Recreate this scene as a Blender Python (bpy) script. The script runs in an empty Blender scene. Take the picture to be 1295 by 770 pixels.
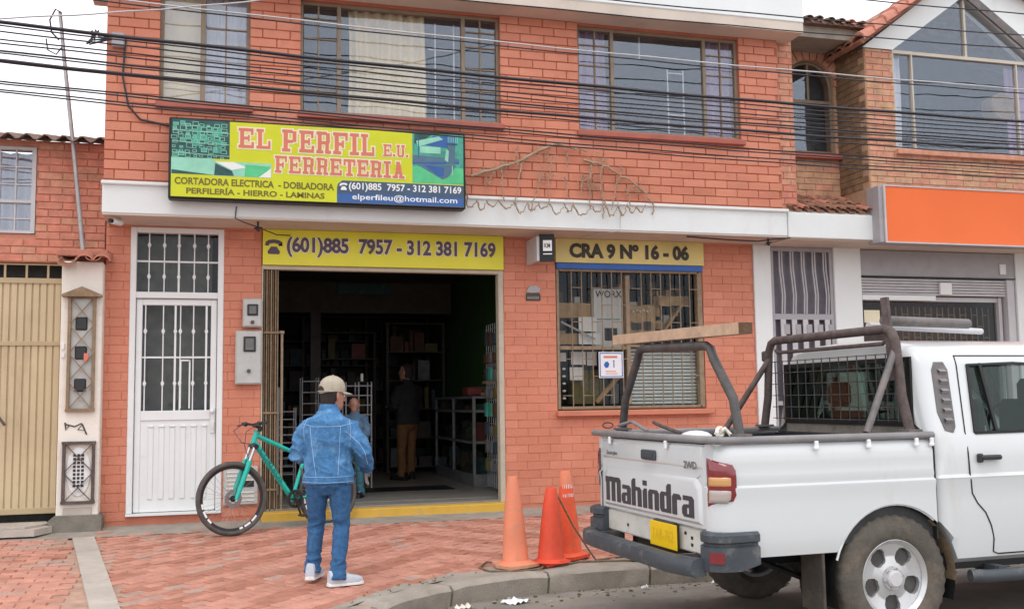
import bpy, bmesh, math, random
from math import sin, cos, pi, radians as R, sqrt, atan2, hypot
from mathutils import Vector as V, Matrix, noise
from mathutils.bvhtree import BVHTree
random.seed(11)
S = bpy.context.scene
COL = S.collection
# ------------------------------------------------------------------ camera
cd = bpy.data.cameras.new('camera'); cam = bpy.data.objects.new('camera', cd); COL.objects.link(cam)
S.camera = cam
yw, pt, rl = R(16.1), R(5.3), R(-0.8)
fw = V((sin(yw)*cos(pt), cos(yw)*cos(pt), sin(pt))); rt = V((cos(yw), -sin(yw), 0)); up = rt.cross(fw)
rt2 = rt*cos(rl)+up*sin(rl); up2 = up*cos(rl)-rt*sin(rl)
cam.matrix_world = Matrix(((rt2.x, up2.x, -fw.x, 0), (rt2.y, up2.y, -fw.y, -11.21), (rt2.z, up2.z, -fw.z, 1.16), (0, 0, 0, 1)))
cd.sensor_width = 36; cd.lens = 36*1300/1295; cd.clip_start = .05; cd.clip_end = 2000
# ------------------------------------------------------------------ sky, sun, exposure
wd = bpy.data.worlds.new('World'); S.world = wd; wd.use_nodes = True
nt = wd.node_tree; nt.nodes.clear()
sky = nt.nodes.new('ShaderNodeTexSky'); sky.sky_type = 'NISHITA'; sky.sun_disc = False
SUN_EL, SUN_AZ = R(62), R(200)
sky.sun_elevation = SUN_EL; sky.sun_rotation = SUN_AZ; sky.air_density = 1; sky.dust_density = 3
tc = nt.nodes.new('ShaderNodeTexCoord')
nz = nt.nodes.new('ShaderNodeTexNoise'); nz.inputs['Scale'].default_value = 2.2; nz.inputs['Detail'].default_value = 6
ramp = nt.nodes.new('ShaderNodeValToRGB')
ramp.color_ramp.elements[0].position = .3; ramp.color_ramp.elements[0].color = (15.0, 15.1, 15.8, 1)
ramp.color_ramp.elements[1].position = .7; ramp.color_ramp.elements[1].color = (18.5, 18.3, 18.8, 1)
mx = nt.nodes.new('ShaderNodeMix'); mx.data_type = 'RGBA'; mx.inputs[0].default_value = .92
bg = nt.nodes.new('ShaderNodeBackground'); bg.inputs[1].default_value = .1
wo = nt.nodes.new('ShaderNodeOutputWorld')
lk = nt.links.new
lk(tc.outputs['Generated'], nz.inputs['Vector']); lk(nz.outputs['Fac'], ramp.inputs[0])
lk(sky.outputs[0], mx.inputs[6]); lk(ramp.outputs[0], mx.inputs[7]); lk(mx.outputs[2], bg.inputs[0]); lk(bg.outputs[0], wo.inputs[0])
sd = bpy.data.lights.new('sun', 'SUN'); sun = bpy.data.objects.new('sun', sd); COL.objects.link(sun)
sd.energy = .8; sd.angle = R(25); sd.color = (1, .96, .9)
sdir = V((sin(SUN_AZ)*cos(SUN_EL), cos(SUN_AZ)*cos(SUN_EL), sin(SUN_EL)))
sun.rotation_euler = sdir.to_track_quat('Z', 'Y').to_euler()
S.view_settings.view_transform = 'Standard'; S.view_settings.look = 'None'; S.view_settings.exposure = 0; S.view_settings.gamma = 1
S.cycles.max_bounces = 6; S.cycles.transparent_max_bounces = 12; S.cycles.glossy_bounces = 3; S.cycles.diffuse_bounces = 3
# ------------------------------------------------------------------ materials
def mat(name, col, rough=.6, var=.12, vs=5., bump=0., bs=60., metal=0., dirt=None, spec=.4, coat=0., emit=None, streak=0.):
    m = bpy.data.materials.new(name); m.use_nodes = True
    n = m.node_tree.nodes; L = m.node_tree.links.new; b = n['Principled BSDF']
    b.inputs['Roughness'].default_value = rough; b.inputs['Metallic'].default_value = metal
    b.inputs['Specular IOR Level'].default_value = spec; b.inputs['Coat Weight'].default_value = coat; b.inputs['Coat Roughness'].default_value = .08
    g = n.new('ShaderNodeNewGeometry')
    t = n.new('ShaderNodeTexNoise'); t.inputs['Scale'].default_value = vs; t.inputs['Detail'].default_value = 7; t.inputs['Roughness'].default_value = .6
    L(g.outputs['Position'], t.inputs['Vector'])
    r = n.new('ShaderNodeValToRGB'); e = r.color_ramp.elements
    e[0].position = .3; e[1].position = .7
    e[0].color = (*[max(0, c*(1-var)) for c in col], 1); e[1].color = (*[min(1, c*(1+var)) for c in col], 1)
    L(t.outputs['Fac'], r.inputs[0]); out = r.outputs[0]
    if dirt:
        dc, amt, ds = dirt
        t2 = n.new('ShaderNodeTexNoise'); t2.inputs['Scale'].default_value = ds; t2.inputs['Detail'].default_value = 9; t2.inputs['Roughness'].default_value = .7
        src = g.outputs['Position']
        if streak:
            mp = n.new('ShaderNodeMapping'); mp.inputs['Scale'].default_value = (1, 1, streak); L(src, mp.inputs[0]); src = mp.outputs[0]
        L(src, t2.inputs['Vector'])
        r2 = n.new('ShaderNodeValToRGB'); r2.color_ramp.elements[0].position = .62-.3*amt; r2.color_ramp.elements[1].position = .8-.15*amt
        r2.color_ramp.elements[0].color = (0, 0, 0, 1); r2.color_ramp.elements[1].color = (min(1, .3+amt),)*3+(1,)
        L(t2.outputs['Fac'], r2.inputs[0])
        x = n.new('ShaderNodeMix'); x.data_type = 'RGBA'; L(r2.outputs[0], x.inputs[0]); L(out, x.inputs[6]); x.inputs[7].default_value = (*dc, 1); out = x.outputs[2]
    L(out, b.inputs['Base Color'])
    if bump:
        t3 = n.new('ShaderNodeTexNoise'); t3.inputs['Scale'].default_value = bs; t3.inputs['Detail'].default_value = 6
        L(g.outputs['Position'], t3.inputs['Vector'])
        bp = n.new('ShaderNodeBump'); bp.inputs['Strength'].default_value = min(1, bump); bp.inputs['Distance'].default_value = .01
        L(t3.outputs['Fac'], bp.inputs['Height']); L(bp.outputs[0], b.inputs['Normal'])
    if emit: b.inputs['Emission Color'].default_value = (*emit, 1); b.inputs['Emission Strength'].default_value = 1
    return m
def glass(name, tint, ior=1.5, refl=(.8, .9, 1), rough=.0, opac=0., body=(.05, .06, .07)):
    m = bpy.data.materials.new(name); m.use_nodes = True; n = m.node_tree.nodes; L = m.node_tree.links.new
    n.clear(); o = n.new('ShaderNodeOutputMaterial')
    tr = n.new('ShaderNodeBsdfTransparent'); tr.inputs[0].default_value = (*tint, 1)
    df = n.new('ShaderNodeBsdfDiffuse'); df.inputs[0].default_value = (*body, 1)
    m0 = n.new('ShaderNodeMixShader'); m0.inputs[0].default_value = opac; L(tr.outputs[0], m0.inputs[1]); L(df.outputs[0], m0.inputs[2])
    gl = n.new('ShaderNodeBsdfGlossy'); gl.inputs['Roughness'].default_value = rough; gl.inputs[0].default_value = (*refl, 1)
    f0 = ((ior-1)/(ior+1))**2
    lw = n.new('ShaderNodeLayerWeight'); lw.inputs[0].default_value = .5; pw = n.new('ShaderNodeMath'); pw.operation = 'POWER'; pw.inputs[1].default_value = 5
    L(lw.outputs['Facing'], pw.inputs[0]); fr = n.new('ShaderNodeMath'); fr.operation = 'MULTIPLY_ADD'; fr.inputs[1].default_value = 1-f0; fr.inputs[2].default_value = f0; L(pw.outputs[0], fr.inputs[0])
    nzz = n.new('ShaderNodeTexNoise'); nzz.inputs['Scale'].default_value = 1.2; g = n.new('ShaderNodeNewGeometry'); L(g.outputs['Position'], nzz.inputs['Vector'])
    bp = n.new('ShaderNodeBump'); bp.inputs['Strength'].default_value = .15; bp.inputs['Distance'].default_value = .05; L(nzz.outputs['Fac'], bp.inputs['Height']); L(bp.outputs[0], gl.inputs['Normal'])
    mm = n.new('ShaderNodeMixShader'); L(fr.outputs[0], mm.inputs[0]); L(m0.outputs[0], mm.inputs[1]); L(gl.outputs[0], mm.inputs[2]); L(mm.outputs[0], o.inputs[0])
    return m
M = {}
def dm(k, *a, **kw): M[k] = mat(k, *a, **kw); return M[k]
dm('coral_paint', (.61, .228, .143), .62, .10, 1.6, .5, 45, dirt=((.42, .12, .07), .25, 3))
dm('coral_paint_pale', (.635, .245, .157), .62, .10, 2.2, .5, 45, dirt=((.45, .14, .09), .2, 3))
dm('coral_paint_deep', (.58, .21, .13), .65, .12, 2, .5, 45)
dm('coral_joint', (.43, .14, .088), .85, .15, 6, .4, 50)
dm('coral_wall', (.56, .20, .125), .8, .1, 4, .3, 50)
dm('sill_red', (.40, .115, .085), .6, .15, 5, .2, 40)
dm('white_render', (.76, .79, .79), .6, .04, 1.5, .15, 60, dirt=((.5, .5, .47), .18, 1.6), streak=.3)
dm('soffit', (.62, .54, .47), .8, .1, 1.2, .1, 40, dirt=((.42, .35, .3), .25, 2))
dm('white_metal', (.78, .80, .80), .4, .03, 3, .05, 30, dirt=((.55, .52, .46), .12, 5))
dm('cream_wall', (.80, .755, .68), .8, .06, 2, .3, 40, dirt=((.45, .38, .3), .25, 3))
dm('concrete', (.34, .30, .255), .9, .2, 4, .6, 70, dirt=((.2, .18, .15), .35, 5))
dm('concrete_dark', (.22, .20, .17), .9, .25, 5, .7, 70, dirt=((.1, .11, .07), .4, 6))
dm('concrete_pale', (.47, .42, .37), .9, .15, 4, .5, 80, dirt=((.3, .26, .22), .25, 5))
dm('grille_glass', (.13, .12, .145), .3, .2, 6)
dm('moss_joint', (.17, .165, .10), .95, .4, 30, .8, 90)
dm('moss', (.12, .13, .05), .95, .4, 30, .8, 90)
dm('asphalt', (.30, .27, .235), .85, .22, 1.3, .8, 160, dirt=((.09, .085, .085), .45, .9))
dm('sand_joint', (.44, .28, .21), .95, .25, 8, .5, 90)
dm('paver_pink', (.53, .255, .19), .85, .2, 7, .5, 80, dirt=((.38, .27, .22), .22, 1.6))
dm('paver_terracotta', (.415, .18, .125), .85, .2, 7, .5, 80, dirt=((.34, .25, .2), .18, 1.6))
dm('paver_rose', (.50, .235, .172), .85, .22, 7, .5, 80, dirt=((.38, .27, .22), .25, 1.6))
dm('paver_grey', (.44, .29, .235), .9, .2, 7, .5, 80)
dm('olive_frame', (.25, .19, .135), .5, .15, 8, .1, 60)
dm('brown_grille', (.25, .17, .10), .6, .3, 14, .3, 80, dirt=((.12, .07, .04), .3, 12))
dm('window_grille', (.27, .20, .13), .6, .25, 14, .2, 80)
dm('beige_gate', (.56, .455, .29), .5, .08, 2, .1, 40, dirt=((.28, .2, .12), .22, 4), streak=.2)
dm('beige_gate_dark', (.46, .36, .22), .5, .1, 2, .1, 40)
dm('dirty_cream', (.50, .45, .36), .7, .15, 6, .2, 50, dirt=((.3, .22, .14), .35, 6))
dm('pale_frame', (.52, .47, .40), .5, .08, 6)
dm('shaded_stained_brick', (.24, .155, .09), .9, .3, 7, .5, 60, dirt=((.12, .085, .05), .4, 3))  # base colour darkened to paint in shade on the side return, stains over it
dm('old_brick', (.57, .235, .165), .85, .25, 9, .6, 60, dirt=((.42, .25, .15), .3, 2.5))
dm('old_brick_tan', (.55, .265, .175), .85, .25, 9, .6, 60)
dm('old_brick_red', (.585, .225, .155), .85, .2, 9, .6, 60)
dm('old_mortar', (.54, .24, .165), .95, .15, 8, .5, 80)
dm('tan_brick', (.55, .32, .20), .85, .22, 8, .5, 60, dirt=((.3, .2, .13), .3, 3))
dm('tan_brick_red', (.58, .28, .19), .85, .22, 8, .5, 60)
dm('tan_mortar', (.47, .30, .20), .95, .15, 8, .5, 80)
dm('clay_tile', (.33, .165, .11), .85, .35, 9, .6, 50, dirt=((.1, .075, .055), .45, 6))
dm('old_tile', (.17, .10, .075), .9, .35, 12, .6, 50, dirt=((.06, .05, .04), .45, 9))
dm('clay_tile_pink', (.50, .20, .14), .8, .2, 9, .4, 50, dirt=((.2, .14, .1), .25, 8))
dm('fibre_cement', (.24, .18, .15), .9, .25, 4, .5, 50)
dm('galvanised', (.40, .39, .40), .45, .15, 8, .2, 60, metal=.5)
dm('grey_metal', (.37, .36, .38), .5, .1, 5, .1, 50, dirt=((.25, .22, .2), .2, 5))
dm('grey_metal_light', (.52, .51, .53), .5, .1, 5, .1, 50)
dm('box_grey', (.50, .51, .49), .45, .08, 5, .1, 50, dirt=((.3, .29, .26), .2, 8))
dm('dark_plastic', (.025, .026, .028), .4, .2, 8)
dm('black', (.012, .012, .013), .5, .2, 8)
dm('cable_black', (.03, .03, .038), .55, .2, 3)
dm('cable_grey', (.50, .50, .52), .5, .1, 3)
dm('sign_lime', (.62, .66, .02), .45, .06, 2)
dm('sign_yellow', (.74, .70, .045), .45, .06, 2)
dm('sign_cream', (.70, .58, .22), .5, .08, 3, dirt=((.5, .4, .2), .2, 4))
dm('sign_red', (.68, .20, .13), .5, .05, 3)
dm('sign_pale', (.86, .80, .58), .5, .04, 3)
dm('sign_blue', (.035, .12, .36), .4, .1, 3)
dm('sign_navy', (.055, .10, .17), .4, .1, 3)
dm('print_violet', (.09, .06, .10), .5, .1, 3)
dm('print_dark', (.045, .038, .03), .5, .1, 3)
dm('print_olive', (.17, .14, .025), .5, .1, 3)
dm('print_white', (.85, .86, .86), .5, .03, 3)
dm('print_teal', (.07, .36, .27), .5, .3, 12)
dm('print_teal_dark', (.03, .10, .10), .5, .3, 12)
dm('print_mint', (.30, .66, .50), .5, .12, 8)
dm('print_green', (.10, .55, .25), .5, .15, 6)
dm('print_bluegrey', (.09, .17, .25), .5, .15, 6)
dm('sign_orange', (.86, .165, .035), .45, .04, 1)
dm('strip_blue', (.02, .11, .42), .4, .1, 4)
dm('step_yellow', (.66, .40, .06), .7, .12, 5, .3, 60, dirt=((.35, .25, .12), .35, 5))
dm('tile_floor', (.26, .245, .22), .35, .1, 3, dirt=((.14, .12, .1), .4, 2))
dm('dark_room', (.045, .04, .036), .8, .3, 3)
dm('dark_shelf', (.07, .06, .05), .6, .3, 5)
dm('green_paint', (.03, .085, .022), .7, .1, 5)
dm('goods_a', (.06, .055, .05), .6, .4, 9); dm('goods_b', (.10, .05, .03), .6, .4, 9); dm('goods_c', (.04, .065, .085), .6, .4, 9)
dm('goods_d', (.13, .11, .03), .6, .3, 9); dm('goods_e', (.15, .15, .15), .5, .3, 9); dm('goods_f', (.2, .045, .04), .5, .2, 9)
dm('wood_beam', (.52, .36, .25), .8, .16, 14, .4, 60, dirt=((.33, .22, .14), .25, 5))
dm('wood_end', (.13, .075, .045), .9, .3, 20, .4, 60)
dm('wood_board', (.50, .33, .17), .7, .2, 10, .2, 60)
dm('curtain_cream', (.74, .62, .40), .9, .08, 3); dm('curtain_violet', (.36, .24, .38), .9, .15, 5); dm('curtain_white', (.60, .60, .66), .9, .1, 4)
dm('blind_blue', (.74, .82, .84), .5, .08, 4)
dm('paper', (.80, .80, .82), .7, .04, 8)
dm('cone_orange', (.84, .12, .045), .55, .1, 6, .2, 40, dirt=((.40, .13, .08), .42, 14))
dm('cone_pale', (.80, .26, .145), .6, .1, 6, .2, 40, dirt=((.50, .24, .16), .45, 12))
dm('cone_base', (.62, .30, .19), .8, .2, 8, .4, 40)
dm('cone_red', (.72, .085, .04), .6, .12, 6, .2, 40, dirt=((.28, .1, .08), .35, 6), streak=.3)
dm('rope', (.20, .15, .10), .9, .3, 40)
dm('teal_paint', (.0, .46, .38), .28, .05, 6, coat=.5)
dm('teal_pale', (.25, .62, .55), .3, .05, 6)
dm('tyre', (.085, .08, .078), .8, .25, 20, .3, 90, dirt=((.15, .12, .09), .35, 14))
dm('truck_tyre', (.10, .088, .075), .85, .25, 12, .5, 90, dirt=((.22, .17, .12), .4, 7))
dm('chrome', (.6, .6, .62), .25, .05, 8, metal=1)
dm('alloy', (.58, .59, .60), .35, .06, 8, metal=.6, dirt=((.3, .27, .22), .25, 18))
dm('denim_jacket', (.055, .18, .38), .85, .22, 30, .6, 70, dirt=((.24, .46, .70), .38, 10), streak=.6)
dm('denim_dark', (.03, .105, .24), .85, .22, 34, .6, 70, dirt=((.07, .19, .37), .3, 12), streak=.35)
dm('stitch', (.34, .50, .72), .8, .1, 20)
dm('cap_khaki', (.42, .37, .29), .85, .08, 20, .3, 80)
dm('skin', (.42, .215, .15), .55, .1, 20)
dm('hair', (.03, .022, .02), .8, .3, 60)
dm('shoe_white', (.5,.55,.62), .6, .12, 25, .2, 80); dm('shoe_sole', (.72, .72, .70), .6, .06, 20)
dm('glove_grey', (.24, .23, .22), .9, .35, 45, .5, 80)
dm('cloth_tan', (.15, .07, .026), .9, .15, 12, .4, 40); dm('cloth_dark', (.02, .02, .022), .9, .2, 10, .3, 40); dm('cloth_pale_blue', (.10, .18, .28), .9, .2, 14, .4, 40); dm('cloth_teal', (.05, .15, .20), .9, .2, 14, .4, 40)
dm('truck_white', (.62, .645, .655), .28, .015, 1.5, coat=.6, dirt=((.50, .47, .41), .16, 3.0), streak=.5)
dm('truck_white_dirty', (.66, .65, .60), .5, .1, 4, dirt=((.35, .28, .2), .35, 6))
dm('mud', (.22, .16, .10), .9, .3, 12, .5, 60)
dm('mud_rubber', (.07, .06, .05), .9, .3, 10, .3, 60, dirt=((.16, .13, .1), .4, 9))
dm('bed_liner', (.035, .035, .038), .6, .25, 8, .3, 60)
dm('bar_grey', (.14, .13, .13), .5, .3, 10, .3, 60, dirt=((.25, .17, .13), .4, 9))
dm('bar_dark', (.07, .065, .065), .45, .3, 10, .3, 60, dirt=((.2, .14, .11), .35, 9))
dm('rust', (.105, .08, .075), .8, .35, 16, .5, 60)
dm('rail_grey', (.24, .23, .235), .5, .15, 8, .2, 60)
dm('bumper_grey', (.055, .065, .077), .45, .15, 7, .2, 50, dirt=((.3, .28, .25), .28, 9))
dm('lamp_red', (.20, .014, .02), .15, .1, 10, coat=1); dm('lamp_amber', (.58, .30, .11), .2, .05, 10, coat=1); dm('lamp_clear', (.42, .36, .33), .2, .05, 10, coat=1)
dm('plate_yellow', (.86, .56, .01), .4, .04, 6); dm('plate_mark', (.74, .48, .01), .4, .04, 6)
dm('seat_fabric', (.06, .065, .07), .9, .2, 10)
dm('logo_grey', (.05,.05,.06), .4, .1, 8)
dm('vine', (.38, .28, .195), .85, .25, 20, .4, 60)
M['window_glass'] = glass('window_glass', (.95, .96, .97), 1.85, (.78, .88, 1))
M['shop_glass'] = glass('shop_glass', (.88, .88, .86), 1.26)
M['truck_glass'] = glass('truck_glass', (.42, .50, .47), 1.55, (.8, .95, .92))
M['case_glass'] = glass('case_glass', (.8, .86, .84), 1.3)
# ------------------------------------------------------------------ mesh builder
class MB:
    def __init__(s): s.v = []; s.f = []; s.m = []; s.T = None
    def add(s, vs, fs, m=0):
        n = len(s.v)
        if s.T: vs = [s.T @ V(p) for p in vs]
        s.v += [tuple(p) for p in vs]; s.f += [tuple(n+i for i in f) for f in fs]; s.m += [m]*len(fs); return s
    def box(s, x0, x1, y0, y1, z0, z1, m=0, b=0):
        if b <= 0:
            return s.add([(x, y, z) for x in (x0, x1) for y in (y0, y1) for z in (z0, z1)],
                         [(0, 1, 3, 2), (4, 6, 7, 5), (0, 4, 5, 1), (2, 3, 7, 6), (0, 2, 6, 4), (1, 5, 7, 3)], m)
        c = V(((x0+x1)/2, (y0+y1)/2, (z0+z1)/2)); h = V((abs(x1-x0)/2, abs(y1-y0)/2, abs(z1-z0)/2)); b = min(b, *[q*.9 for q in h])
        vs = []; ix = {}
        for sx in (-1, 1):
            for sy in (-1, 1):
                for sz in (-1, 1):
                    for a in range(3):
                        d = [h.x-b, h.y-b, h.z-b]; d[a] = h[a]; ix[(sx, sy, sz, a)] = len(vs)
                        vs.append((c.x+sx*d[0], c.y+sy*d[1], c.z+sz*d[2]))
        fs = []
        sg = (-1, 1)
        for q in sg:
            fs.append([ix[(q, y, z, 0)] for y, z in ((-1, -1), (1, -1), (1, 1), (-1, 1))])
            fs.append([ix[(x, q, z, 1)] for x, z in ((-1, -1), (1, -1), (1, 1), (-1, 1))])
            fs.append([ix[(x, y, q, 2)] for x, y in ((-1, -1), (1, -1), (1, 1), (-1, 1))])
        for p in sg:
            for q in sg:
                fs.append([ix[(p, q, -1, 0)], ix[(p, q, 1, 0)], ix[(p, q, 1, 1)], ix[(p, q, -1, 1)]])
                fs.append([ix[(p, -1, q, 0)], ix[(p, 1, q, 0)], ix[(p, 1, q, 2)], ix[(p, -1, q, 2)]])
                fs.append([ix[(-1, p, q, 1)], ix[(1, p, q, 1)], ix[(1, p, q, 2)], ix[(-1, p, q, 2)]])
                for r in sg: fs.append([ix[(p, q, r, 0)], ix[(p, q, r, 1)], ix[(p, q, r, 2)]])
        return s.add(vs, fs, m)
    def loft(s, rings, m=0, closed=True, caps=True):
        n = len(rings[0]); vs = [p for r in rings for p in r]; fs = []
        for i in range(len(rings)-1):
            for j in range(n if closed else n-1):
                k = (j+1) % n; fs.append((i*n+j, i*n+k, (i+1)*n+k, (i+1)*n+j))
        if caps and closed: fs += [tuple(range(n))[::-1], tuple((len(rings)-1)*n+j for j in range(n))]
        return s.add(vs, fs, m)
    def tube(s, pts, r, n=8, m=0, caps=True, ry=None, ref=None, loop=False):
        P = [V(p) for p in pts]; N = len(P); rings = []; prev = None
        for i in range(N):
            if loop: d = P[(i+1) % N]-P[i-1]
            else: d = (P[min(i+1, N-1)]-P[max(i-1, 0)])
            d.normalize()
            if ref is not None: a = V(ref)
            elif prev is not None: a = prev
            else: a = V((0, 0, 1)) if abs(d.z) < .9 else V((1, 0, 0))
            a = (a-d*a.dot(d)).normalized(); prev = a; b = d.cross(a)
            q = r[i] if isinstance(r, (list, tuple)) else r
            q2 = (ry[i] if isinstance(ry, (list, tuple)) else ry) if ry is not None else q
            rings.append([P[i]+a*cos(t)*q+b*sin(t)*q2 for t in [2*pi*(k+.5)/n for k in range(n)]])
        if loop: rings.append(rings[0]); caps = False
        return s.loft(rings, m, True, caps)
    def bar(s, a, b, w, h=None, m=0, ref=(0, 0, 1)):
        h = w if h is None else h
        return s.tube([a, b], w/2*sqrt(2), 4, m, ry=h/2*sqrt(2), ref=ref)
    def prism(s, poly, d0, d1, axis='y', m=0):
        f = {'y': lambda p, d: (p[0], d, p[1]), 'x': lambda p, d: (d, p[0], p[1]), 'z': lambda p, d: (p[0], p[1], d)}[axis]
        n = len(poly); return s.add([f(p, d0) for p in poly]+[f(p, d1) for p in poly],
            [tuple(range(n)), tuple(range(n, 2*n))[::-1]]+[(i, (i+1) % n, (i+1) % n+n, i+n) for i in range(n)], m)
    def sphere(s, c, r, n=10, k=6, m=0):
        r = r if isinstance(r, (tuple, list)) else (r, r, r); c = V(c)
        rings = [[c+V((r[0]*sin(a)*cos(t), r[1]*sin(a)*sin(t), r[2]*cos(a))) for t in [2*pi*j/n for j in range(n)]] for a in [pi*(i+.02)/(k+.04) for i in range(k+1)]]
        return s.loft(rings, m)
    def lathe(s, prof, c=(0, 0, 0), n=24, m=0, axis='z', caps=True):
        c = V(c); f = {'z': lambda r, h, t: V((r*cos(t), r*sin(t), h)), 'y': lambda r, h, t: V((r*cos(t), h, r*sin(t)))}[axis]
        return s.loft([[c+f(r, h, 2*pi*j/n) for j in range(n)] for r, h in prof], m, True, caps)
    def mesh(s, name, mats, smooth=None):
        me = bpy.data.meshes.new(name); me.from_pydata(s.v, [], s.f); me.validate()
        for k in (mats if isinstance(mats, (list, tuple)) else [mats]): me.materials.append(M[k] if isinstance(k, str) else k)
        if len(me.polygons) == len(s.m): me.polygons.foreach_set('material_index', s.m)
        bm = bmesh.new(); bm.from_mesh(me); bmesh.ops.recalc_face_normals(bm, faces=bm.faces)
        if smooth:
            for f in bm.faces: f.smooth = True
            for e in bm.edges:
                if len(e.link_faces) == 2 and e.calc_face_angle(0) > R(smooth): e.smooth = False
        bm.to_mesh(me); bm.free(); return me
    def obj(s, name, mats, parent=None, smooth=None, **kw): return link(name, s.mesh(name, mats, smooth), parent, **kw)
WM = {}
def link(name, me, parent=None, kind=None, label=None, cat=None, group=None, mw=None):
    o = bpy.data.objects.new(name, me); COL.objects.link(o)
    if parent is not None:
        o.parent = parent; o.matrix_parent_inverse = WM.get(parent.name, Matrix()).inverted()
    if mw is not None: o.matrix_basis = mw; WM[o.name] = mw
    tag(o, label, cat, group, kind); return o
def tag(o, label=None, cat=None, group=None, kind=None):
    for k, v in (('label', label), ('category', cat), ('group', group), ('kind', kind)):
        if v: o[k] = v
    return o
def thing(name, label, cat, loc=(0, 0, 0), rz=0, group=None):
    mw = Matrix.Translation(loc) @ Matrix.Rotation(rz, 4, 'Z')
    o = bpy.data.objects.new(name, None); COL.objects.link(o); o.location = loc; o.rotation_euler = (0, 0, rz); o.empty_display_size = .2
    WM[o.name] = mw; return tag(o, label, cat, group)
def B(*a, m=0, b=0): return MB().box(*a, m=m, b=b)
TXT = {}
def text(s, x, z, w, h, y, mats, parent, offset=0., name='lettering', depth=.002, shear=0., space=1., map3=None, rot=0):
    c = bpy.data.curves.new('t', 'FONT'); c.body = s; c.offset = offset; c.space_character = space; c.shear = shear; c.resolution_u = 3
    t = bpy.data.objects.new('t', c); COL.objects.link(t); bpy.context.view_layer.update()
    me = bpy.data.meshes.new_from_object(t.evaluated_get(bpy.context.evaluated_depsgraph_get())); bpy.data.objects.remove(t)
    xs = [v.co.x for v in me.vertices]; ys = [v.co.y for v in me.vertices]; x0, x1, y0, y1 = min(xs), max(xs), min(ys), max(ys)
    for v in me.vertices:
        u = x+(v.co.x-x0)/(x1-x0)*w; q = z+(v.co.y-y0)/(y1-y0)*h
        v.co = V(map3(u, q)) if map3 else V((u, y, q))
    me.materials.clear(); me.materials.append(M[mats]); return link(name, me, parent)
def remesh(mb, vox, mats, name, parent, smooth_it=2, disp=None):
    me = mb.mesh('tmp', 'skin'); o = bpy.data.objects.new('tmp', me); COL.objects.link(o)
    r = o.modifiers.new('r', 'REMESH'); r.mode = 'VOXEL'; r.voxel_size = vox
    if smooth_it: q = o.modifiers.new('s', 'SMOOTH'); q.iterations = smooth_it; q.factor = .5
    bpy.context.view_layer.update()
    n = bpy.data.meshes.new_from_object(o.evaluated_get(bpy.context.evaluated_depsgraph_get())); bpy.data.objects.remove(o)
    n.name = name; n.materials.clear(); n.materials.append(M[mats])
    if disp:
        ns = [v.normal.copy() for v in n.vertices]
        for v, k in zip(n.vertices, ns): v.co += k*disp(v.co)
    n.polygons.foreach_set('use_smooth', [True]*len(n.polygons))
    return link(name, n, parent)
# walls with holes
def wall_holes(x0, x1, z0, z1, holes, y0, y1, mb=None, m=0):
    mb = mb or MB(); xs = sorted({x0, x1, *[min(max(h[i], x0), x1) for h in holes for i in (0, 1)]}); zs = sorted({z0, z1, *[min(max(h[i], z0), z1) for h in holes for i in (2, 3)]})
    def solid(i, j):
        if i < 0 or j < 0 or i >= len(xs)-1 or j >= len(zs)-1: return False
        cx, cz = (xs[i]+xs[i+1])/2, (zs[j]+zs[j+1])/2
        return not any(h[0] < cx < h[1] and h[2] < cz < h[3] for h in holes)
    for i in range(len(xs)-1):
        for j in range(len(zs)-1):
            if not solid(i, j): continue
            a, b, c, d = xs[i], xs[i+1], zs[j], zs[j+1]
            mb.add([(a, y0, c), (b, y0, c), (b, y0, d), (a, y0, d)], [(0, 1, 2, 3)], m); mb.add([(a, y1, c), (b, y1, c), (b, y1, d), (a, y1, d)], [(3, 2, 1, 0)], m)
            if not solid(i-1, j): mb.add([(a, y0, c), (a, y0, d), (a, y1, d), (a, y1, c)], [(0, 1, 2, 3)], m)
            if not solid(i+1, j): mb.add([(b, y0, c), (b, y0, d), (b, y1, d), (b, y1, c)], [(3, 2, 1, 0)], m)
            if not solid(i, j-1): mb.add([(a, y0, c), (b, y0, c), (b, y1, c), (a, y1, c)], [(3, 2, 1, 0)], m)
            if not solid(i, j+1): mb.add([(a, y0, d), (b, y0, d), (b, y1, d), (a, y1, d)], [(0, 1, 2, 3)], m)
    return mb
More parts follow.
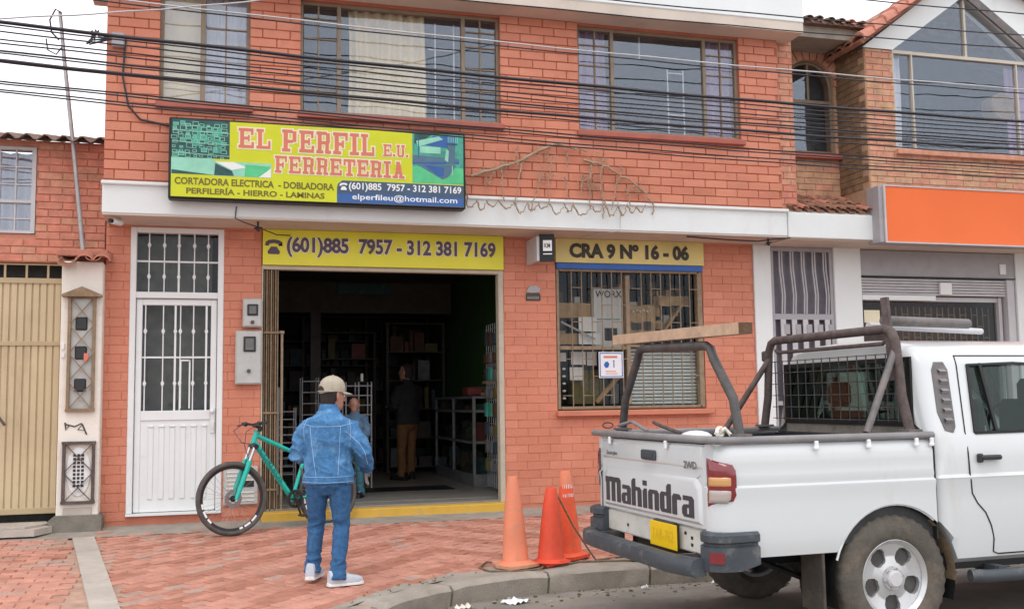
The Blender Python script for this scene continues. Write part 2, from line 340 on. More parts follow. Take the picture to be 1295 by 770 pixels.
def bricks(parents, rects, holes, y, L, H, joint, depth, mats, nmax, weights=None, jit=.0015, bev=.006, nrm=1, seed=3, name='brick'):
    """courses of bricks on the wall face y (facing -y); the biggest in view as objects, the rest joined"""
    rnd = random.Random(seed); out = []
    for ri, (x0, x1, z0, z1) in enumerate(rects):
        j0 = int(math.floor(z0/H)); 
        for j in range(j0, int(math.ceil(z1/H))+1):
            a = max(z0, j*H); b = min(z1, (j+1)*H-joint)
            if b-a < .02: continue
            iv = [(x0, x1)]
            for h in holes:
                if h[2] < b-.01 and h[3] > a+.01:
                    nv = []
                    for p, q in iv:
                        if h[1] <= p or h[0] >= q: nv.append((p, q)); continue
                        if h[0] > p: nv.append((p, h[0]))
                        if h[1] < q: nv.append((h[1], q))
                    iv = nv
            off = (j % 2)*L*.5+(rnd.random()-.5)*L*.12
            k0 = int(math.floor((x0-off)/L))
            for k in range(k0, int((x1-x0)/L)+k0+3):
                p, q = off+k*L, off+(k+1)*L-joint
                for u, w in iv:
                    c, d = max(p, u), min(q, w)
                    if d-c > .035: out.append((c, d, a, b, ri))
    out.sort(key=lambda t: (hypot((t[0]+t[1])/2, 11.2)**2+((t[2]+t[3])/2)**2)-60*(t[1]-t[0]))
    base = {}
    for k in mats:
        mb = MB().box(-.5*L, .5*L, -depth, .01, -.5*H, .5*H, b=bev); base[k] = mb.mesh(name, k)
    rest = {}
    for i, (c, d, a, b, ri) in enumerate(out):
        k = rnd.choices(mats, weights)[0]; par = parents[ri] if isinstance(parents, list) else parents
        loc = ((c+d)/2, y-rnd.random()*jit*2, (a+b)/2); sc = ((d-c)/L, 1, (b-a)/H)
        if i < nmax:
            o = link(name, base[k], par); o.location = loc; o.scale = sc; o.rotation_euler = ((rnd.random()-.5)*jit*6, (rnd.random()-.5)*jit*5, (rnd.random()-.5)*jit*6)
        else:
            rest.setdefault(par.name, (par, MB()))[1].box(c, d, loc[1]-depth, loc[1]+.01, a, b, m=mats.index(k), b=bev)
    for par, mb in rest.values(): mb.obj('brickwork', mats, par, kind='stuff')
# ================================================================== GROUND
KP = [(-9, -8.6), (-3, -7.4), (-1.2, -6.4), (0, -5.3), (.6, -4.62), (1.24, -3.9), (1.85, -3.5), (2.6, -3.33), (3.7, -3.3), (14, -3.3)]
def yk(x):
    for (a, b), (c, d) in zip(KP, KP[1:]):
        if x <= c: return b+(d-b)*max(0, (x-a)/(c-a))
    return -3.3
def zp(y): return -.045+.045*min(0, y)
ZR = -.30
MB().add([(-200, -200, -.42), (200, -200, -.42), (200, 200, -.42), (-200, 200, -.42)], [(0, 1, 2, 3)]).obj('ground', 'concrete_dark', kind='structure')
ZG = -.36
def zroad(x, y): return ZG+(ZR-ZG)*max(0, min(1, (yk(x)-y)/.85))
g = MB(); xr = [-60, -30, -15]+[-9+.25*i for i in range(97)]+[20, 40, 60]; dr = [-.3, .0, .2, .4, .6, .85, 1.5, 4, 12]
g.add([(x, yk(x)-q, zroad(x, yk(x)-q)) for x in xr for q in dr], [(9*i+j, 9*i+9+j, 9*i+10+j, 9*i+1+j) for i in range(len(xr)-1) for j in range(8)])
road = g.obj('road', 'asphalt', kind='structure')
# pavement sheet
g = MB(); xs = [-9+.25*i for i in range(int(23/.25)+1)]
vs = []; 
for x in xs:
    for t in (0, .5, 1):
        y = .12+(yk(x)+.1-.12)*t; vs.append((x, y, zp(y)-.012))
g.add(vs, [(3*i+j, 3*i+3+j, 3*i+4+j, 3*i+1+j) for i in range(len(xs)-1) for j in (0, 1)])
pave = g.obj('pavement', 'sand_joint', kind='structure')
# pavers: rows at 45 degrees that meet in a zigzag, darker and paler rows in turn
rnd = random.Random(5); pk = ['paver_pink', 'paver_terracotta', 'paver_rose', 'paver_grey']
PB = {k: MB().box(-.1, .1, -.05, .05, -.03, 0, b=.006).mesh('paver', k) for k in pk}
pv = []; PL, PW = .2, .1; APX = 1.9
def inpave(x, y, e=.12): return -8.8 < x < 13.8 and y < (-.12 if x < -1 else -.52-.1*noise.noise(V((x*2, 0, 0)))) and y > yk(x)+.38 and zp(y) < 0
def cs(y): return -1.18+.16*(-y-.62)
def addp(x, y, a, k): pv.append((x, y, a, k))
for sgn in (1, -1):
    ca, sa = cos(R(45)), sin(R(45))*sgn
    for r in range(-130, 130):
        for k in range(-75, 75):
            u = (k+.5*(r % 2))*(PL+.004); v = r*(PW+.004)
            x = APX+u*ca-v*sa; y = u*sa+v*ca
            if (x-APX)*sgn > .045: continue
            if x < cs(y)+.13 or not inpave(x, y) or x > 9: continue
            band = (r % 5) < 2
            fade = max(0., min(1., (x+.7)/1.2)) if sgn > 0 else 1
            q = rnd.random()
            if q < .03+.12*(1-fade): kk = pk[3]
            elif rnd.random() < .06+.5*(1-fade): kk = rnd.choice(pk[:3])
            else: kk = pk[1] if band else (pk[0] if q < .75 else pk[2])
            addp(x, y, R(45)*sgn, kk)
for j in range(0, 80):
    for k in range(-45, 0):
        x = -1.0+(k+.5*(j % 2))*.204; y = -.62-j*.104
        if x > cs(y)-.2 or not inpave(x, y) or x < -8: continue
        q = rnd.random(); cl = noise.noise(V((x*1.3, y*2.6, 3)))
        kk = pk[3] if cl > .12 and q < .8 else (pk[0] if q < .5 else pk[2] if q < .85 else pk[1])
        addp(x, y, 0, kk)
camp = V((0, -11.21, 1.16))
def vis(x, y):
    d = V((x, y, 0))-camp; f = d.dot(fw); u = d.dot(rt2)/f; w = d.dot(up2)/f
    return abs(u) < .5 and abs(w) < .31 and not (x > 3.2 and y < -1.6)
pv.sort(key=lambda p: hypot(p[0], p[1]+11.2)+(0 if vis(p[0], p[1]) else 100))
rest = MB()
for i, (x, y, a, k) in enumerate(pv):
    z = zp(y)+rnd.uniform(-.003, .003)
    if i < 300:
        o = link('paver', PB[k], pave); o.location = (x, y, z); o.rotation_euler = (R(2.6)+rnd.uniform(-.008, .008), rnd.uniform(-.008, .008), a+rnd.uniform(-.012, .012))
    else:
        rest.T = Matrix.Translation((x, y, z)) @ Matrix.Rotation(a, 4, 'Z'); rest.box(-.099, .099, -.049, .049, -.03, 0, m=pk.index(k), b=.005)
rest.T = None; rest.obj('paver_field', pk, pave, kind='stuff')
# concrete strips: along the facade, between the two pavings, behind the kerb
def strip(name, pts, w, mt, par, h=.004, wob=.0):
    g = MB(); vs = []
    for i, p in enumerate(pts):
        a = V(pts[max(i-1, 0)]); b = V(pts[min(i+1, len(pts)-1)]); d = (b-a).normalized(); nn = V((-d.y, d.x))
        for sg in (-.5, .5):
            q = V(p)+nn*sg*w*(1+wob*noise.noise(V((p[0]*3, p[1]*3, sg)))); vs += [(q.x, q.y, zp(q.y)+h), (q.x, q.y, zp(q.y)-.05)]
    fs = []
    for i in range(len(pts)-1):
        a = 4*i; fs += [(a, a+2, a+6, a+4), (a, a+4, a+5, a+1), (a+2, a+3, a+7, a+6)]
    return g.add(vs, fs).obj(name, mt, par, kind='structure' if par is None else None)
strip('concrete_strip', [(cs(-.62-.35*i), -.62-.35*i) for i in range(15)], .19, 'concrete_pale', pave)
MB().add([(-9, -.64, zp(-.64)+.001), (13.5, -.64, zp(-.64)+.001), (13.5, .1, -.040), (-9, .1, -.040)], [(0, 1, 2, 3)]).obj('wall_apron', 'concrete', pave)
MB().prism([(-9, -.55), (-1.62, -.55), (-1.5, -.3), (-1.5, .3), (-9, .3)], -.05, .01, 'z').obj('gate_ramp', 'concrete_pale', pave)
# kerb
kerb = MB()
kx = [-9+.1*i for i in range(231)]; path = []
for a, b in zip(KP, KP[1:]):
    nseg = max(1, int(hypot(b[0]-a[0], b[1]-a[1])/.12))
    for i in range(nseg): path.append((a[0]+(b[0]-a[0])*i/nseg, a[1]+(b[1]-a[1])*i/nseg))
path.append(KP[-1])
for _ in range(3): path = [path[0]]+[((p[0]+2*q[0]+r[0])/4, (p[1]+2*q[1]+r[1])/4) for p, q, r in zip(path, path[1:], path[2:])]+[path[-1]]
cum = [0]
for p, q in zip(path, path[1:]): cum.append(cum[-1]+hypot(q[0]-p[0], q[1]-p[1]))
def kat(s):
    for i in range(len(cum)-1):
        if cum[i+1] >= s: t = (s-cum[i])/(cum[i+1]-cum[i]); return V(path[i]).lerp(V(path[i+1]), t)
    return V(path[-1])
def kerb_piece(s0, s1, w0, w1, top, bot, b, mt, nm, par, wob=.006, seed=0):
    g = MB(); rings = []; N = max(2, int((s1-s0)/.12))
    for i in range(N+1):
        s = s0+(s1-s0)*i/N; p = kat(s); d = (kat(s+.05)-kat(s-.05)).normalized(); nn = V((-d.y, d.x)); zt = zp(p.y+.1)
        def q(o, z): r = p+nn*o; k = noise.noise(V((r.x*4+seed, r.y*4, z*8)))*wob; return (r.x+nn.x*k, r.y+nn.y*k, z+k)
        e = .012 if i in (0, N) else 0
        rings.append([q(w0+.02+e, bot), q(w0+e*.5, zt+top-b-e), q(w0+b, zt+top-e), q((w0+w1)/2, zt+top-e), q(w1, zt+top-e+.002), q(w1, zt-.08)])
    g.loft(rings); return g.obj(nm, mt, par, smooth=50)
kroot = kerb_piece(.02, cum[-1]-.02, .018, .2, -.035, ZG-.03, .01, 'moss_joint', 'kerb', None); kroot['kind'] = 'structure'
s = .1; i = 0
while s < cum[-1]-1.1:
    ln = random.uniform(.78, .98); kerb_piece(s, s+ln-.022, 0, .19, random.uniform(-.004, .006), ZG-.02, .035, 'concrete', 'kerb_stone', kroot, .009, i); s += ln; i += 1
g = MB(); vs = []; N = int(cum[-1]/.1)
for i in range(N):
    s = .05+i*.1; p = kat(s); d = (kat(s+.05)-kat(s-.05)).normalized(); nn = V((-d.y, d.x))
    a = p+nn*.19; b = p+nn*(.44+.05*noise.noise(V((i*.3, 0, 0)))); vs += [(a.x, a.y, zp(a.y)+.0), (b.x, b.y, zp(b.y)-.006)]
g.add(vs, [(2*i, 2*i+2, 2*i+3, 2*i+1) for i in range(N-1)]).obj('kerb_backing', 'concrete', kroot)
g = MB()
rnd = random.Random(8)
for i in range(170):
    s = rnd.uniform(6.5, 16); p = kat(s); d = (kat(s+.05)-kat(s-.05)).normalized(); nn = V((-d.y, d.x)); q = p+nn*(.2+abs(rnd.gauss(0, .06)) if rnd.random() < .7 else -.02)
    zz = zp(q.y) if (q-p).dot(nn) > .1 else ZG
    for _ in range(3):
        a = rnd.uniform(0, 6.28); l = rnd.uniform(.008, .022); g.add([(q.x, q.y, zz), (q.x+cos(a)*.01, q.y+sin(a)*.01, zz), (q.x+cos(a+1)*l, q.y+sin(a+1)*l, zz+l)], [(0, 1, 2)])
g.obj('kerb_weeds', 'moss', kind='stuff', label='tiny weeds and moss in the joints along the kerb', cat='weeds')
# ================================================================== RED BUILDING
bld = thing('brick_building', 'two-storey building of coral-painted brick with hardware shop, white ledge and lime sign', 'building', (2.6, 0, -.05))
LX0, LX1 = -1.10, 6.31
holes = [(-.86, .07, .05, 3.0), (.46, 3.13, -.06, 3.03), (3.76, 5.63, 1.03, 3.03)]
lw = wall_holes(LX0, .46, -.06, 3.03, holes, 0, .22).obj('ground_floor_wall', 'coral_wall', bld); lw2 = wall_holes(3.13, LX1, -.06, 3.03, holes, 0, .22).obj('ground_floor_wall', 'coral_wall', bld)
uh = [(-.58, .30, 4.19, 5.37), (.81, 2.97, 4.17, 5.37), (3.88, 5.90, 4.16, 5.37)]
uw = wall_holes(-1.08, 6.42, 3.3, 5.40, uh, -.57, -.37).obj('upper_floor_wall', 'coral_joint', bld)
bricks([uw]*2, [(-1.08, 6.415, 3.355, 5.40)], uh+[], -.57, .278, .0965, .0068, .013, ['coral_paint', 'coral_paint_pale', 'coral_paint_deep'], 210, [6, 3, 2], .0024, .006, seed=4)
bricks([lw, lw2], [(-1.10, .455, -.02, 3.03), (3.135, 6.31, -.02, 3.03)], holes, 0, .262, .0935, .003, .005, ['coral_paint', 'coral_paint_pale', 'coral_paint_deep'], 90, [8, 3, 1], .0022, .002, seed=9)
for q in ((-1.1, -.9, .22, 6.8, -.05, 6.0), (6.22, 6.41, .22, 6.8, -.05, 6), (-1.1, 6.41, 6.8, 7.0, -.05, 6), (-1.08, -.93, -.37, .22, 3.3, 5.4), (6.25, 6.42, -.37, .22, 3.3, 5.4)): MB().box(*q).obj('side_wall', 'coral_wall', bld)
# ledge slab
MB().box(-1.09, 6.46, -.60, .25, 3.03, 3.34, b=.012).box(-1.10, 6.47, -.63, -.2, 3.315, 3.352, b=.008).obj('ledge', 'white_render', bld)
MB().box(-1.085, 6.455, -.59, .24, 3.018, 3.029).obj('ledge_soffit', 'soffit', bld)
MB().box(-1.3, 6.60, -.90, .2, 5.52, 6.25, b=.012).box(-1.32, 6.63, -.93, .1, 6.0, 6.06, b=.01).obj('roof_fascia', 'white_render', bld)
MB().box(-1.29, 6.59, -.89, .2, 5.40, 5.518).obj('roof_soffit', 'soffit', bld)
MB().box(-1.3, 6.6, .2, 7.0, 5.9, 6.1).obj('roof', 'concrete', bld)
for (a, b, c, d) in uh:
    MB().box(a-.03, b+.03, -.645, -.5, c-.075, c-.012, b=.008).obj('sill', 'sill_red', bld)
# upper windows
def upwin(x0, x1, z0, z1, mull, thin, name='window'):
    w = MB(); y0, y1 = -.53, -.475; t = .032
    w.box(x0, x0+t, y0, y1, z0, z1).box(x1-t, x1, y0, y1, z0, z1).box(x0+t, x1-t, y0, y1, z0, z0+t).box(x0+t, x1-t, y0, y1, z1-t, z1)
    for m_, tw in mull: w.box(m_-tw/2, m_+tw/2, y0, y1, z0+t, z1-t)
    for (a, b, c, d) in thin: w.box(a, b, y0+.012, y1-.012, c, d)
    o = w.obj(name, 'olive_frame', bld)
    xs = [x0+.02]+[m_ for m_, _ in mull]+[x1-.02]
    for a, b in zip(xs, xs[1:]): MB().box(a+.02, b-.02, -.503, -.499, z0+.02, z1-.02).obj('pane', 'window_glass', o)
    return o
th = lambda x, a, b: (x-.008, x+.008, a, b)
hz = lambda z, a, b: (a, b, z-.006, z+.006)
w1 = upwin(-.58, .30, 4.19, 5.37, [(-.165, .05)], [th(.06, 4.22, 5.34)]+[hz(z, -.13, .27) for z in (5.0, 4.82, 4.42)])
w2 = upwin(.81, 2.97, 4.17, 5.37, [(1.215, .04), (2.565, .04)], [th(1.0, 4.2, 5.34), th(2.76, 4.2, 5.34)]+[hz(z, .85, 1.19) for z in (5.2, 4.98, 4.73, 4.42)]+[hz(z, 2.6, 2.93) for z in (5.2, 5.03, 4.78, 4.54, 4.35)])
w3 = upwin(3.88, 5.90, 4.16, 5.37, [(4.315, .038), (5.475, .038)], [th(4.11, 4.2, 5.34), th(5.69, 4.2, 5.34)]+[hz(z, 3.92, 4.29) for z in (5.17, 4.93, 4.67, 4.4)]+[hz(z, 5.5, 5.86) for z in (5.17, 4.93, 4.67, 4.4)])
def curtain(x0, x1, z0, z1, y, mt, par, amp=.03, wl=.11, name='curtain', seed=0):
    n = max(8, int((x1-x0)/.012)); v = []
    for i in range(n+1):
        x = x0+(x1-x0)*i/n; yy = y+amp*sin(x/wl*6.28+2*noise.noise(V((x*5, seed, 0))))
        for k in range(5):
            z = z0+(z1-z0)*k/4; v.append((x+.01*sin(k+x*9), yy*1+.01*noise.noise(V((x*8, z*3, seed))), z))
    MB().add(v, [(5*i+k, 5*i+5+k, 5*i+6+k, 5*i+1+k) for i in range(n) for k in range(4)]).obj(name, mt, par, smooth=80)
curtain(-.56, -.18, 4.2, 5.36, -.42, 'curtain_cream', w1, .006, .3); curtain(-.14, .28, 4.2, 5.36, -.40, 'curtain_white', w1, .012, .1)
curtain(1.33, 2.17, 4.2, 5.36, -.40, 'curtain_cream', w2, .03, .12)
curtain(3.92, 4.27, 4.2, 5.36, -.40, 'curtain_violet', w3, .03, .12); curtain(5.5, 5.88, 4.2, 5.36, -.40, 'curtain_violet', w3, .03, .12)
# thin white inner grids seen through the panes
MB().box(2.27, 2.285, -.41, -.4, 4.22, 5.3).box(2.48, 2.495, -.41, -.4, 4.22, 5.3).box(2.2, 2.5, -.41, -.4, 5.0, 5.012).box(2.2, 2.5, -.41, -.4, 4.72, 4.732).box(2.2, 2.5, -.41, -.4, 4.45, 4.462).obj('inner_grid', 'grey_metal_light', w2)
MB().box(5.05, 5.065, -.41, -.4, 4.2, 5.0).box(5.25, 5.265, -.41, -.4, 4.2, 5.0).box(5.06, 5.25, -.41, -.4, 4.95, 4.962).box(5.06, 5.25, -.41, -.4, 4.7, 4.712).box(5.06, 5.25, -.41, -.4, 4.45, 4.462).box(4.7, 4.715, -.41, -.4, 5.1, 5.36).obj('inner_grid', 'grey_metal_light', w3)
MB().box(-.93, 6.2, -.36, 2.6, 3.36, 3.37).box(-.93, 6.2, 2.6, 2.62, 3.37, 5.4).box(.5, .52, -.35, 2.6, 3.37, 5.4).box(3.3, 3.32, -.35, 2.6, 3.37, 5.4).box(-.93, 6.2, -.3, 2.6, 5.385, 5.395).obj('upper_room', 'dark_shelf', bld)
# ---------------- white door
door = thing('metal_door', 'white metal house door with barred glass and barred transom beside the meter boxes', 'door', (-.4, .02, .06))
f = MB(); fm = dict(b=.006)
f.box(-.86, -.80, -.02, .1, .07, 3.0, **fm).box(.01, .07, -.02, .1, .07, 3.0, **fm).box(-.80, .01, -.02, .1, 2.945, 3.0, **fm).box(-.80, .01, -.02, .1, 2.26, 2.325, **fm).box(-.86, .07, -.05, .1, .045, .068)
df = f.obj('door_frame', 'white_metal', door)
f = MB(); f.box(-.795, -.735, .02, .07, .075, 2.255, **fm).box(-.055, .005, .02, .07, .075, 2.255, **fm).box(-.735, -.055, .02, .07, 2.19, 2.255, **fm).box(-.735, -.055, .02, .07, 1.0, 1.10, **fm).box(-.735, -.055, .035, .06, .075, 1.0)
for i in range(6):
    x = -.66+i*.105; f.box(x, x+.052, .022, .036, .20, .93, b=.012)
    f.box(x-.002, x+.054, .012, .036, .93, .95, b=.005)
lf = f.obj('door_leaf', 'white_metal', door)
MB().box(-.735, -.055, .05, .054, 1.1, 2.19).obj('pane', 'shop_glass', lf)
MB().box(-.80, .01, .05, .054, 2.325, 2.945).obj('transom_pane', 'shop_glass', door)
def bars(xs, z0, z1, y, hzs, xa, xb, dia, parent, mt='white_metal', name='grille'):
    f = MB()
    for i, x in enumerate(xs):
        w = .02 if i % 3 == 2 else .011
        f.box(x-w/2, x+w/2, y-.006, y+.006, z0, z1)
        for d in dia: f.add([(x, y-.02, d-.04), (x+.017, y-.02, d), (x, y-.02, d+.04), (x-.017, y-.02, d), (x, y, d-.045), (x+.02, y, d), (x, y, d+.045), (x-.02, y, d)], [(0, 1, 2, 3), (0, 4, 5, 1), (1, 5, 6, 2), (2, 6, 7, 3), (3, 7, 4, 0)])
    for z in hzs: f.box(xa, xb, y+.006, y+.02, z-.009, z+.009)
    return f.obj(name, mt, parent)
bars([-.705, -.53, -.41, -.36, -.23, -.10], 1.1, 2.19, .035, [1.65], -.735, -.055, [1.92, 1.38], lf)
bars([-.68, -.53, -.385, -.23, -.09], 2.325, 2.945, .035, [2.65], -.80, .01, [2.82, 2.49], door)
MB().box(-.36, -.345, .03, .06, 1.12, 1.62).box(-.27, -.255, .03, .06, 1.12, 1.62).box(-.36, -.255, .03, .06, 1.61, 1.625).obj('hatch_frame', 'white_metal', lf)
MB().box(-.045, -.005, .0, .02, .86, 1.12, b=.006).sphere((-.035, -.03, 1.09), .028, 12, 8).box(-.03, -.015, -.03, .0, .9, .98, b=.004).obj('door_handle', 'white_metal', door, smooth=40)
MB().box(-.9, .2, .3, .32, 0, 3).obj('back_screen', 'goods_e', bld)

# ---------------- garage doorway, folding grille
MB().box(3.07, 3.13, -.02, .1, .0, 2.63, b=.006).box(.46, 3.13, -.012, .08, 2.585, 2.632, b=.006).box(.46, .475, -.01, .1, 0, 2.585).obj('shutter_frame', 'dirty_cream', bld)
fg = thing('folding_grille', 'brown folding metal gate stacked open at the left of the shop doorway', 'gate', (.55, .05, .02))
for i in range(7):
    x = .485+i*.023; MB().box(x, x+.015, .0 if i % 2 else .03, .075 if i % 2 else .10, .02, 2.58, b=.003).obj('slat', 'brown_grille' if i % 3 else 'window_grille', fg)
for z in (.25, 1.05, 1.9): MB().box(.48, .645, -.012, -.002, z, z+.02).obj('link_bar', 'brown_grille', fg)
MB().box(.665, .69, .03, .06, .02, 1.92).box(.65, .70, .02, .07, 1.90, 1.93).obj('lock_post', 'window_grille', fg)
MB().box(.47, 3.12, -.18, .0, -.07, .035, b=.008).obj('step', 'step_yellow', bld)
MB().box(.46, 3.13, .0, .35, -.05, .055).obj('threshold', 'tile_floor', bld)
# ---------------- shop room
MB().box(-.9, 6.2, .35, 6.8, -.05, .06).obj('shop_floor', 'tile_floor', bld)
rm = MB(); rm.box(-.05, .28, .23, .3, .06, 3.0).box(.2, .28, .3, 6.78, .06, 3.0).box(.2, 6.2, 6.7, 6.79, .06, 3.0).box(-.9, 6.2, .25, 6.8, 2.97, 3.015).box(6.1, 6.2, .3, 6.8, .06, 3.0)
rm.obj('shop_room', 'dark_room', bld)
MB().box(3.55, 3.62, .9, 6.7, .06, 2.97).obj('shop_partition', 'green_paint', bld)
MB().box(1.35, 1.5, 4.3, 4.45, .06, 2.97).box(.3, 3.5, 4.32, 4.4, 2.5, 2.97).obj('shop_beam', 'dark_shelf', bld)
# white grids: wire racks standing behind the man
def wire_rack(x0, x1, y, z1, nv, nh, label, mt='grey_metal_light'):
    t = thing('wire_rack', label, 'rack', ((x0+x1)/2, y, .06)); f = MB(); g2 = MB()
    for i in range(nv+1):
        x = x0+(x1-x0)*i/nv; f.tube([(x, y, .06), (x, y, z1)], .009, 5)
        f.tube([(x, y+.35, .06), (x, y+.35, z1)], .009, 5)
    for i in range(nh):
        z = .25+(z1-.3)*i/(nh-1); g2.tube([(x0, y, z), (x1, y, z)], .007, 5).tube([(x0, y+.35, z), (x1, y+.35, z)], .006, 4)
        for k in range(6): xx = x0+(x1-x0)*k/5; g2.tube([(xx, y, z), (xx, y+.35, z)], .004, 4)
    f.obj('uprights', mt, t); g2.obj('shelves', mt, t)
wire_rack(.78, 1.0, 2.4, 1.1, 1, 9, 'low grey wire rack just inside the doorway behind the bicycle')
wire_rack(1.12, 1.55, 2.9, 1.5, 2, 9, 'grey wire rack rising behind the khaki cap of the man outside')
wire_rack(1.62, 1.95, 2.2, 1.42, 2, 10, 'grey wire rack with a white tube on top right of the khaki cap')
tag(MB().tube([(1.84, 2.3, 1.43), (1.84, 2.3, 1.53)], .018, 8).obj('white_tube', 'paper'), 'short white tube standing on top of the wire rack', 'tube')
tag(MB().tube([(.72, 1.5, .07), (.73, 1.55, 1.35)], .018, 8).obj('upright_pipe', 'grey_metal'), 'grey pipe standing upright inside the doorway on the left', 'pipe')
# shelves full of goods along the back and left
def shelving(x0, x1, y, z1, n, label, seed, along='x', x=0):
    t = thing('shelf_unit', label, 'shelves', ((x0+x1)/2, y, .06)); f = MB(); rr = random.Random(seed); gm = ['goods_a', 'goods_b', 'goods_c', 'goods_d', 'goods_e', 'goods_f']; g = MB()
    nx = max(1, round((x1-x0)/1.1))
    for i in range(nx+1): f.box(x0+(x1-x0)*i/nx-.02, x0+(x1-x0)*i/nx+.02, y, y+.4, .06, z1)
    for i in range(n):
        z = .15+(z1-.15)*i/(n-1); f.box(x0, x1, y+.001, y+.4, z-.02, z)
        xx = x0+.05
        if i == n-1: continue
        while xx < x1-.15:
            w = rr.uniform(.05, .22); h = rr.uniform(.3, .85)*(z1/n)
            if rr.random() < .8: g.box(xx, xx+w, y+.03, y+.3, z+.001, z+h, m=rr.choices(range(6), [6, 4, 4, 2, 2, 1])[0])
            xx += w+rr.uniform(.01, .06)
    f.obj('frame', 'dark_shelf', t); g.obj('stock', gm, t, kind='stuff')
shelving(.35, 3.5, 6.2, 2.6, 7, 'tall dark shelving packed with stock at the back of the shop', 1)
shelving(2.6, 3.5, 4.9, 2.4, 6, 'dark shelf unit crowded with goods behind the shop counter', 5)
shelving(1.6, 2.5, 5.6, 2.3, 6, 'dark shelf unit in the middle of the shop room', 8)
# display case
dc = thing('display_case', 'glass display counter with grey metal edges inside the shop doorway', 'display counter', (3.3, 2.7, .06))
f = MB(); X0, X1, Y0, Y1 = 3.20, 3.5, 1.72, 4.05
for x in (X0, X1):
    for y in (Y0, (Y0+Y1)/2, Y1): f.box(x-.018, x+.018, y-.018, y+.018, .18, 1.2)
for z in (.2, .62, 1.02, 1.2):
    for x in (X0, X1): f.box(x-.016, x+.016, Y0, Y1, z-.016, z+.016)
    for y in (Y0, Y1): f.box(X0, X1, y-.016, y+.016, z-.016, z+.016)
f.obj('frame', 'goods_e', dc); MB().box(X0-.01, X1+.01, Y0-.01, Y1+.01, .06, .185).obj('plinth', 'goods_e', dc)
f = MB(); rr = random.Random(3)
for z in (.21, .63, 1.03): f.box(X0+.02, X1-.02, Y0+.02, Y1-.02, z, z+.01, m=4)
for z, h in ((.22, .3), (.64, .28), (1.04, .1)):
    y = Y0+.05
    while y < Y1-.15:
        w = rr.uniform(.05, .16); f.box(X0+.04, X0+.2, y, y+w, z, z+h*rr.uniform(.4, .9), m=rr.choices(range(6), [2, 2, 3, 2, 2, 2])[0]); y += w+.03
f.obj('stock', ['goods_a', 'goods_b', 'goods_c', 'goods_d', 'goods_e', 'goods_f'], dc, kind='stuff'); MB().box(X0-.004, X0, Y0, Y1, .2, 1.2).box(X0, X1, Y0-.004, Y0, .2, 1.2).box(X0, X1, Y0, Y1, 1.216, 1.222).obj('glazing', 'case_glass', dc)
tag(MB().box(3.22, 3.44, 2.1, 2.45, 1.225, 1.34, b=.02).obj('plastic_tub', 'goods_f'), 'reddish plastic tub on the glass display counter', 'tub')
f = thing('tool_stand', 'small orange stepped stand of goods on the counter beside the red tub', 'stand', (3.4, 1.85, 1.225))
for i in range(6): MB().box(3.36+.012*i, 3.50, 1.76, 1.98, 1.225+i*.075, 1.26+i*.075, b=.004).obj('tray', 'goods_d' if i % 2 else 'wood_board', f)
# hanging goods on the grid at the right jamb
hg = thing('wire_display', 'black wire grid hung with packets just inside the right doorway jamb', 'display rack', (3.42, .75, .3))
f = MB()
for i in range(9): f.tube([(3.27, .5+i*.1, .1), (3.27, .5+i*.1, 2.1)], .006, 4)
for i in range(14): f.tube([(3.27, .48, .15+i*.145), (3.27, 1.35, .15+i*.145)], .006, 4)
f.obj('grid', 'grey_metal', hg); rr = random.Random(6)
for i in range(8):
    for j in range(4):
        y = .55+j*.2; z = .3+i*.22; w = .07; o = MB().box(3.22, 3.26, y, y+w*rr.uniform(1, 1.8), z, z+rr.uniform(.1, .17), b=.004).obj('packet', rr.choice(['goods_c', 'goods_e', 'goods_d', 'goods_b', 'print_teal', 'goods_e']), hg)
tag(MB().lathe([(.01, 0), (.17, .0), (.18, -.02), (.16, -.035), (.01, -.035)], (2.85, 5.0, 2.85), 8, axis='y').obj('round_badge', 'sign_yellow', smooth=30), 'round yellow badge hanging from the dark shop ceiling beam', 'badge')
tag(MB().box(1.75, 2.55, 4.27, 4.31, 2.78, 2.94).obj('banner', 'print_teal_dark'), 'dark banner on the beam inside the shop', 'banner')
MB().box(1.1, 2.9, 1.5, 2.1, .061, .068, b=.002).obj('door_mat', 'black', label='dark mat on the shop floor just inside the doorway', cat='mat')
# ---------------- sign boards
def phone_icon(x, z, w, y, mt, par, y2=None):
    f = MB(); q = lambda u, v: (x+u*w, z+v*w)
    base = [q(.18, 0), q(.82, 0), q(.86, .16), q(.66, .45), q(.34, .45), q(.14, .16)]
    f.prism(base, y, y-.002, 'y')
    top = [q(0, .5), q(.02, .72), q(.2, .84), q(.5, .88), q(.8, .84), q(.98, .72), q(1, .5), q(.78, .5), q(.76, .62), q(.5, .66), q(.24, .62), q(.22, .5)]
    n = len(top); 
    for i in range(5): f.prism([top[i], top[i+1], top[10-i] if i < 5 else top[6], top[11-i]], y, y-.002, 'y')
    f.prism([top[5], top[6], top[7]], y, y-.002)
    f.obj('phone_emblem', mt, par)
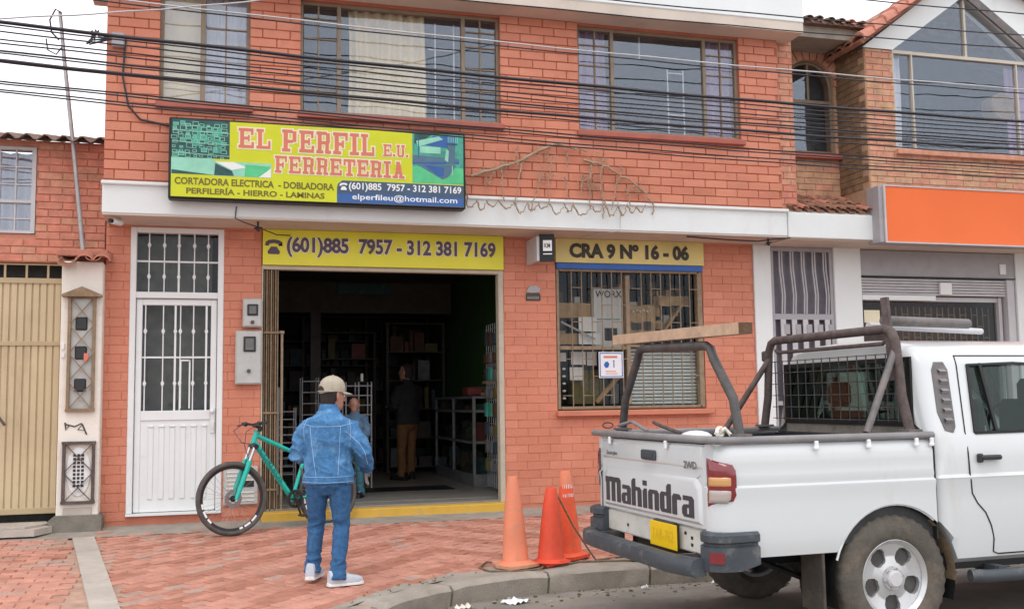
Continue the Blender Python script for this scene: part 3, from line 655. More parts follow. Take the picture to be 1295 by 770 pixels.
# slab letters
def slab(ch):
    E_ = [(.0, 0, .45, .14), (.1, 0, .36, 1), (0, .86, .45, 1), (.36, 0, 1, .15), (.84, 0, 1, .32), (.36, .43, .68, .57), (.60, .34, .72, .66), (.36, .85, .96, 1), (.80, .68, .96, 1)]
    F_ = [(.0, 0, .55, .14), (.1, 0, .38, 1), (0, .86, .5, 1), (.36, .40, .70, .54), (.60, .30, .74, .64), (.36, .85, 1, 1), (.84, .64, 1, 1)]
    L_ = [(0, 0, .5, .14), (.12, 0, .40, 1), (0, .86, .52, 1), (.40, 0, 1, .15), (.84, 0, 1, .42)]
    I_ = [(0, 0, 1, .14), (.28, 0, .72, 1), (0, .86, 1, 1)]
    T_ = [(.22, 0, .78, .14), (.36, 0, .64, 1), (0, .86, 1, 1), (0, .62, .16, 1), (.84, .62, 1, 1)]
    P_ = [(0, 0, .55, .14), (.1, 0, .38, 1), (0, .86, .70, 1), (.38, .40, .72, .54), (.70, .46, .96, .94)]
    R_ = [(0, 0, .48, .14), (.1, 0, .36, 1), (0, .86, .70, 1), (.36, .42, .70, .56), (.66, .50, .92, .94), (.62, 0, .86, .5), (.60, 0, 1, .14)]
    U_ = [(0, .86, .42, 1), (.1, .12, .34, 1), (.58, .86, 1, 1), (.66, .12, .90, 1), (.18, 0, .82, .15)]
    A = [[(.12, 0), (.36, 0), (.60, 1), (.40, 1)], [(.88, 0), (.62, 0), (.40, 1), (.60, 1)]]
    if ch == 'A': return [(0, 0, .44, .13), (.54, 0, 1, .13), (.3, .28, .7, .40), (.3, .88, .62, 1)], A
    if ch == '.': return [(0, 0, 1, .2)], []
    return dict(E=E_, F=F_, L=L_, I=I_, T=T_, P=P_, R=R_, U=U_)[ch], []
def slab_text(s, x0, x1, z, h, y, par, grow=.014, gap=.16, adv=None):
    W = {'I': .62, '.': .25, 'L': .92, 'A': 1.05, ' ': .55}; tot = sum(W.get(c, 1) for c in s)+gap*(len(s)-1); k = (x1-x0)/tot; x = x0; f = MB(); o = MB(); q = 0
    for c in s:
        w = W.get(c, 1)*k
        if c != ' ':
            rc, pl = slab(c)
            for (a, b, d, e) in rc:
                q += 1; f.box(x+a*w, x+d*w, y-.004-.00006*q, y-.002, z+b*h, z+e*h)
                o.box(x+a*w-grow, x+d*w+grow, y-.0016-.00002*q, y-.0005, z+b*h-grow, z+e*h+grow)
            for p in pl:
                q += 1; P2 = [(x+u*w, z+v*h) for u, v in p]; f.prism(P2, y-.002, y-.004-.00006*q); cx = sum(p_[0] for p_ in P2)/4
                o.prism([(u+(grow if u > cx else -grow), v+(grow if v > z+h/2 else -grow)) for u, v in P2], y-.0005, y-.0016-.00002*q)
        x += w+gap*k
    o.obj('letter_outline', 'sign_pale', par); f.obj('lettering', 'sign_red', par)
ms = thing('shop_sign', 'long lime-green shop sign EL PERFIL E.U. FERRETERIA with machine pictures above the ledge', 'sign', (1.0, -.68, 3.18))
SX0, SX1, SZ0, SZ1, SY = -.47, 2.515, 3.165, 3.975, -.80
MB().box(SX0, SX1, SY+.006, -.64, SZ0, SZ1, b=.012).obj('sign_case', 'black', ms)
MB().box(SX0+.025, SX1-.025, SY, SY+.008, SZ0+.02, SZ1-.02).obj('sign_face', 'sign_lime', ms)
# printed pictures
pr = MB(); rr = random.Random(2); y = SY-.001
MB_ = lambda: MB()
pr.box(SX0+.025, SX0+.575, y, SY, 3.575, 3.955, m=1).box(SX0+.025, SX0+.43, y, SY, 3.41, 3.575, m=2).box(SX0+.43, SX0+.98, y, SY, 3.405, 3.55, m=2)
for i in range(16):
    u = SX0+.03+rr.random()*.42; v = 3.585+rr.random()*.28; pr.box(u, u+rr.uniform(.05, .12), y-.0006-.00003*i, y, v, v+rr.uniform(.04, .09), m=0)
for i in range(64):
    u = SX0+.03+(i % 8)*.066+rr.uniform(-.012, .012); v = 3.585+(i//8)*.044+rr.uniform(-.01, .01); w = rr.uniform(.03, .06); hh = w*rr.uniform(.55, .85); d = .00004*i; e = .0045
    w = min(w, SX0+.57-u); hh = min(hh, 3.95-v)
    pr.box(u, u+w, y-.0014-d, y, v, v+hh, m=3); pr.box(u+e, u+w-e, y-.0016-d, y, v+e, v+hh-e, m=rr.choice([1, 1, 1, 0]))
for k in range(3): pr.prism([(SX0+.03, 3.62+k*.11), (SX0+.57, 3.60+k*.115), (SX0+.57, 3.606+k*.115), (SX0+.03, 3.626+k*.11)], y-.0046, y, m=3)
pr.prism([(SX0+.43, 3.41), (SX0+.62, 3.41), (SX0+.60, 3.46), (SX0+.44, 3.53)], y-.001, y, m=1); pr.prism([(SX0+.44, 3.545), (SX0+.62, 3.548), (SX0+.74, 3.50), (SX0+.60, 3.47)], y-.0012, y, m=7); pr.prism([(SX0+.72, 3.41), (SX0+.9, 3.408), (SX0+.97, 3.52), (SX0+.73, 3.53)], y-.0013, y, m=4); pr.prism([(SX0+.86, 3.408), (SX0+.978, 3.408), (SX0+.978, 3.50)], y-.0015, y, m=7)
pr.prism([(SX0+.03, 3.41), (SX0+.43, 3.41), (SX0+.03, 3.45)], y-.001, y, m=1)
X = 1.945
pr.box(X, SX1-.025, y, SY, 3.425, 3.955, m=0).box(X, SX1-.026, y-.0004, y, 3.425, 3.60, m=4)
pr.prism([(X+.02, 3.955), (X+.22, 3.955), (X+.10, 3.86), (X+.02, 3.84)], y-.0008, y, m=1).prism([(X+.22, 3.93), (X+.46, 3.94), (X+.46, 3.80), (X+.14, 3.83)], y-.001, y, m=5)
pr.prism([(X+.04, 3.87), (X+.28, 3.93), (X+.33, 3.90), (X+.06, 3.81)], y-.0014, y, m=3).box(X+.08, X+.30, y-.0016, y, 3.745, 3.815, m=3).box(X+.06, X+.07, y-.0015, y, 3.70, 3.90, m=5)
pr.prism([(X, 3.63), (X+.50, 3.66), (X+.50, 3.70), (X, 3.72)], y-.0012, y, m=6).prism([(X, 3.64), (X+.50, 3.67), (X+.50, 3.645), (X, 3.62)], y-.0013, y, m=5).prism([(X+.03, 3.63), (X+.47, 3.63), (X+.38, 3.50), (X+.32, 3.47)], y-.0018, y, m=6)
pr.prism([(X+.12, 3.62), (X+.34, 3.60), (X+.33, 3.50), (X+.28, 3.50)], y-.0020, y, m=5)
pr.prism([(X+.36, 3.64), (X+.45, 3.64), (X+.46, 3.83), (X+.38, 3.85)], y-.0022, y, m=6).prism([(X+.345, 3.68), (X+.38, 3.66), (X+.39, 3.78), (X+.36, 3.80)], y-.0026, y, m=2).box(X+.42, X+.43, y-.003, y, 3.52, 3.62, m=3).box(X+.36, X+.48, y-.0029, y, 3.845, 3.86, m=1)
for k in range(6): pr.box(X+.38+k*.02, X+.386+k*.02, y-.0024, y, 3.87, 3.95, m=3)
pr.obj('printed_pictures', ['print_teal', 'print_teal_dark', 'print_mint', 'print_mint', 'print_green', 'sign_blue', 'print_bluegrey', 'print_white'], ms)
MB().prism([(1.165, SZ0+.021), (SX1-.026, SZ0+.021), (SX1-.026, 3.415), (1.22, 3.415), (1.175, 3.38), (1.165, 3.34)], SY-.0015, SY).obj('phone_panel', 'sign_blue', ms)
MB().prism([(1.166, 3.28), (SX1-.027, 3.28), (SX1-.027, 3.414), (1.22, 3.414), (1.176, 3.379), (1.166, 3.34)], SY-.0025, SY-.0015).obj('phone_panel_top', 'sign_navy', ms)
slab_text('EL', .19, .50, 3.70, .20, SY, ms); slab_text('PERFIL', .615, 1.545, 3.685, .225, SY, ms); slab_text('E.U.', 1.64, 1.90, 3.69, .125, SY, ms, .009)
slab_text('FERRETERIA', .545, 1.86, 3.465, .172, SY, ms, .012)
text('CORTADORA ELECTRICA  - DOBLADORA', -.41, 3.305, 1.545, .072, SY-.002, 'print_olive', ms, .032); text('PERFILERÍA - HIERRO - LAMINAS', -.30, 3.215, 1.34, .074, SY-.002, 'print_olive', ms, .032)
text('(601)885  7957 - 312 381 7169', 1.285, 3.305, 1.18, .095, SY-.004, 'print_white', ms, .022); text('elperfileu@hotmail.com', 1.32, 3.205, 1.10, .08, SY-.004, 'print_white', ms, .012)
phone_icon(1.19, 3.315, .085, SY-.003, 'print_white', ms)
gs = thing('phone_sign', 'long yellow board with phone numbers over the shop doorway', 'sign', (1.8, -.03, 2.63))
MB().box(.465, 3.13, -.05, -.012, 2.63, 3.016, b=.004).obj('sign_board', 'sign_yellow', gs)
text('(601)885  7957 - 312 381 7169', .71, 2.715, 2.33, .23, -.054, 'sign_pale', gs, .075, name='letter_outline'); text('(601)885  7957 - 312 381 7169', .715, 2.72, 2.32, .22, -.0575, 'print_violet', gs, .035)
phone_icon(.49, 2.745, .18, -.052, 'print_violet', gs)
ads = thing('address_sign', 'cream board CRA 9 Nº 16 - 06 above the barred shop window', 'sign', (4.7, -.03, 2.75))
MB().box(3.755, 5.635, -.05, -.012, 2.735, 3.016, b=.004).obj('sign_board', 'sign_cream', ads)
text('CRA 9 Nº 16 - 06', 3.92, 2.785, 1.52, .185, -.053, 'print_dark', ads, .055)
# ---------------- barred shop window
sw = thing('shop_window', 'barred brown shop window with notices and a pale slatted blind behind it', 'window', (4.7, .02, 1.03))
f = MB(); f.box(3.77, 3.805, .0, .1, 1.04, 2.73, b=.005).box(5.56, 5.625, .0, .1, 1.04, 2.73, b=.005).box(3.81, 5.585, .0, .1, 1.04, 1.075, b=.005).box(3.81, 5.585, .0, .1, 2.64, 2.73, b=.005).box(4.63, 4.68, -.003, .1, 1.09, 2.60, b=.005).box(3.81, 4.63, .01, .09, 1.73, 1.77).box(4.68, 5.585, .01, .09, 1.76, 1.785)
f.obj('frame', 'window_grille', sw)
MB().box(3.77, 5.625, -.028, -.005, 2.665, 2.733, b=.004).obj('blue_strip', 'strip_blue', sw)
MB().box(3.74, 5.70, -.09, .0, .965, 1.025, b=.008).obj('sill', 'coral_paint_deep', sw)
f = MB(); rr = random.Random(4)
xs = [3.83+.125*i for i in range(1, 14)]
for x in xs:
    if abs(x-4.655) > .05: f.box(x-.005, x+.005, -.006, .006, 1.07, 2.65)
cols = [3.83]+xs+[5.56]
for i, (a, b) in enumerate(zip(cols, cols[1:])):
    for z in ((2.45, 2.05, 1.42) if i % 2 else (2.25, 1.62, 1.2)):
        f.box(a, b, -.004, .004, z-.0045, z+.0045)
f.obj('grille', 'window_grille', sw)
MB().box(3.81, 4.63, .07, .074, 1.07, 2.64).box(4.68, 5.585, .07, .074, 1.07, 2.64).obj('pane', 'shop_glass', sw)
bl = thing('slatted_blind', 'pale blue slatted roller blind behind the lower right of the barred window', 'blind', (5.13, .15, 1.08))
for i in range(16): z = 1.09+i*.0415; MB().box(4.72, 5.58, .13, .142, z, z+.031, b=.003).obj('slat', 'blind_blue', bl)
def item(name, x0, x1, z0, z1, y, d, mt, label, cat, b=.004):
    return tag(MB().box(x0, x1, y, y+d, z0, z1, b=b).obj(name, mt), label, cat)
t = item('panel_board', 4.33, 4.72, 1.78, 2.47, .27, .1, 'print_mint', 'pale green tool display panel headed WORX in the window', 'display panel'); t.data.materials[0] = M['paper']
text('WORX', 4.35, 2.365, .34, .085, .264, 'print_dark', t, .01); MB().box(4.46, 4.62, .262, .268, 1.85, 2.0).obj('tool_shape', 'dark_plastic', t); MB().box(4.36, 4.66, .264, .268, 2.1, 2.11).obj('print_line', 'print_teal', t)
item('paper_notice', 4.09, 4.32, 1.95, 2.12, .15, .004, 'paper', 'larger white notice left of the WORX panel behind the bars', 'notice', 0)
item('paper_notice', 4.09, 4.36, 1.80, 1.93, .16, .004, 'paper', 'white paper notice just above the window crossbar', 'notice', 0)
item('paper_notice', 3.99, 4.17, 1.56, 1.71, .15, .004, 'paper', 'small white notice below the crossbar at left of the window', 'notice', 0)
item('paper_notice', 4.19, 4.31, 1.55, 1.71, .16, .004, 'paper', 'narrow white notice beside the blue and red one below the crossbar', 'notice', 0)
item('paper_notice', 3.97, 4.14, 1.38, 1.53, .15, .004, 'paper', 'lowest white notice at the left of the window', 'notice', 0)
item('paper_notice', 3.85, 3.93, 1.60, 1.70, .16, .004, 'paper', 'tiny white notice at the left edge of the window', 'notice', 0)
t = item('safety_poster', 4.27, 4.575, 1.40, 1.70, -.016, .004, 'paper', 'white poster with blue border and two small figures on the window bars', 'poster', 0)
MB().box(4.28, 4.565, -.018, -.0165, 1.41, 1.42).box(4.28, 4.565, -.018, -.0165, 1.68, 1.69).box(4.28, 4.29, -.018, -.0165, 1.42, 1.68).box(4.555, 4.565, -.018, -.0165, 1.42, 1.68).obj('border', 'strip_blue', t)
MB().box(4.33, 4.50, -.018, -.0165, 1.63, 1.655).box(4.35, 4.48, -.018, -.0165, 1.47, 1.48).box(4.35, 4.50, -.018, -.0165, 1.445, 1.452).obj('red_print', 'sign_red', t)
MB().prism([(4.33, 1.55), (4.35, 1.585), (4.38, 1.59), (4.40, 1.56), (4.385, 1.52), (4.35, 1.515)], -.018, -.0165).box(4.45, 4.462, -.018, -.0165, 1.52, 1.58).box(4.447, 4.465, -.018, -.0165, 1.585, 1.603).obj('pictogram', 'strip_blue', t)
item('cardboard_box', 3.90, 4.30, 2.12, 2.30, .3, .2, 'wood_board', 'flat brown cardboard box high at the left in the window', 'box')
item('cardboard_box', 3.86, 4.10, 1.80, 1.93, .2, .2, 'wood_board', 'small brown box standing on the window crossbar at the left', 'box')
item('yellow_carton', 4.02, 4.40, 1.10, 1.50, .22, .15, 'goods_d', 'yellow and brown product carton low in the window', 'carton')
t = thing('tool_board', 'brown board with a cluster of tools left of the leaning timber', 'tool board', (4.97, .28, 1.96))
MB().box(4.77, 5.12, .27, .29, 1.94, 2.27, b=.004).obj('board', 'wood_board', t); MB().box(4.81, 4.93, .25, .27, 1.98, 2.08).box(4.97, 5.08, .25, .27, 1.98, 2.08).obj('tool', 'dark_shelf', t)
f = MB()
for i in range(6): f.sphere((4.83+i*.045, .255, 2.2+.012*(i % 2)), .017, 8, 5)
f.obj('knobs', 'paper', t, smooth=60)
t = thing('wooden_bracket', 'large wooden Z-shaped bracket hanging at the upper right of the window', 'bracket', (5.38, .3, 1.98))
MB().box(5.18, 5.58, .28, .31, 2.28, 2.40, b=.006).obj('top_bar', 'wood_board', t); MB().bar((5.24, .3, 1.98), (5.52, .3, 2.34), .1, .03, ref=(0, 1, 0)).obj('diagonal_bar', 'wood_board', t)
t = thing('wooden_trestle', 'small wooden trestle of slanted boards low in the window', 'trestle', (4.42, .3, 1.1))
MB().bar((4.28, .2, 1.12), (4.28, .2, 1.45), .04).bar((4.45, .2, 1.12), (4.45, .2, 1.42), .04).obj('post', 'wood_board', t); MB().bar((4.30, .18, 1.12), (4.60, .2, 1.42), .045).obj('slanted_board', 'wood_board', t)
item('grey_canister', 4.50, 4.60, 1.10, 1.34, .2, .1, 'goods_e', 'grey canister beside the slanted boards low in the window', 'canister')
tag(MB().bar((3.86, .12, 2.06), (4.28, .12, 1.86), .02).obj('metal_rod', 'galvanised'), 'pale metal rod slanting across the left of the window', 'rod')
f = thing('hook_strip', 'strip of small white hooks at the lower left of the window', 'hooks', (3.87, .1, 1.1))
for i in range(5): MB().sphere((3.88, .1, 1.17+i*.085), (.022, .01, .014), 8, 5).obj('hook', 'paper', f, smooth=60)
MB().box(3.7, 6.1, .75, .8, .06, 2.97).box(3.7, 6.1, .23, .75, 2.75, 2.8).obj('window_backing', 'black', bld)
rr = random.Random(12); f = MB()
for i in range(60):
    u = rr.uniform(3.85, 5.5); v = rr.uniform(1.8, 2.5); f.box(u, u+rr.uniform(.04, .14), .34+rr.random()*.1, .5, v, v+rr.uniform(.05, .2), m=rr.randrange(5))
f.obj('stock_behind_window', ['goods_b', 'goods_b', 'box_grey', 'wood_board', 'wood_board'], bld, kind='stuff')
# ---------------- small fittings on the facade
def meter(x0, x1, z0, z1, label, lens, name='meter_box', lock=None):
    t = thing(name, label, 'meter box', ((x0+x1)/2, -.09, z0)); MB().box(x0, x1, -.10, -.008, z0, z1, b=.01).obj('case', 'box_grey', t); MB().box(x0+.012, x1-.012, -.108, -.099, z0+.012, z1-.012, b=.004).obj('lid', 'box_grey', t)
    a, b, c, d = lens; MB().box(a, b, -.124, -.107, c, d, b=.006).obj('window_surround', 'dark_plastic', t); MB().box(a+.02, b-.02, -.127, -.123, c+.02, d-.02).obj('window_glass', 'goods_e', t)
    if lock: MB().lathe([(.02, 0), (.02, -.02), (.004, -.02)], (lock[0], -.108, lock[1]), 12, axis='y').obj('lock', 'rust', t)
    return t
meter(.265, .462, 1.96, 2.26, 'small grey meter box above the larger one beside the door', (.31, .42, 2.08, 2.20), lock=(.365, 2.01))
meter(.195, .462, 1.36, 1.92, 'large grey meter box below the small one beside the door', (.275, .40, 1.70, 1.86), lock=(.33, 1.5))
t = thing('gas_box', 'cream louvred gas meter box low on the wall behind the bicycle wheel', 'gas box', (.26, -.03, .13))
MB().box(.09, .435, -.045, -.008, .12, .51, b=.006).obj('case', 'box_grey', t); MB().box(.275, .395, -.05, -.044, .30, .38).obj('window_glass', 'dark_plastic', t)
for i in range(8): MB().box(.12, .40 if i < 3 or i > 4 else .26, -.052, -.044, .155+i*.042, .168+i*.042).obj('louvre', 'cream_wall', t)
t = thing('hanging_sign', 'small black projecting sign with a white emblem left of the address board', 'sign', (3.5, -.3, 2.7))
MB().box(3.41, 3.45, -.42, -.02, 2.69, 2.97, b=.004).obj('sign_case', 'grey_metal_light', t); MB().prism([(3.44, -.425), (3.60, -.47), (3.60, -.455), (3.44, -.41)], 2.68, 2.99, 'z').obj('sign_face', 'black', t)
y0 = -.44
MB().add([(3.475, -.438-.006, 2.80), (3.57, -.465-.006, 2.80), (3.57, -.465-.006, 2.92), (3.475, -.438-.006, 2.92)], [(0, 1, 2, 3)]).obj('emblem_patch', 'print_white', t)
text('KM', 3.49, 2.835, .06, .05, -.46, 'print_dark', t, .01, map3=lambda u, q: (u, -.4525-(u-3.49)*.28, q)); MB().add([(3.475, -.446, 2.76), (3.57, -.473, 2.76), (3.57, -.473, 2.772), (3.475, -.446, 2.772)], [(0, 1, 2, 3)]).obj('print_line', 'print_white', t)
t = thing('wall_plaque', 'small dark plaque with a pale shield ornament on the coral wall', 'plaque', (3.48, -.03, 2.29))
MB().box(3.40, 3.57, -.025, -.008, 2.29, 2.37, b=.004).obj('plate', 'dark_shelf', t); MB().prism([(3.40, 2.385), (3.46, 2.375), (3.56, 2.385), (3.57, 2.43), (3.52, 2.46), (3.44, 2.455)], -.03, -.008).obj('ornament', 'grey_metal', t)
f = MB()
for i in range(6): f.box(3.415+i*.024, 3.425+i*.024, -.028, -.0245, 2.305, 2.335)
f.obj('engraving', 'grey_metal', t)
t = thing('security_camera', 'small white security camera under the left end of the ledge', 'camera', (-1.0, -.4, 3.0))
MB().tube([(-1.0, -.5, 2.97), (-.93, -.42, 2.965), (-.92, -.40, 2.965)], [.03, .03, .02], 12).obj('body', 'white_metal', t, smooth=40); MB().tube([(-1.02, -.525, 2.97), (-1.0, -.5, 2.97)], .022, 12).obj('lens', 'black', t); MB().tube([(-.94, -.42, 2.97), (-.94, -.42, 3.018)], .012, 8).obj('bracket', 'grey_metal', t)
def fitting(x, y, z, label, nm='lamp_fitting'):
    t = thing(nm, label, 'fitting', (x, y, z)); MB().tube([(x, y, z-.04), (x, y, z+.03)], .012, 8).obj('stem', 'dark_plastic', t); MB().sphere((x, y-.01, z-.05), .022, 8, 6).tube([(x-.04, y-.02, z-.045), (x+.04, y, z-.03)], .01, 6).obj('head', 'dark_plastic', t, smooth=50)
fitting(.40, -.45, 2.99, 'small dark clip and wire hanging under the ledge left of the phone board', 'wire_clip')
fitting(6.25, -.5, 3.0, 'small dark clip under the right end of the ledge', 'wire_clip')
tag(MB().tube([(.18, -.61, 3.14), (.17, -.61, 3.02), (.25, -.6, 2.985), (.40, -.46, 2.96), (.6, -.2, 2.93), (.75, -.06, 2.95)], .006, 5).obj('loose_wire', 'cable_black'), 'thin loose wire drooping under the ledge below the lime sign', 'wire')
tag(MB().tube([(4.30, -.635, 3.36), (4.33, -.635, 3.2), (4.32, -.64, 3.02), (4.1, -.5, 3.0), (4.0, -.2, 3.0)], .005, 5).obj('loose_wire', 'cable_grey'), 'thin pale wire running down the ledge over the address board', 'wire')
tag(MB().tube([(5.2, -.5, 3.005), (5.7, -.5, 2.985), (6.1, -.52, 2.975), (6.3, -.55, 3.0), (6.5, -.58, 3.02)], .009, 5).obj('loose_wire', 'cable_black'), 'black wire under the ledge running to the white post', 'wire')
tag(MB().tube([(-.9, -.6, 4.8), (-.92, -.62, 4.4), (-.86, -.62, 4.1), (-.75, -.60, 3.98), (-.45, -.60, 3.93), (-.2, -.6, 3.93)], .011, 5).obj('loose_wire', 'cable_black'), 'dark wire looping down the coral wall left of the lime sign', 'wire')
t = thing('junction_box', 'small pale junction box with knotted wires at the left edge of the upper wall', 'junction box', (-1.04, -.62, 4.72))
MB().box(-1.03, -.91, -.66, -.592, 4.69, 4.83, b=.01).obj('case', 'grey_metal', t)
f = MB(); rr = random.Random(2)
for i in range(7): f.tube([(-1.2+rr.uniform(-.06, .06), -.66, 4.76+rr.uniform(-.08, .08)) for _ in range(3)]+[(-1.02, -.65, 4.76)], .009, 5)
f.obj('wire_knot', 'cable_black', t)
# dried vines and wire garland on the wall
t = thing('dried_vine', 'tangle of dried pale vine stems sprawling on the coral wall above the ledge', 'vine', (3.6, -.62, 3.35))
rr = random.Random(21); f = MB(); Y = -.615
def stem(p, r=.009, mb=None):
    q_ = []
    for (x0, z0), (x1, z1) in zip(p, p[1:]):
        for k in range(4): t_ = k/4; q_.append((x0+(x1-x0)*t_+rr.uniform(-.012, .012), z0+(z1-z0)*t_+rr.uniform(-.012, .012)))
    q_.append(p[-1]); (mb or f).tube([(x, Y-.01-.02*rr.random(), z) for x, z in q_], [r*(1-.6*i/len(q_))*rr.uniform(.7, 1.25) for i in range(len(q_))], 5)
stem([(2.62, 3.56), (2.9, 3.66), (3.2, 3.78), (3.45, 3.92), (3.62, 3.97), (3.8, 3.93), (3.95, 3.9)], .022); MAIN = f; 
f = MB(); MAIN.obj('main_stem', 'vine', t); f = MB(); stem([(3.92, 3.80), (4.1, 3.78), (4.28, 3.68), (4.45, 3.60), (4.62, 3.48), (4.74, 3.32), (4.72, 3.22)], .016); f.obj('main_stem', 'vine', t)
f = MB()
for (x0, z0, x1, z1) in [(3.22, 3.83, 3.1, 3.25), (3.55, 3.83, 3.5, 3.28), (3.42, 3.62, 3.28, 3.2), (2.76, 3.66, 2.78, 3.45), (2.95, 3.74, 2.98, 3.3), (2.86, 3.62, 2.76, 3.42), (4.0, 3.78, 3.98, 3.25), (4.12, 3.74, 4.16, 3.3), (4.3, 3.6, 4.22, 3.25), (4.36, 3.78, 4.32, 3.52), (3.68, 3.6, 3.72, 3.35), (3.9, 3.65, 3.85, 3.4), (4.1, 3.5, 4.12, 3.15), (4.4, 3.5, 4.45, 3.32), (2.55, 3.52, 2.57, 3.3), (3.15, 3.92, 3.14, 3.7), (3.7, 3.9, 3.7, 3.7)]:
    xm = (x0+x1)/2+rr.uniform(-.05, .05); zm = (z0+z1)/2; stem([(x0, z0), (x0*.6+xm*.4, z0*.6+zm*.4), (xm, zm), (x1, z1)], .012)
px, pz = 2.52, 3.32
for i in range(15):
    nx = px+rr.uniform(.1, .2); dz = rr.uniform(.06, .13); Y = -.65; stem([(px, pz), ((px*2+nx)/3, pz-dz), ((px+2*nx)/3, pz-dz*.9), (nx, 3.3+rr.uniform(-.04, .03))], .011); px, pz = nx, 3.3
f.obj('side_stems', 'vine', t); f = MB()
for i in range(420):
    a = rr.choice([(3.42, 3.84), (3.44, 3.6), (3.95, 3.56), (4.12, 3.8), (4.55, 3.5), (3.0, 3.7), (4.0, 3.5)]); x = a[0]+rr.gauss(0, .07); z = a[1]+rr.gauss(0, .05); w = .014; al = rr.uniform(0, 3); yy = -.61-rr.random()*.04
    f.add([(x, yy, z), (x+w*cos(al), yy-.01, z+w*sin(al)), (x+w*1.2*cos(al+.8), yy, z+w*1.2*sin(al+.8)), (x+w*.5*cos(al+1.4), yy-.006, z+w*sin(al+1.4))], [(0, 1, 2, 3)])
f.obj('dry_leaves', 'vine', t, kind='stuff')
# ================================================================== LEFT NEIGHBOUR
nl = thing('brick_neighbour_house', 'weathered red brick house with corrugated roof left of the coral building', 'building', (-3, 0, -.05))
nh = [(-2.765, -1.776, 2.895, 3.785), (-4.4, -1.47, -.05, 2.61)]
nw = wall_holes(-6, -1.11, -.05, 3.86, nh, .02, .25).obj('front_wall', 'old_mortar', nl)
bricks(nw, [(-5.99, -1.115, 2.6, 3.86)], nh, .02, .235, .077, .009, .010, ['old_brick', 'old_brick_tan', 'old_brick_red'], 150, [4, 3, 4], .002, .004, seed=12)
MB().box(-6, -5.8, .25, 6, -.05, 3.8).obj('side_wall', 'old_brick', nl); MB().box(-6, -1.11, 6, 6.2, -.05, 4.3).obj('side_wall', 'old_brick', nl)
g = MB(); N = 5*30; v = []
for i in range(N+1):
    x = -6.1+4.98*i/N; zz = .028*sin(2*pi*x/.172)
    for (y, z) in ((-.2, 3.845), (-.2, 3.857), (3, 4.6)): v.append((x, y, z+zz))
g.add(v, [(3*i+k, 3*i+3+k, 3*i+4+k, 3*i+1+k) for i in range(N) for k in (0, 1)]); g.obj('roof', 'fibre_cement', nl, smooth=70)
w = thing('grid_window', 'white metal window with small panes in the weathered brick house', 'window', (-2.2, .05, 2.9))
f = MB()
for x in (-2.74, -2.27, -1.80): f.box(x-.02, x+.02, .0, .06, 2.9, 3.775)
for z in (2.9, 3.21, 3.755): f.box(-2.74, -1.78, .002, .058, z, z+.03)
f.obj('frame', 'grey_metal_light', w); f = MB()
for x in (-2.6, -2.42, -2.12, -1.97): f.box(x-.007, x+.007, .02, .035, 2.92, 3.76)
for z in (3.05, 3.40, 3.58): f.box(-2.73, -1.80, .018, .033, z-.006, z+.006)
f.obj('grille', 'grey_metal_light', w); MB().box(-2.73, -1.8, .05, .054, 2.91, 3.77).obj('pane', 'window_glass', w)
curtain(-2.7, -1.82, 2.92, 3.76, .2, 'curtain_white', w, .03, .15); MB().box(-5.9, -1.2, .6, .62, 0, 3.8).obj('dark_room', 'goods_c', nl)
gt = thing('corrugated_gate', 'beige corrugated metal double gate below the weathered brick wall', 'gate', (-2.6, .06, 0))
MB().box(-4.3, -1.49, .06, .11, 1.77, 1.815, b=.004).box(-4.3, -1.49, .06, .11, .10, .16, b=.004).box(-4.3, -1.49, .06, .11, 2.40, 2.455, b=.004).box(-1.515, -1.485, .03, .12, .08, 2.6).obj('frame', 'beige_gate_dark', gt)
x = -1.52
while x > -4.3:
    MB().prism([(x, .092), (x-.008, .074), (x-.057, .074), (x-.065, .092)], .12, 2.43, 'z').obj('board', 'beige_gate', gt); x -= .0685
f = MB()
for i in range(14): f.box(-1.66-i*.2, -1.64-i*.2, .06, .08, 2.45, 2.60)
f.box(-4.3, -1.5, .055, .06, 2.585, 2.6).obj('top_bars', 'beige_gate_dark', gt)
MB().tube([(-2.12, .05, 1.12), (-2.05, -.02, 1.06), (-1.99, -.03, .98)], .014, 6).obj('handle', 'rust', gt); MB().box(-4.3, -1.49, .088, .10, .1, 2.44).obj('backing', 'beige_gate_dark', gt); MB().box(-4.3, -1.49, .30, .31, .0, 2.61).obj('dark_gap', 'goods_a', gt)
tag(MB().prism([(-3.9, -.46), (-1.72, -.44), (-1.55, -.18), (-1.6, .0), (-3.9, .0)], .012, .03, 'z').obj('threshold_plate', 'concrete_pale'), 'pale bent threshold plate in front of the beige gate', 'plate')
# pillar
pl = thing('meter_pillar', 'cream rendered pillar with caged meters between the beige gate and coral wall', 'pillar', (-1.28, -.15, -.05))
MB().box(-1.485, -1.10, -.21, .02, -.06, 2.60, b=.01).obj('shaft', 'cream_wall', pl)
g = MB(); g.loft([[(x, y, z) for x, y in ((a, -.29), (b, -.29), (b, .0), (a, .0))] for a, b, z in ((-1.54, -1.06, -.08), (-1.54, -1.06, .06), (-1.49, -1.08, .10))]); g.obj('footing', 'concrete_dark', pl)
f = MB()
MB().box(-1.42, -1.155, -.225, -.205, .02, .17, b=.004).obj('patch', 'concrete_pale', pl)
def half_tile(x, y0, y1, z0, z1, r, mt, par, up=1, n=8, taper=.8):
    g = MB(); rg = []
    for (y, z, rr_) in ((y0, z0, r), (y1, z1, r*taper)):
        o = [(x+rr_*cos(a), y, z+up*rr_*.7*sin(a)) for a in [pi*i/n for i in range(n+1)]]; i_ = [(x+(rr_-.014)*cos(a), y, z+up*(rr_-.014)*.7*sin(a)) for a in [pi*(n-i)/n for i in range(n+1)]]; rg.append(o+i_)
    return g.loft(rg).obj('roof_tile', mt, par, smooth=50)
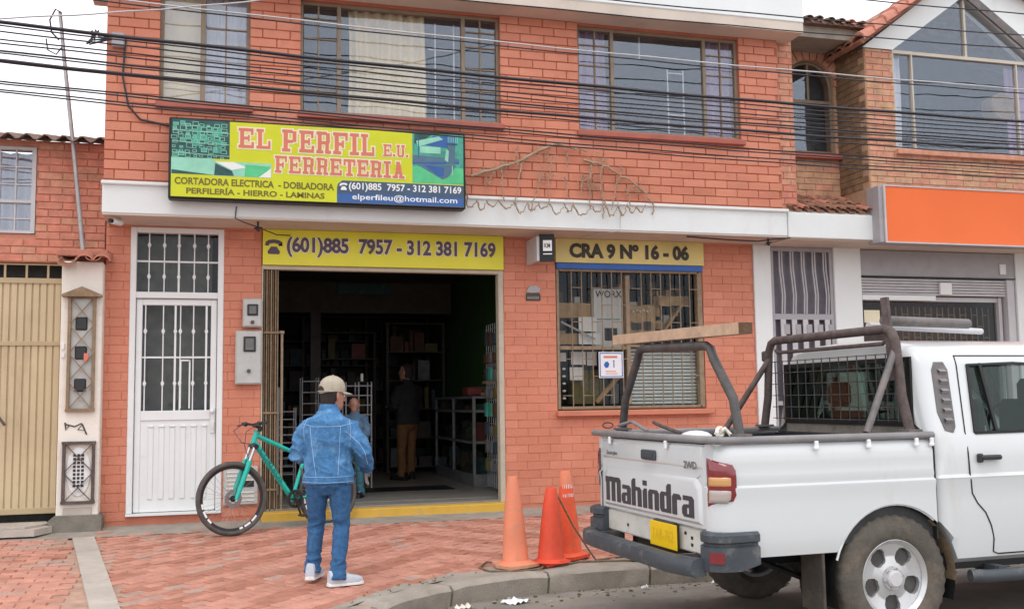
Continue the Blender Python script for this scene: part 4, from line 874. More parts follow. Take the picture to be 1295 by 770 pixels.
MB().box(-1.55, -1.06, -.16, .02, 2.66, 2.73, b=.008).obj('cap_board', 'clay_tile_pink', pl)
for x in (-1.26, -1.10): half_tile(x, -.40, .0, 2.585, 2.70, .085, 'clay_tile_pink', pl)
half_tile(-1.43, -.36, .0, 2.58, 2.70, .085, 'clay_tile', pl, -1); half_tile(-1.18, -.38, .0, 2.64, 2.72, .08, 'clay_tile_pink', pl, -1)
def cage(x0, x1, z0, z1, roof, nd, mt, name='cage'):
    f = MB(); y = -.245
    for x in (x0, x1): f.box(x-.014, x+.014, y-.01, -.205, z0, z1)
    for z in (z0, z1): f.box(x0-.02, x1+.02, y-.012, -.207, z-.014, z+.014)
    h = (z1-z0)/nd
    for i in range(nd):
        a, b = z0+i*h, z0+(i+1)*h; xm = (x0+x1)/2
        for p, q in (((x0, a), (x1, b)), ((x1, a), (x0, b))): f.bar((p[0], y, p[1]), (q[0], y+.004, q[1]), .014, .008, ref=(0, 1, 0))
    if roof: f.prism([(x0-.07, z1), (x1+.07, z1), (x1+.07, z1+.02), ((x0+x1)/2, z1+.10), (x0-.07, z1+.02)], -.30, -.205)
    f.obj(name, mt, pl)
cage(-1.40, -1.17, 1.12, 2.24, True, 4, 'brown_grille'); cage(-1.42, -1.15, .22, .80, False, 2, 'rust')
MB().box(-1.38, -1.19, -.216, -.209, 1.14, 2.22).obj('meter_board', 'box_grey', pl)
for z in (1.97, 1.68, 1.36): MB().box(-1.345, -1.235, -.236, -.21, z-.06, z+.07, b=.01).obj('meter', 'dark_plastic', pl)
MB().box(-1.26, -1.22, -.242, -.236, 1.60, 1.68).obj('red_tag', 'sign_red', pl)
f = MB(); f.prism([(-1.285+.11*cos(a), .52+.24*sin(a)) for a in [2*pi*i/20 for i in range(20)]], -.222, -.209); f.obj('vent_plate', 'white_metal', pl)
f = MB()
for i in range(3):
    for j in range(9): f.box(-1.335+i*.037, -1.31+i*.037, -.226, -.22, .37+j*.037, .395+j*.037)
f.obj('vent_holes', 'dark_plastic', pl)
f = MB(); f.tube([(-1.42, -.214, 1.0), (-1.41, -.214, .93), (-1.38, -.214, .97), (-1.42, -.214, .985), (-1.33, -.214, .96), (-1.27, -.214, .99), (-1.24, -.214, .92), (-1.30, -.214, .93), (-1.26, -.214, .98), (-1.22, -.214, .88)], .008, 5); f.obj('spray_mark', 'goods_a', pl)
MB().box(-1.47, -1.445, -.224, -.209, 1.72, 1.78).box(-1.468, -1.44, -.226, -.209, 1.64, 1.68).obj('label_plate', 'paper', pl)
ma = thing('mast', 'thin grey pipe mast with looped wire rising from the meter pillar', 'mast', (-1.3, -.2, 2.7))
MB().tube([(-1.30, -.12, 2.66), (-1.40, -.12, 3.6), (-1.53, -.12, 4.7), (-1.58, -.12, 5.18)], [.024, .022, .02, .018], 10).obj('pole', 'galvanised', ma, smooth=50)
f = MB(); f.tube([(-1.57, -.14, 5.17), (-1.62, -.14, 5.2), (-1.67, -.15, 5.08), (-1.65, -.15, 4.95), (-1.58, -.14, 4.88)], .009, 6).tube([(-1.70, -.15, 4.88), (-1.68, -.16, 4.76), (-1.60, -.16, 4.72), (-1.555, -.14, 4.80)], .008, 6)
f.obj('wire_loop', 'cable_black', ma)
# ================================================================== RIGHT NEIGHBOUR
nr = thing('gabled_brick_house', 'tan brick house with gable window and clay tiles right of the coral building', 'building', (9.5, 0, -.05))
for q in ((6.315, 6.55), (7.44, 7.83), (10.2, 10.6)): MB().box(*q, -.03, .25, -.05, 3.02, b=.006).obj('white_pillar', 'white_render', nr)
MB().box(6.47, 7.75, -.595, .25, 3.02, 3.325, b=.01).obj('ledge', 'white_render', nr)
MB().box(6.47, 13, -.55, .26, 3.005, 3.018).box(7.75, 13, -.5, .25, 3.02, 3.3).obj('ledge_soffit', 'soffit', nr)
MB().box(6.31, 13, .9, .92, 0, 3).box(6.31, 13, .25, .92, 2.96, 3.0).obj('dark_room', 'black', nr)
gd = thing('grille_door', 'grey metal door of bent vertical bars between the two white pillars', 'door', (7, .05, 0))
MB().box(6.555, 6.60, .0, .08, 0, 3.0).box(7.39, 7.435, .0, .08, 0, 3.0).box(6.6, 7.39, .0, .08, 2.95, 3.0).box(6.6, 7.39, .0, .08, 2.10, 2.17).box(6.6, 7.39, .0, .08, .05, .12).box(6.6, 7.39, .0, .08, 1.05, 1.1).obj('door_frame', 'grey_metal', gd)
for i in range(5):
    x = 6.70+i*.155
    for dx in (-.014, .02): MB().tube([(x+dx, .0, 2.95), (x+dx, -.0, 2.72), (x+dx+.006, -.01, 2.6), (x+dx+.022, -.01, 2.4), (x+dx+.014, .0, 2.17)], .009, 5).obj('bar', 'grey_metal_light', gd, smooth=60)
    MB().box(x-.03, x+.04, -.012, .0, .12, 2.10).obj('bar', 'grey_metal_light', gd)
f = MB()
for i in range(5): f.box(6.72+i*.155, 6.79+i*.155, -.02, -.013, 1.92, 2.04)
f.obj('square_panel', 'grey_metal', gd); MB().box(6.6, 7.39, .06, .065, .1, 2.95).obj('pane', 'grille_glass', gd)
sh = thing('roller_shutter', 'grey roller shutter half raised over a dark glazed shop front under the orange sign', 'shop front', (9, .1, 0))
MB().box(7.835, 10.195, -.01, .2, 2.66, 3.0, b=.008).obj('shutter_housing', 'grey_metal', sh)
MB().box(7.835, 10.195, -.02, .0, 2.655, 2.668).obj('housing_lip', 'black', sh)
for i in range(6): MB().box(7.85, 10.1, .03, .06, 2.43+i*.037, 2.43+i*.037+.031, b=.006).obj('shutter_slat', 'grey_metal_light', sh)
MB().box(7.85, 8.95, .0, .03, 2.36, 2.425, b=.004).obj('bottom_rail', 'white_metal', sh); MB().box(9.02, 9.20, -.01, .03, 2.44, 2.60, b=.006).obj('lock_plate', 'white_metal', sh); MB().box(9.95, 10.05, -.03, -.012, 2.72, 2.86, b=.006).obj('switch_box', 'white_metal', sh)
MB().box(10.07, 10.19, .0, .12, 0, 2.655, b=.006).box(9.99, 10.04, .08, .16, 0, 2.42).box(7.85, 10.0, .1, .16, 2.36, 2.42).obj('guide_rail', 'grey_metal_light', sh)
MB().box(7.85, 10.0, .13, .135, .1, 2.36).obj('pane', 'shop_glass', sh)
f = MB()
for i in range(17):
    x = 8.5+i*.09; f.box(x-.005, x+.005, .22, .23, .3, 2.3)
for i in range(16):
    x = 8.5+i*.09
    for k in range(6): z = (2.2 if i % 2 else 2.05)-k*.3; f.box(x, x+.09, .222, .228, z-.005, z+.005)
f.obj('inner_grille', 'window_grille', sh); MB().box(7.9, 10, .55, .6, .1, 2.5).obj('back_display', 'goods_b', sh); MB().box(7.84, 10.1, .2, .9, 2.45, 2.47).obj('inner_ceiling', 'goods_a', sh)
tag(MB().box(7.95, 8.18, .12, .126, 2.08, 2.24).obj('yellow_notice', 'sign_pale'), 'small pale yellow notice on the dark shop glass right of the white pillar', 'notice')
osn = thing('orange_sign', 'large blank orange sign box on the right-hand building', 'sign', (10, -.7, 2.98))
MB().box(7.62, 12.6, -.74, -.50, 2.975, 3.665, b=.006).obj('sign_case', 'grey_metal', osn); MB().box(7.70, 12.59, -.755, -.742, 2.985, 3.655).obj('sign_face', 'sign_orange', osn)
MB().box(7.675, 12.6, -.765, -.755, 3.655, 3.672).box(7.675, 12.6, -.765, -.755, 2.968, 2.985).box(7.675, 7.70, -.765, -.745, 2.985, 3.655).obj('sign_trim', 'grey_metal_light', osn)
# upper recess with arched window
aw = 6.90; bw = 7.585; az = 5.10
rw = wall_holes(6.42, 7.66, 3.3, 5.6, [(aw, bw, 4.22, az)], .04, .25)
NA = 12; cxa, rxa, rza = (aw+bw)/2, (bw-aw)/2, .33
wallmb = wall_holes(6.42, 7.66, 3.3, az, [(aw, bw, 4.22, az)], .04, .25); wallmb.box(6.42, 6.66, -.5, .04, 3.35, 5.45)
top = [(cxa-rxa*cos(pi*i/NA), az+rza*sin(pi*i/NA)) for i in range(NA+1)]
vv = []; ff = []
for i, (x, z) in enumerate(top): vv += [(x, .04, z), (x, .04, 5.6), (x, .25, z)]
for i in range(NA): a = 3*i; ff += [(a, a+3, a+4, a+1), (a, a+2, a+5, a+3)]
wallmb.add(vv, ff); wallmb.add([(6.42, .04, az), (aw, .04, az), (aw, .04, 5.6), (6.42, .04, 5.6), (bw, .04, az), (7.66, .04, az), (7.66, .04, 5.6), (bw, .04, 5.6)], [(0, 1, 2, 3), (4, 5, 6, 7)])
rwo = wallmb.obj('recess_wall', 'tan_mortar', nr)
bricks(rwo, [(6.66, 7.64, 3.36, az)], [(aw-.01, bw+.01, 4.22, az)], .04, .25, .078, .008, .008, ['tan_brick', 'tan_brick_red'], 40, [3, 1], .002, .004, seed=5)
for i in range(NA):
    a0, a1 = pi*i/NA+.02, pi*(i+1)/NA-.02; P4 = [(cxa-(rxa+d)*cos(a), az+(rza+d)*sin(a)) for a, d in ((a0, .005), (a1, .005), (a1, .14), (a0, .14))]
    MB().prism(P4, .015, .05).obj('arch_brick', 'tan_brick_red', rwo)
bricks(rwo, [(6.425, 6.655, 3.36, 5.42)], [], -.5, .24, .078, .008, .008, ['tan_brick_red', 'old_brick_red'], 26, [2, 1], .002, .004, seed=6)
w = thing('arched_window', 'arched window with dark panes deep in the shaded brick recess', 'window', (7.24, .1, 4.22))
f = MB()
for x in (aw+.02, bw-.02): f.box(x-.018, x+.018, .08, .12, 4.22, az)
f.box(aw, bw, .082, .118, 4.22, 4.26).box(aw+.04, bw-.04, .078, .122, 4.88, 4.92).box(cxa-.015, cxa+.015, .08, .12, 4.92, az+rza-.02); f.tube([(cxa-(rxa-.02)*cos(pi*i/NA), .1, az+(rza-.02)*sin(pi*i/NA)) for i in range(NA+1)], .022, 6); f.obj('frame', 'olive_frame', w)
MB().box(aw, bw, .10, .104, 4.22, az).prism([(cxa-rxa*cos(pi*i/NA), az+.001+rza*sin(pi*i/NA)) for i in range(NA+1)], .1, .104).obj('pane', 'window_glass', w)
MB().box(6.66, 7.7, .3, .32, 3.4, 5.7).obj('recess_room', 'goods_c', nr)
MB().box(6.42, 7.62, -.5, .3, 5.52, 5.66).obj('recess_ceiling', 'concrete', nr)
MB().box(6.86, 7.62, -.06, .05, 4.14, 4.20).obj('sill', 'sill_red', nr)
# projecting front and gable
GX0, GX1, GA = 8.03, 10.27, 9.15
fwm = wall_holes(7.63, 12.5, 3.3, 5.42, [(GX0, GX1, 4.17, 5.42)], -.57, -.35); fwm.box(7.63, 7.83, -.35, .25, 3.3, 5.45)
fwo = fwm.obj('front_wall', 'tan_mortar', nr)
bricks(fwo, [(7.64, 10.6, 3.67, 5.41)], [(GX0, GX1, 4.17, 5.42)], -.57, .25, .078, .008, .008, ['tan_brick', 'tan_brick_red', 'old_brick_tan'], 150, [3, 2, 2], .002, .004, seed=7)
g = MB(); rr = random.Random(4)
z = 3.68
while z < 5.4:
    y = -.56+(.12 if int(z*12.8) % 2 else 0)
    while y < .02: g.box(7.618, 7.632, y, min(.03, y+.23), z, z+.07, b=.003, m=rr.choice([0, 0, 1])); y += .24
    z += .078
g.obj('return_brickwork', ['shaded_stained_brick', 'shaded_stained_brick'], nr, kind='stuff')
sl = .72
gb = MB(); gb.add([(7.60, -.59, 5.42), (GX0, -.59, 5.42), (GA, -.59, 5.42+(GA-GX0)*sl), (GX1, -.59, 5.42), (12.4, -.59, 5.42), (GA, -.59, 5.42+(GA-7.6)*.74+.02)], [(0, 1, 2, 5), (2, 3, 4, 5)])
gb.add([(7.60, -.35, 5.42), (GX0, -.35, 5.42), (GA, -.35, 5.42+(GA-GX0)*sl), (GX1, -.35, 5.42), (12.4, -.35, 5.42), (GA, -.35, 5.42+(GA-7.6)*.74+.02)], [(0, 1, 2, 5), (2, 3, 4, 5)])
gb.add([(7.60, -.59, 5.42), (7.60, -.35, 5.42), (GA, -.35, 5.42+(GA-7.6)*.74+.02), (GA, -.59, 5.42+(GA-7.6)*.74+.02), (GX0, -.59, 5.42), (GX0, -.35, 5.42), (GA, -.35, 5.42+(GA-GX0)*sl), (GA, -.59, 5.42+(GA-GX0)*sl), (GX1, -.59, 5.42), (GX1, -.35, 5.42)], [(0, 1, 2, 3), (4, 5, 6, 7), (8, 9, 6, 7)])
gb.obj('gable', 'white_render', nr)
w = thing('gable_window', 'large pentagonal gable window with pale frame above the orange sign', 'window', (9.15, -.5, 4.17))
f = MB(); t_ = .03
f.box(GX0, GX0+t_, -.56, -.5, 4.17, 5.40).box(GX1-t_, GX1, -.56, -.5, 4.17, 5.40).box(GX0, GX1, -.562, -.498, 4.17, 4.20).box(GX0, GX1, -.565, -.495, 5.39, 5.43).box(8.315, 8.335, -.56, -.5, 4.2, 5.39).box(9.905, 9.925, -.56, -.5, 4.2, 5.39).box(GA-.015, GA+.015, -.56, -.5, 5.43, 5.42+(GA-GX0)*sl-.05); f.obj('frame', 'pale_frame', w)
f = MB(); f.bar((GA, -.60, 5.42+(GA-GX0)*sl+.02), (GX1+.1, -.60, 5.42), .03, .11, ref=(0, 1, 0)); f.obj('dark_trim', 'bar_grey', w)
MB().box(GX0+.02, 8.32, -.53, -.526, 4.19, 5.4).obj('pane', 'window_glass', w); MB().box(8.33, 9.91, -.53, -.526, 4.19, 5.4).obj('pane', 'window_glass', w); MB().box(9.92, GX1-.02, -.53, -.526, 4.19, 5.4).obj('pane', 'window_glass', w)
MB().prism([(GX0, 5.42), (GA-.01, 5.42), (GA-.01, 5.42+(GA-GX0)*sl)], -.53, -.526).obj('pane', 'window_glass', w); MB().prism([(GX1, 5.42), (GA+.01, 5.42), (GA+.01, 5.42+(GA-GX0)*sl)], -.53, -.526).obj('pane', 'window_glass', w)
curtain(8.05, 8.24, 4.2, 5.38, -.42, 'curtain_white', w, .02, .08); curtain(9.86, 10.2, 4.2, 5.38, -.40, 'curtain_violet', w, .02, .1)
tag(MB().lathe([(.01, 0), (.17, 0), (.19, .02), (.19, .2), (.01, .2)], (9.80, -.44, 4.86), 24, axis='y').obj('round_lampshade', 'shaded_stained_brick', smooth=40), 'round dark shade behind the right of the gable window', 'lampshade')
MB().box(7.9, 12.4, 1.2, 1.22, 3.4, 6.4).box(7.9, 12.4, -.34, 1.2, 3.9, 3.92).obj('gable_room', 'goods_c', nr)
MB().box(GX0-.02, GX1+.03, -.64, -.5, 4.10, 4.165, b=.006).obj('sill', 'tan_brick_red', nr)
# clay tiles on the gable slope, the stub roof and the ledge roof
cnt = 0
def tile_slope(x0, x1, yf, yb, z0, z1, rows, pitch, par, mt='clay_tile', jag=.01, seed=1):
    rr = random.Random(seed)
    n = int((x1-x0)/pitch)
    for r in range(rows):
        a, b = r/rows, (r+1.25)/rows
        for i in range(n+1):
            x = x0+pitch*i+rr.uniform(-jag, jag); half_tile(x, yf+(yb-yf)*a-rr.uniform(0, .02), min(yb+.05, yf+(yb-yf)*b), z0+(z1-z0)*a+rr.uniform(-.006, .006)+.012, z0+(z1-z0)*b, pitch*.36, mt if rr.random() < .75 else 'clay_tile_pink', par, 1, 6)
            if i < n: half_tile(x+pitch/2, yf+(yb-yf)*a+.02, min(yb+.05, yf+(yb-yf)*b), z0+(z1-z0)*a-.005, z0+(z1-z0)*b-.02, pitch*.33, mt, par, -1, 6)
tile_slope(6.56, 7.66, -.60, .05, 3.37, 3.66, 3, .145, nr, seed=3)
MB().prism([(-.58, 3.33), (.04, 3.33), (.04, 3.62)], 6.52, 7.68, 'x').obj('ledge_roof_bed', 'cream_wall', nr)
tile_slope(6.86, 7.70, -.62, .05, 5.70, 5.86, 2, .15, nr, 'old_tile', seed=8)
MB().prism([(-.6, 5.66), (.3, 5.66), (.3, 5.90), (-.55, 5.72)], 6.84, 7.72, 'x').obj('stub_roof_bed', 'old_tile', nr)
gt_ = []
rr = random.Random(14)
for k in range(11):
    u = k/10; x = 7.50+(GA-7.50)*u; z = 5.47+(x-7.6)*.74
    for j in range(4):
        y = -.70+j*.2; g = MB(); rg = []
        for (dx, rr_) in (((-.05, .15), (.20, .12)) if j == 0 else ((-.05, .10), (.20, .08))):
            zz = z+dx*.74+.035+(.03 if dx < 0 else 0); rg.append([(x+dx-.0*cos(a), y+rr_*cos(a), zz+rr_*.85*sin(a)) for a in [pi*i/6 for i in range(7)]]+[(x+dx, y+(rr_-.014)*cos(a), zz-.006+(rr_-.014)*.7*sin(a)) for a in [pi*(6-i)/6 for i in range(7)]])
        g.loft(rg).obj('roof_tile', 'clay_tile_pink' if rr.random() < .65 else 'clay_tile', nr, smooth=50)
MB().prism([(7.50, 5.40), (GA, 5.42+(GA-7.6)*.74+.02), (12.5, 5.3), (12.5, 5.4), (GA, 5.42+(GA-7.6)*.74+.08), (7.45, 5.44)], -.75, 4, 'y').obj('roof_slab', 'clay_tile', nr)
MB().box(6.42, 12.6, 5.8, 6, 0, 5.5).obj('side_wall', 'tan_brick', nr); MB().box(12.6, 13, -.4, 6, 0, 5.5).obj('side_wall', 'tan_brick', nr)
# ================================================================== PICKUP TRUCK (x forward, y left, z up; origin on the road under the rear axle)
tk = thing('pickup_truck', 'white double-cab pickup with Mahindra tailgate and roll bars parked facing right at the kerb', 'pickup truck', (3.83, -5.04, ZR), .037)
TW = WM[tk.name]
def tob(mb, name, mats, parent=tk, smooth=None): mb.T = None; mb.v = [tuple(TW @ V(p)) for p in mb.v]; return mb.obj(name, mats, parent, smooth)
def arch(s, r=.432): return .385+sqrt(max(0, r*r-s*s)) if abs(s) < r else 0
def prof(z):  # body side inset from the widest line
    if z < .66: return .035*((.66-z)/.16)**1.5
    if z < .94: return 0
    if z < .962: return -.006
    if z < .985: return .012
    if z < 1.02: return .008
    if z < 1.12: return .012
    return .012+.04*((z-1.12)/.08)**2
def side_shell(lsgn):
    cols = []; r = .13
    for a in [i/7 for i in range(8)]:
        t = a*pi/2; cols.append((-1.18+r-r*cos(t), .88-r+r*sin(t), -cos(t), sin(t)))
    s = -1.03
    while s < .30: cols.append((s, .88, 0, 1)); s += .03 if abs(s) < .5 else .06
    cols.append((.30, .88, 0, 1))
    cols = [(-1.18, .745, -1, 0)]+cols
    zs = [.55, .58, .62, .66, .74, .84, .90, .94, .951, .962, .973, .985, 1.02, 1.08, 1.12, 1.15, 1.175, 1.19, 1.195]
    mb = MB(); vs = []; nz_ = len(zs)
    for (s, l, ns, nl_) in cols:
        b = max(.56 if s > -1.05 else .70, arch(s)); 
        for z in zs:
            zz = max(z, b) if z < 1.19 else z
            k = prof(zz)+(.03 if z == 1.195 else 0); vs.append((s-ns*k, lsgn*(l-nl_*k), zz))
    fs = []
    for i in range(len(cols)-1):
        for j in range(nz_-1): fs.append((i*nz_+j, (i+1)*nz_+j, (i+1)*nz_+j+1, i*nz_+j+1))
    mb.add(vs, fs)
    # arch lip
    pts = [(.43*sin(a), lsgn*.868, .38+.435*cos(a)) for a in [R(-72)+R(150)*i/20 for i in range(21)] if .43*sin(a) < .31]
    mb.tube(pts, .007, 6)
    return mb
for sg in (-1, 1): tob(side_shell(sg), 'bed_side', 'truck_white', smooth=35)
for sg in (-1, 1): tob(MB().box(.301, .314, sg*.80, sg*.868, .60, 1.19), 'cab_gap', 'black')
MBx = MB(); MBx.box(-1.12, .33, -.79, .79, .66, .72).box(-1.03, .33, -.835, -.79, .60, 1.18).box(-1.03, .33, .79, .835, .60, 1.18).box(.30, .345, -.80, .80, .72, 1.2).box(-1.15, -1.12, -.76, .76, .72, 1.17)
for i in range(9): MBx.box(-1.11, .3, -.76+i*.18, -.70+i*.18, .72, .735)
tob(MBx, 'bed_liner', 'bed_liner')
for sg in (-1, 1): tob(MB().box(-1.168, -1.14, sg*.738, sg*.80, .60, 1.192), 'corner_post', 'truck_white')
# tailgate with raised panel
g = MB(); ys = [-.735, -.70, -.62, .62, .70, .735]; 
g.box(-1.172, -1.13, -.738, .738, .705, 1.185, b=.01)
g.add([(-1.176, y, z) for y, z in ((-.70, 1.02), (.70, 1.02), (.62, .985), (-.62, .985))]+[(-1.172, y, z) for y, z in ((-.72, 1.03), (.72, 1.03))], [(0, 1, 2, 3)])
rg = []
for x, dy, dz in ((-1.171, 0, 0), (-1.186, .02, .018), (-1.188, .035, .03)): rg.append([(x, -(.70-dy), .73+dz), (x, .70-dy, .73+dz), (x, .70-dy, .95-dz), (x, .64-dy, 1.0-dz), (x, -(.64-dy), 1.0-dz), (x, -(.70-dy), .95-dz)])
g.loft(rg)
rg = [[(x, -(.72-d), 1.05+d), (x, .72-d, 1.05+d), (x, .72-d, 1.18-d), (x, -(.72-d), 1.18-d)] for x, d in ((-1.171, 0), (-1.179, .012), (-1.181, .02))]; g.loft(rg)
tgt = tob(g, 'tailgate', 'truck_white', smooth=28)
tob(MB().box(-1.20, -1.18, -.14, .06, 1.07, 1.135, b=.012).box(-1.206, -1.198, -.12, .04, 1.085, 1.12, b=.006), 'tailgate_handle', 'bumper_grey', tgt)
# lettering: own strokes for the wordmark
def word(mb, s, l0, l1, z0, h, x):
    # glyph boxes in a 0..w cell: (u0,v0,u1,v1)
    G = {'M': (1.50, [(0, 0, .36, 1.2, ''), (-.06, 1.0, .36, 1.32, 'tr'), (.54, 0, .92, 1.2, ''), (.30, 1.04, .92, 1.32, 'tr'), (1.08, 0, 1.46, 1.2, ''), (.86, 1.04, 1.46, 1.32, 'tr')]),
         'a': (.92, [(.52, 0, .88, .86, ''), (.08, .78, .88, 1.0, 'tr'), (0, .0, .36, .58, 'tlbl'), (.30, .44, .56, .60, ''), (.30, .0, .50, .15, '')]),
         'h': (.95, [(0, 0, .36, 1.42, 'tl'), (.34, .80, .90, 1.0, 'tr'), (.54, 0, .90, .84, '')]), 'i': (.46, [(.03, 0, .39, 1.0, 'tl'), (.03, 1.14, .39, 1.4, '')]),
         'n': (.95, [(0, 0, .36, 1.0, 'tl'), (.34, .80, .90, 1.0, 'tr'), (.54, 0, .90, .84, '')]), 'd': (.95, [(.54, 0, .90, 1.42, 'tl'), (.0, .0, .36, 1.0, 'tlbl'), (.34, .82, .56, 1.0, ''), (.34, 0, .56, .18, '')]),
         'r': (.72, [(0, 0, .36, 1.0, 'tl'), (.34, .74, .70, 1.0, 'tr')])}
    W = sum(G[c][0] for c in s)+.04*len(s); k = (l1-l0)/W; u = 0; q = 0
    for c in s:
        w, bx = G[c]
        for a, b, d, e, cc in bx:
            q += 1; ct = .14; P_ = []
            P_ += [(a+ct, e), (a, e-ct)] if 'tl' in cc else [(a, e)]
            P_ += [(a, b+ct), (a+ct, b)] if 'bl' in cc else [(a, b)]
            P_ += [(d, b)]
            P_ += [(d, e-ct), (d-ct, e)] if 'tr' in cc else [(d, e)]
            mb.prism([(l1-(u+p)*k, z0+v*h/1.42) for p, v in P_], x-.0006-.00006*q, x+.002, 'x')
        u += w+.04
    return mb
tob(word(MB(), 'Mahindra', -.64, .645, .765, .175, -1.189), 'lettering', 'logo_grey', tgt)
def ttext(s, l0, l1, z, h, x, mt, par, off=.0):
    o = text(s, l0, z, l1-l0, h, 0, mt, par, off, map3=lambda u, q: (x, -u, q)); o.data.transform(TW); return o
ttext('2WD', .50, .66, 1.045, .045, -1.184, 'bar_grey', tgt, .02); ttext('Scorpio', -.64, -.46, 1.07, .035, -1.184, 'logo_grey', tgt, .01)
# roll pan, plate, bumper
g = MB().box(-1.150, -1.10, -.72, .72, .555, .700, b=.01); tob(g, 'rear_panel', 'truck_white_dirty')
g = MB()
for y, z in ((-.52, .60), (-.52, .64), (.38, .62), (-.44, .66)): g.box(-1.153, -1.149, y-.012, y+.012, z-.009, z+.009)
tob(g, 'panel_hole', 'black')
pl_ = tob(MB().box(-1.192, -1.185, -.40, -.04, .55, .70, b=.003), 'number_plate', 'plate_yellow'); tob(MB().box(-1.1845, -1.15, -.36, -.08, .56, .71), 'plate_bracket', 'bar_dark', pl_)
ttext('TAR-762', .07, .36, .59, .07, -1.1935, 'plate_mark', pl_, .01)
g = MB()
rg = []
for y in [-.80+1.60*i/16 for i in range(17)]:
    e = max(0, (abs(y)-.5)/.3); x = -1.36+.07*e*e
    rg.append([(x+.02, y, .462), (x-.012, y, .475), (x-.02, y, .50), (x-.02, y, .535), (x-.008, y, .558), (x+.03, y, .568), (x+.075, y, .563), (x+.075, y, .47)])
g.loft(rg)
bp = tob(g, 'rear_bumper', 'bumper_grey', smooth=40)
for sg in (-1, 1):
    g = MB(); rg = []
    for t, (x, y) in enumerate([(-1.195, .70), (-1.235, .78), (-1.225, .86), (-1.16, .915), (-1.06, .92), (-.93, .905)]):
        nx, ny = [(-1, 0), (-1, 0), (-.8, .6), (-.4, .9), (0, 1), (0, 1)][t]; b0 = .50+.03*(t > 4)
        pr_ = [(0, b0), (.0, .625), (-.022, .635), (-.022, .648), (0, .658), (0, .695), (-.02, .71), (-.06, .71), (-.06, b0)]
        rg.append([(x+nx*d, sg*(y+ny*d), z) for d, z in pr_])
    g.loft(rg); bc = tob(g, 'bumper_corner', 'bumper_grey', smooth=30)
    if sg < 0: tob(MB().prism([(-1.229, sg*.868), (-1.166, sg*.921), (-1.160, sg*.912), (-1.215, sg*.862)], .545, .605, 'z'), 'rear_reflector', 'lamp_red', bc)
    tob(MB().box(-1.30, -1.1, sg*.55, sg*.58, .48, .56), 'bumper_bracket', 'bar_dark', bp)
# tail lights wrapped round the corners
for sg in (-1, 1):
    r = .13; root = None
    for (z0, z1, mt, grow) in ((.845, 1.115, 'lamp_red', 0), (.957, 1.017, 'lamp_amber', .005), (.868, .946, 'lamp_clear', .005)):
        g = MB(); vs = []; N, K = 12, 8
        for i in range(N+1):
            for j in range(K+1):
                z = z0+(z1-z0)*j/K; 
                full = 1 if grow == 0 else .86
                zc, hh = (.98, .135); q = abs((z-zc)/hh); wmax = sqrt(max(0, 1-min(1, q)**5))
                t0, t1 = (.028 if grow == 0 else .042), .03+.175*wmax*full; p = t0+(t1-t0)*i/N
                if p < .02: s_, l_, nx, ny = -1.18, .745+p+.0, -1, 0
                else:
                    a = min(pi/2, (p-.005)/r); s_, l_, nx, ny = -1.18+r-r*cos(a)+max(0, p-.005-r*pi/2), .75+r*sin(a), -cos(a), sin(a)
                bul = .012*(1-(2*i/N-1)**4)*(1-(2*j/K-1)**6)+.002+grow
                vs.append((s_+nx*bul, sg*(l_+ny*bul), z))
        g.add(vs, [(i*(K+1)+j, (i+1)*(K+1)+j, (i+1)*(K+1)+j+1, i*(K+1)+j+1) for i in range(N) for j in range(K)])
        o = tob(g, 'tail_light' if root is None else ('indicator_lens' if 'amber' in mt else 'reversing_lens'), mt, root or tk, smooth=60); root = root or o
# rail on the bed top with clips
for sg in (-1, 1): tob(MB().box(-1.17, .33, sg*.815, sg*.872, 1.195, 1.235, b=.012), 'bed_rail', 'rail_grey', smooth=50)
tob(MB().box(-1.20, -1.15, -.88, .88, 1.198, 1.24, b=.012), 'tailgate_rail', 'rail_grey', smooth=50)
for s in (-.52, -.16, .18, .29): tob(MB().box(s-.012, s+.012, -.885, -.868, 1.165, 1.20, b=.004).box(s-.02, s+.01, -.89, -.87, 1.15, 1.17, b=.004), 'rail_clip', 'paper')
for y in (-.3, .55): tob(MB().box(-1.205, -1.19, y-.014, y+.014, 1.15, 1.2, b=.004), 'rail_clip', 'paper')
# cab
ring = [(.80, .44), (.85, .47), (.872, .60), (.88, .80), (.88, .94), (.886, .955), (.870, .975), (.868, 1.08), (.862, 1.19), (.845, 1.225), (.735, 1.64), (.725, 1.665), (.70, 1.71), (.655, 1.755), (.57, 1.785), (.35, 1.815), (.0, 1.825)]
sts = [.315, .325, .345, .38, .42, .46, .52, .56, .60, .64, 1.30, 1.34, 1.42, 1.46, 1.72, 1.95, 2.15, 2.3, 2.42, 2.5]
def shear(s, z): return max(0, z-1.20)*.14*min(1, max(0, (s-.38)/.14))*(1 if s < 1.8 else 0)
def cabring(s):
    e = max(0, (.38-s)/.065); ins = .055*e*e; k = 1 if s <= 1.72 else max(.04, 1-(s-1.72)/(2.5-1.72)*.97); top = []
    for l, z in ring:
        b = arch(s, .46) if s < .46 else 0
        z = max(z, b) if z < 1.0 else z
        if z > 1.19: z = 1.19+(z-1.19)*k; l = l if k == 1 else .862+(l-.862)*k
        if z > 1.5: z -= .02*e*e
        sx = s+shear(s, z)
        top.append((sx, l-ins if l > .05 else l, z))
    return top
rgs = [cabring(s) for s in sts]; NR = len(ring)
paint, glassf, doorf = MB(), [], {}
def vq(mb, i, j, sg, m=0, off=0):
    q = [rgs[i][j], rgs[i+1][j], rgs[i+1][j+1], rgs[i][j+1]]; mb.add([(a, sg*b, c) for a, b, c in q], [(0, 1, 2, 3)], m)
cab = MB(); door1, door2 = {1: MB(), -1: MB()}, {1: MB(), -1: MB()}; gl1, gl2, wsm = {1: MB(), -1: MB()}, {1: MB(), -1: MB()}, MB()
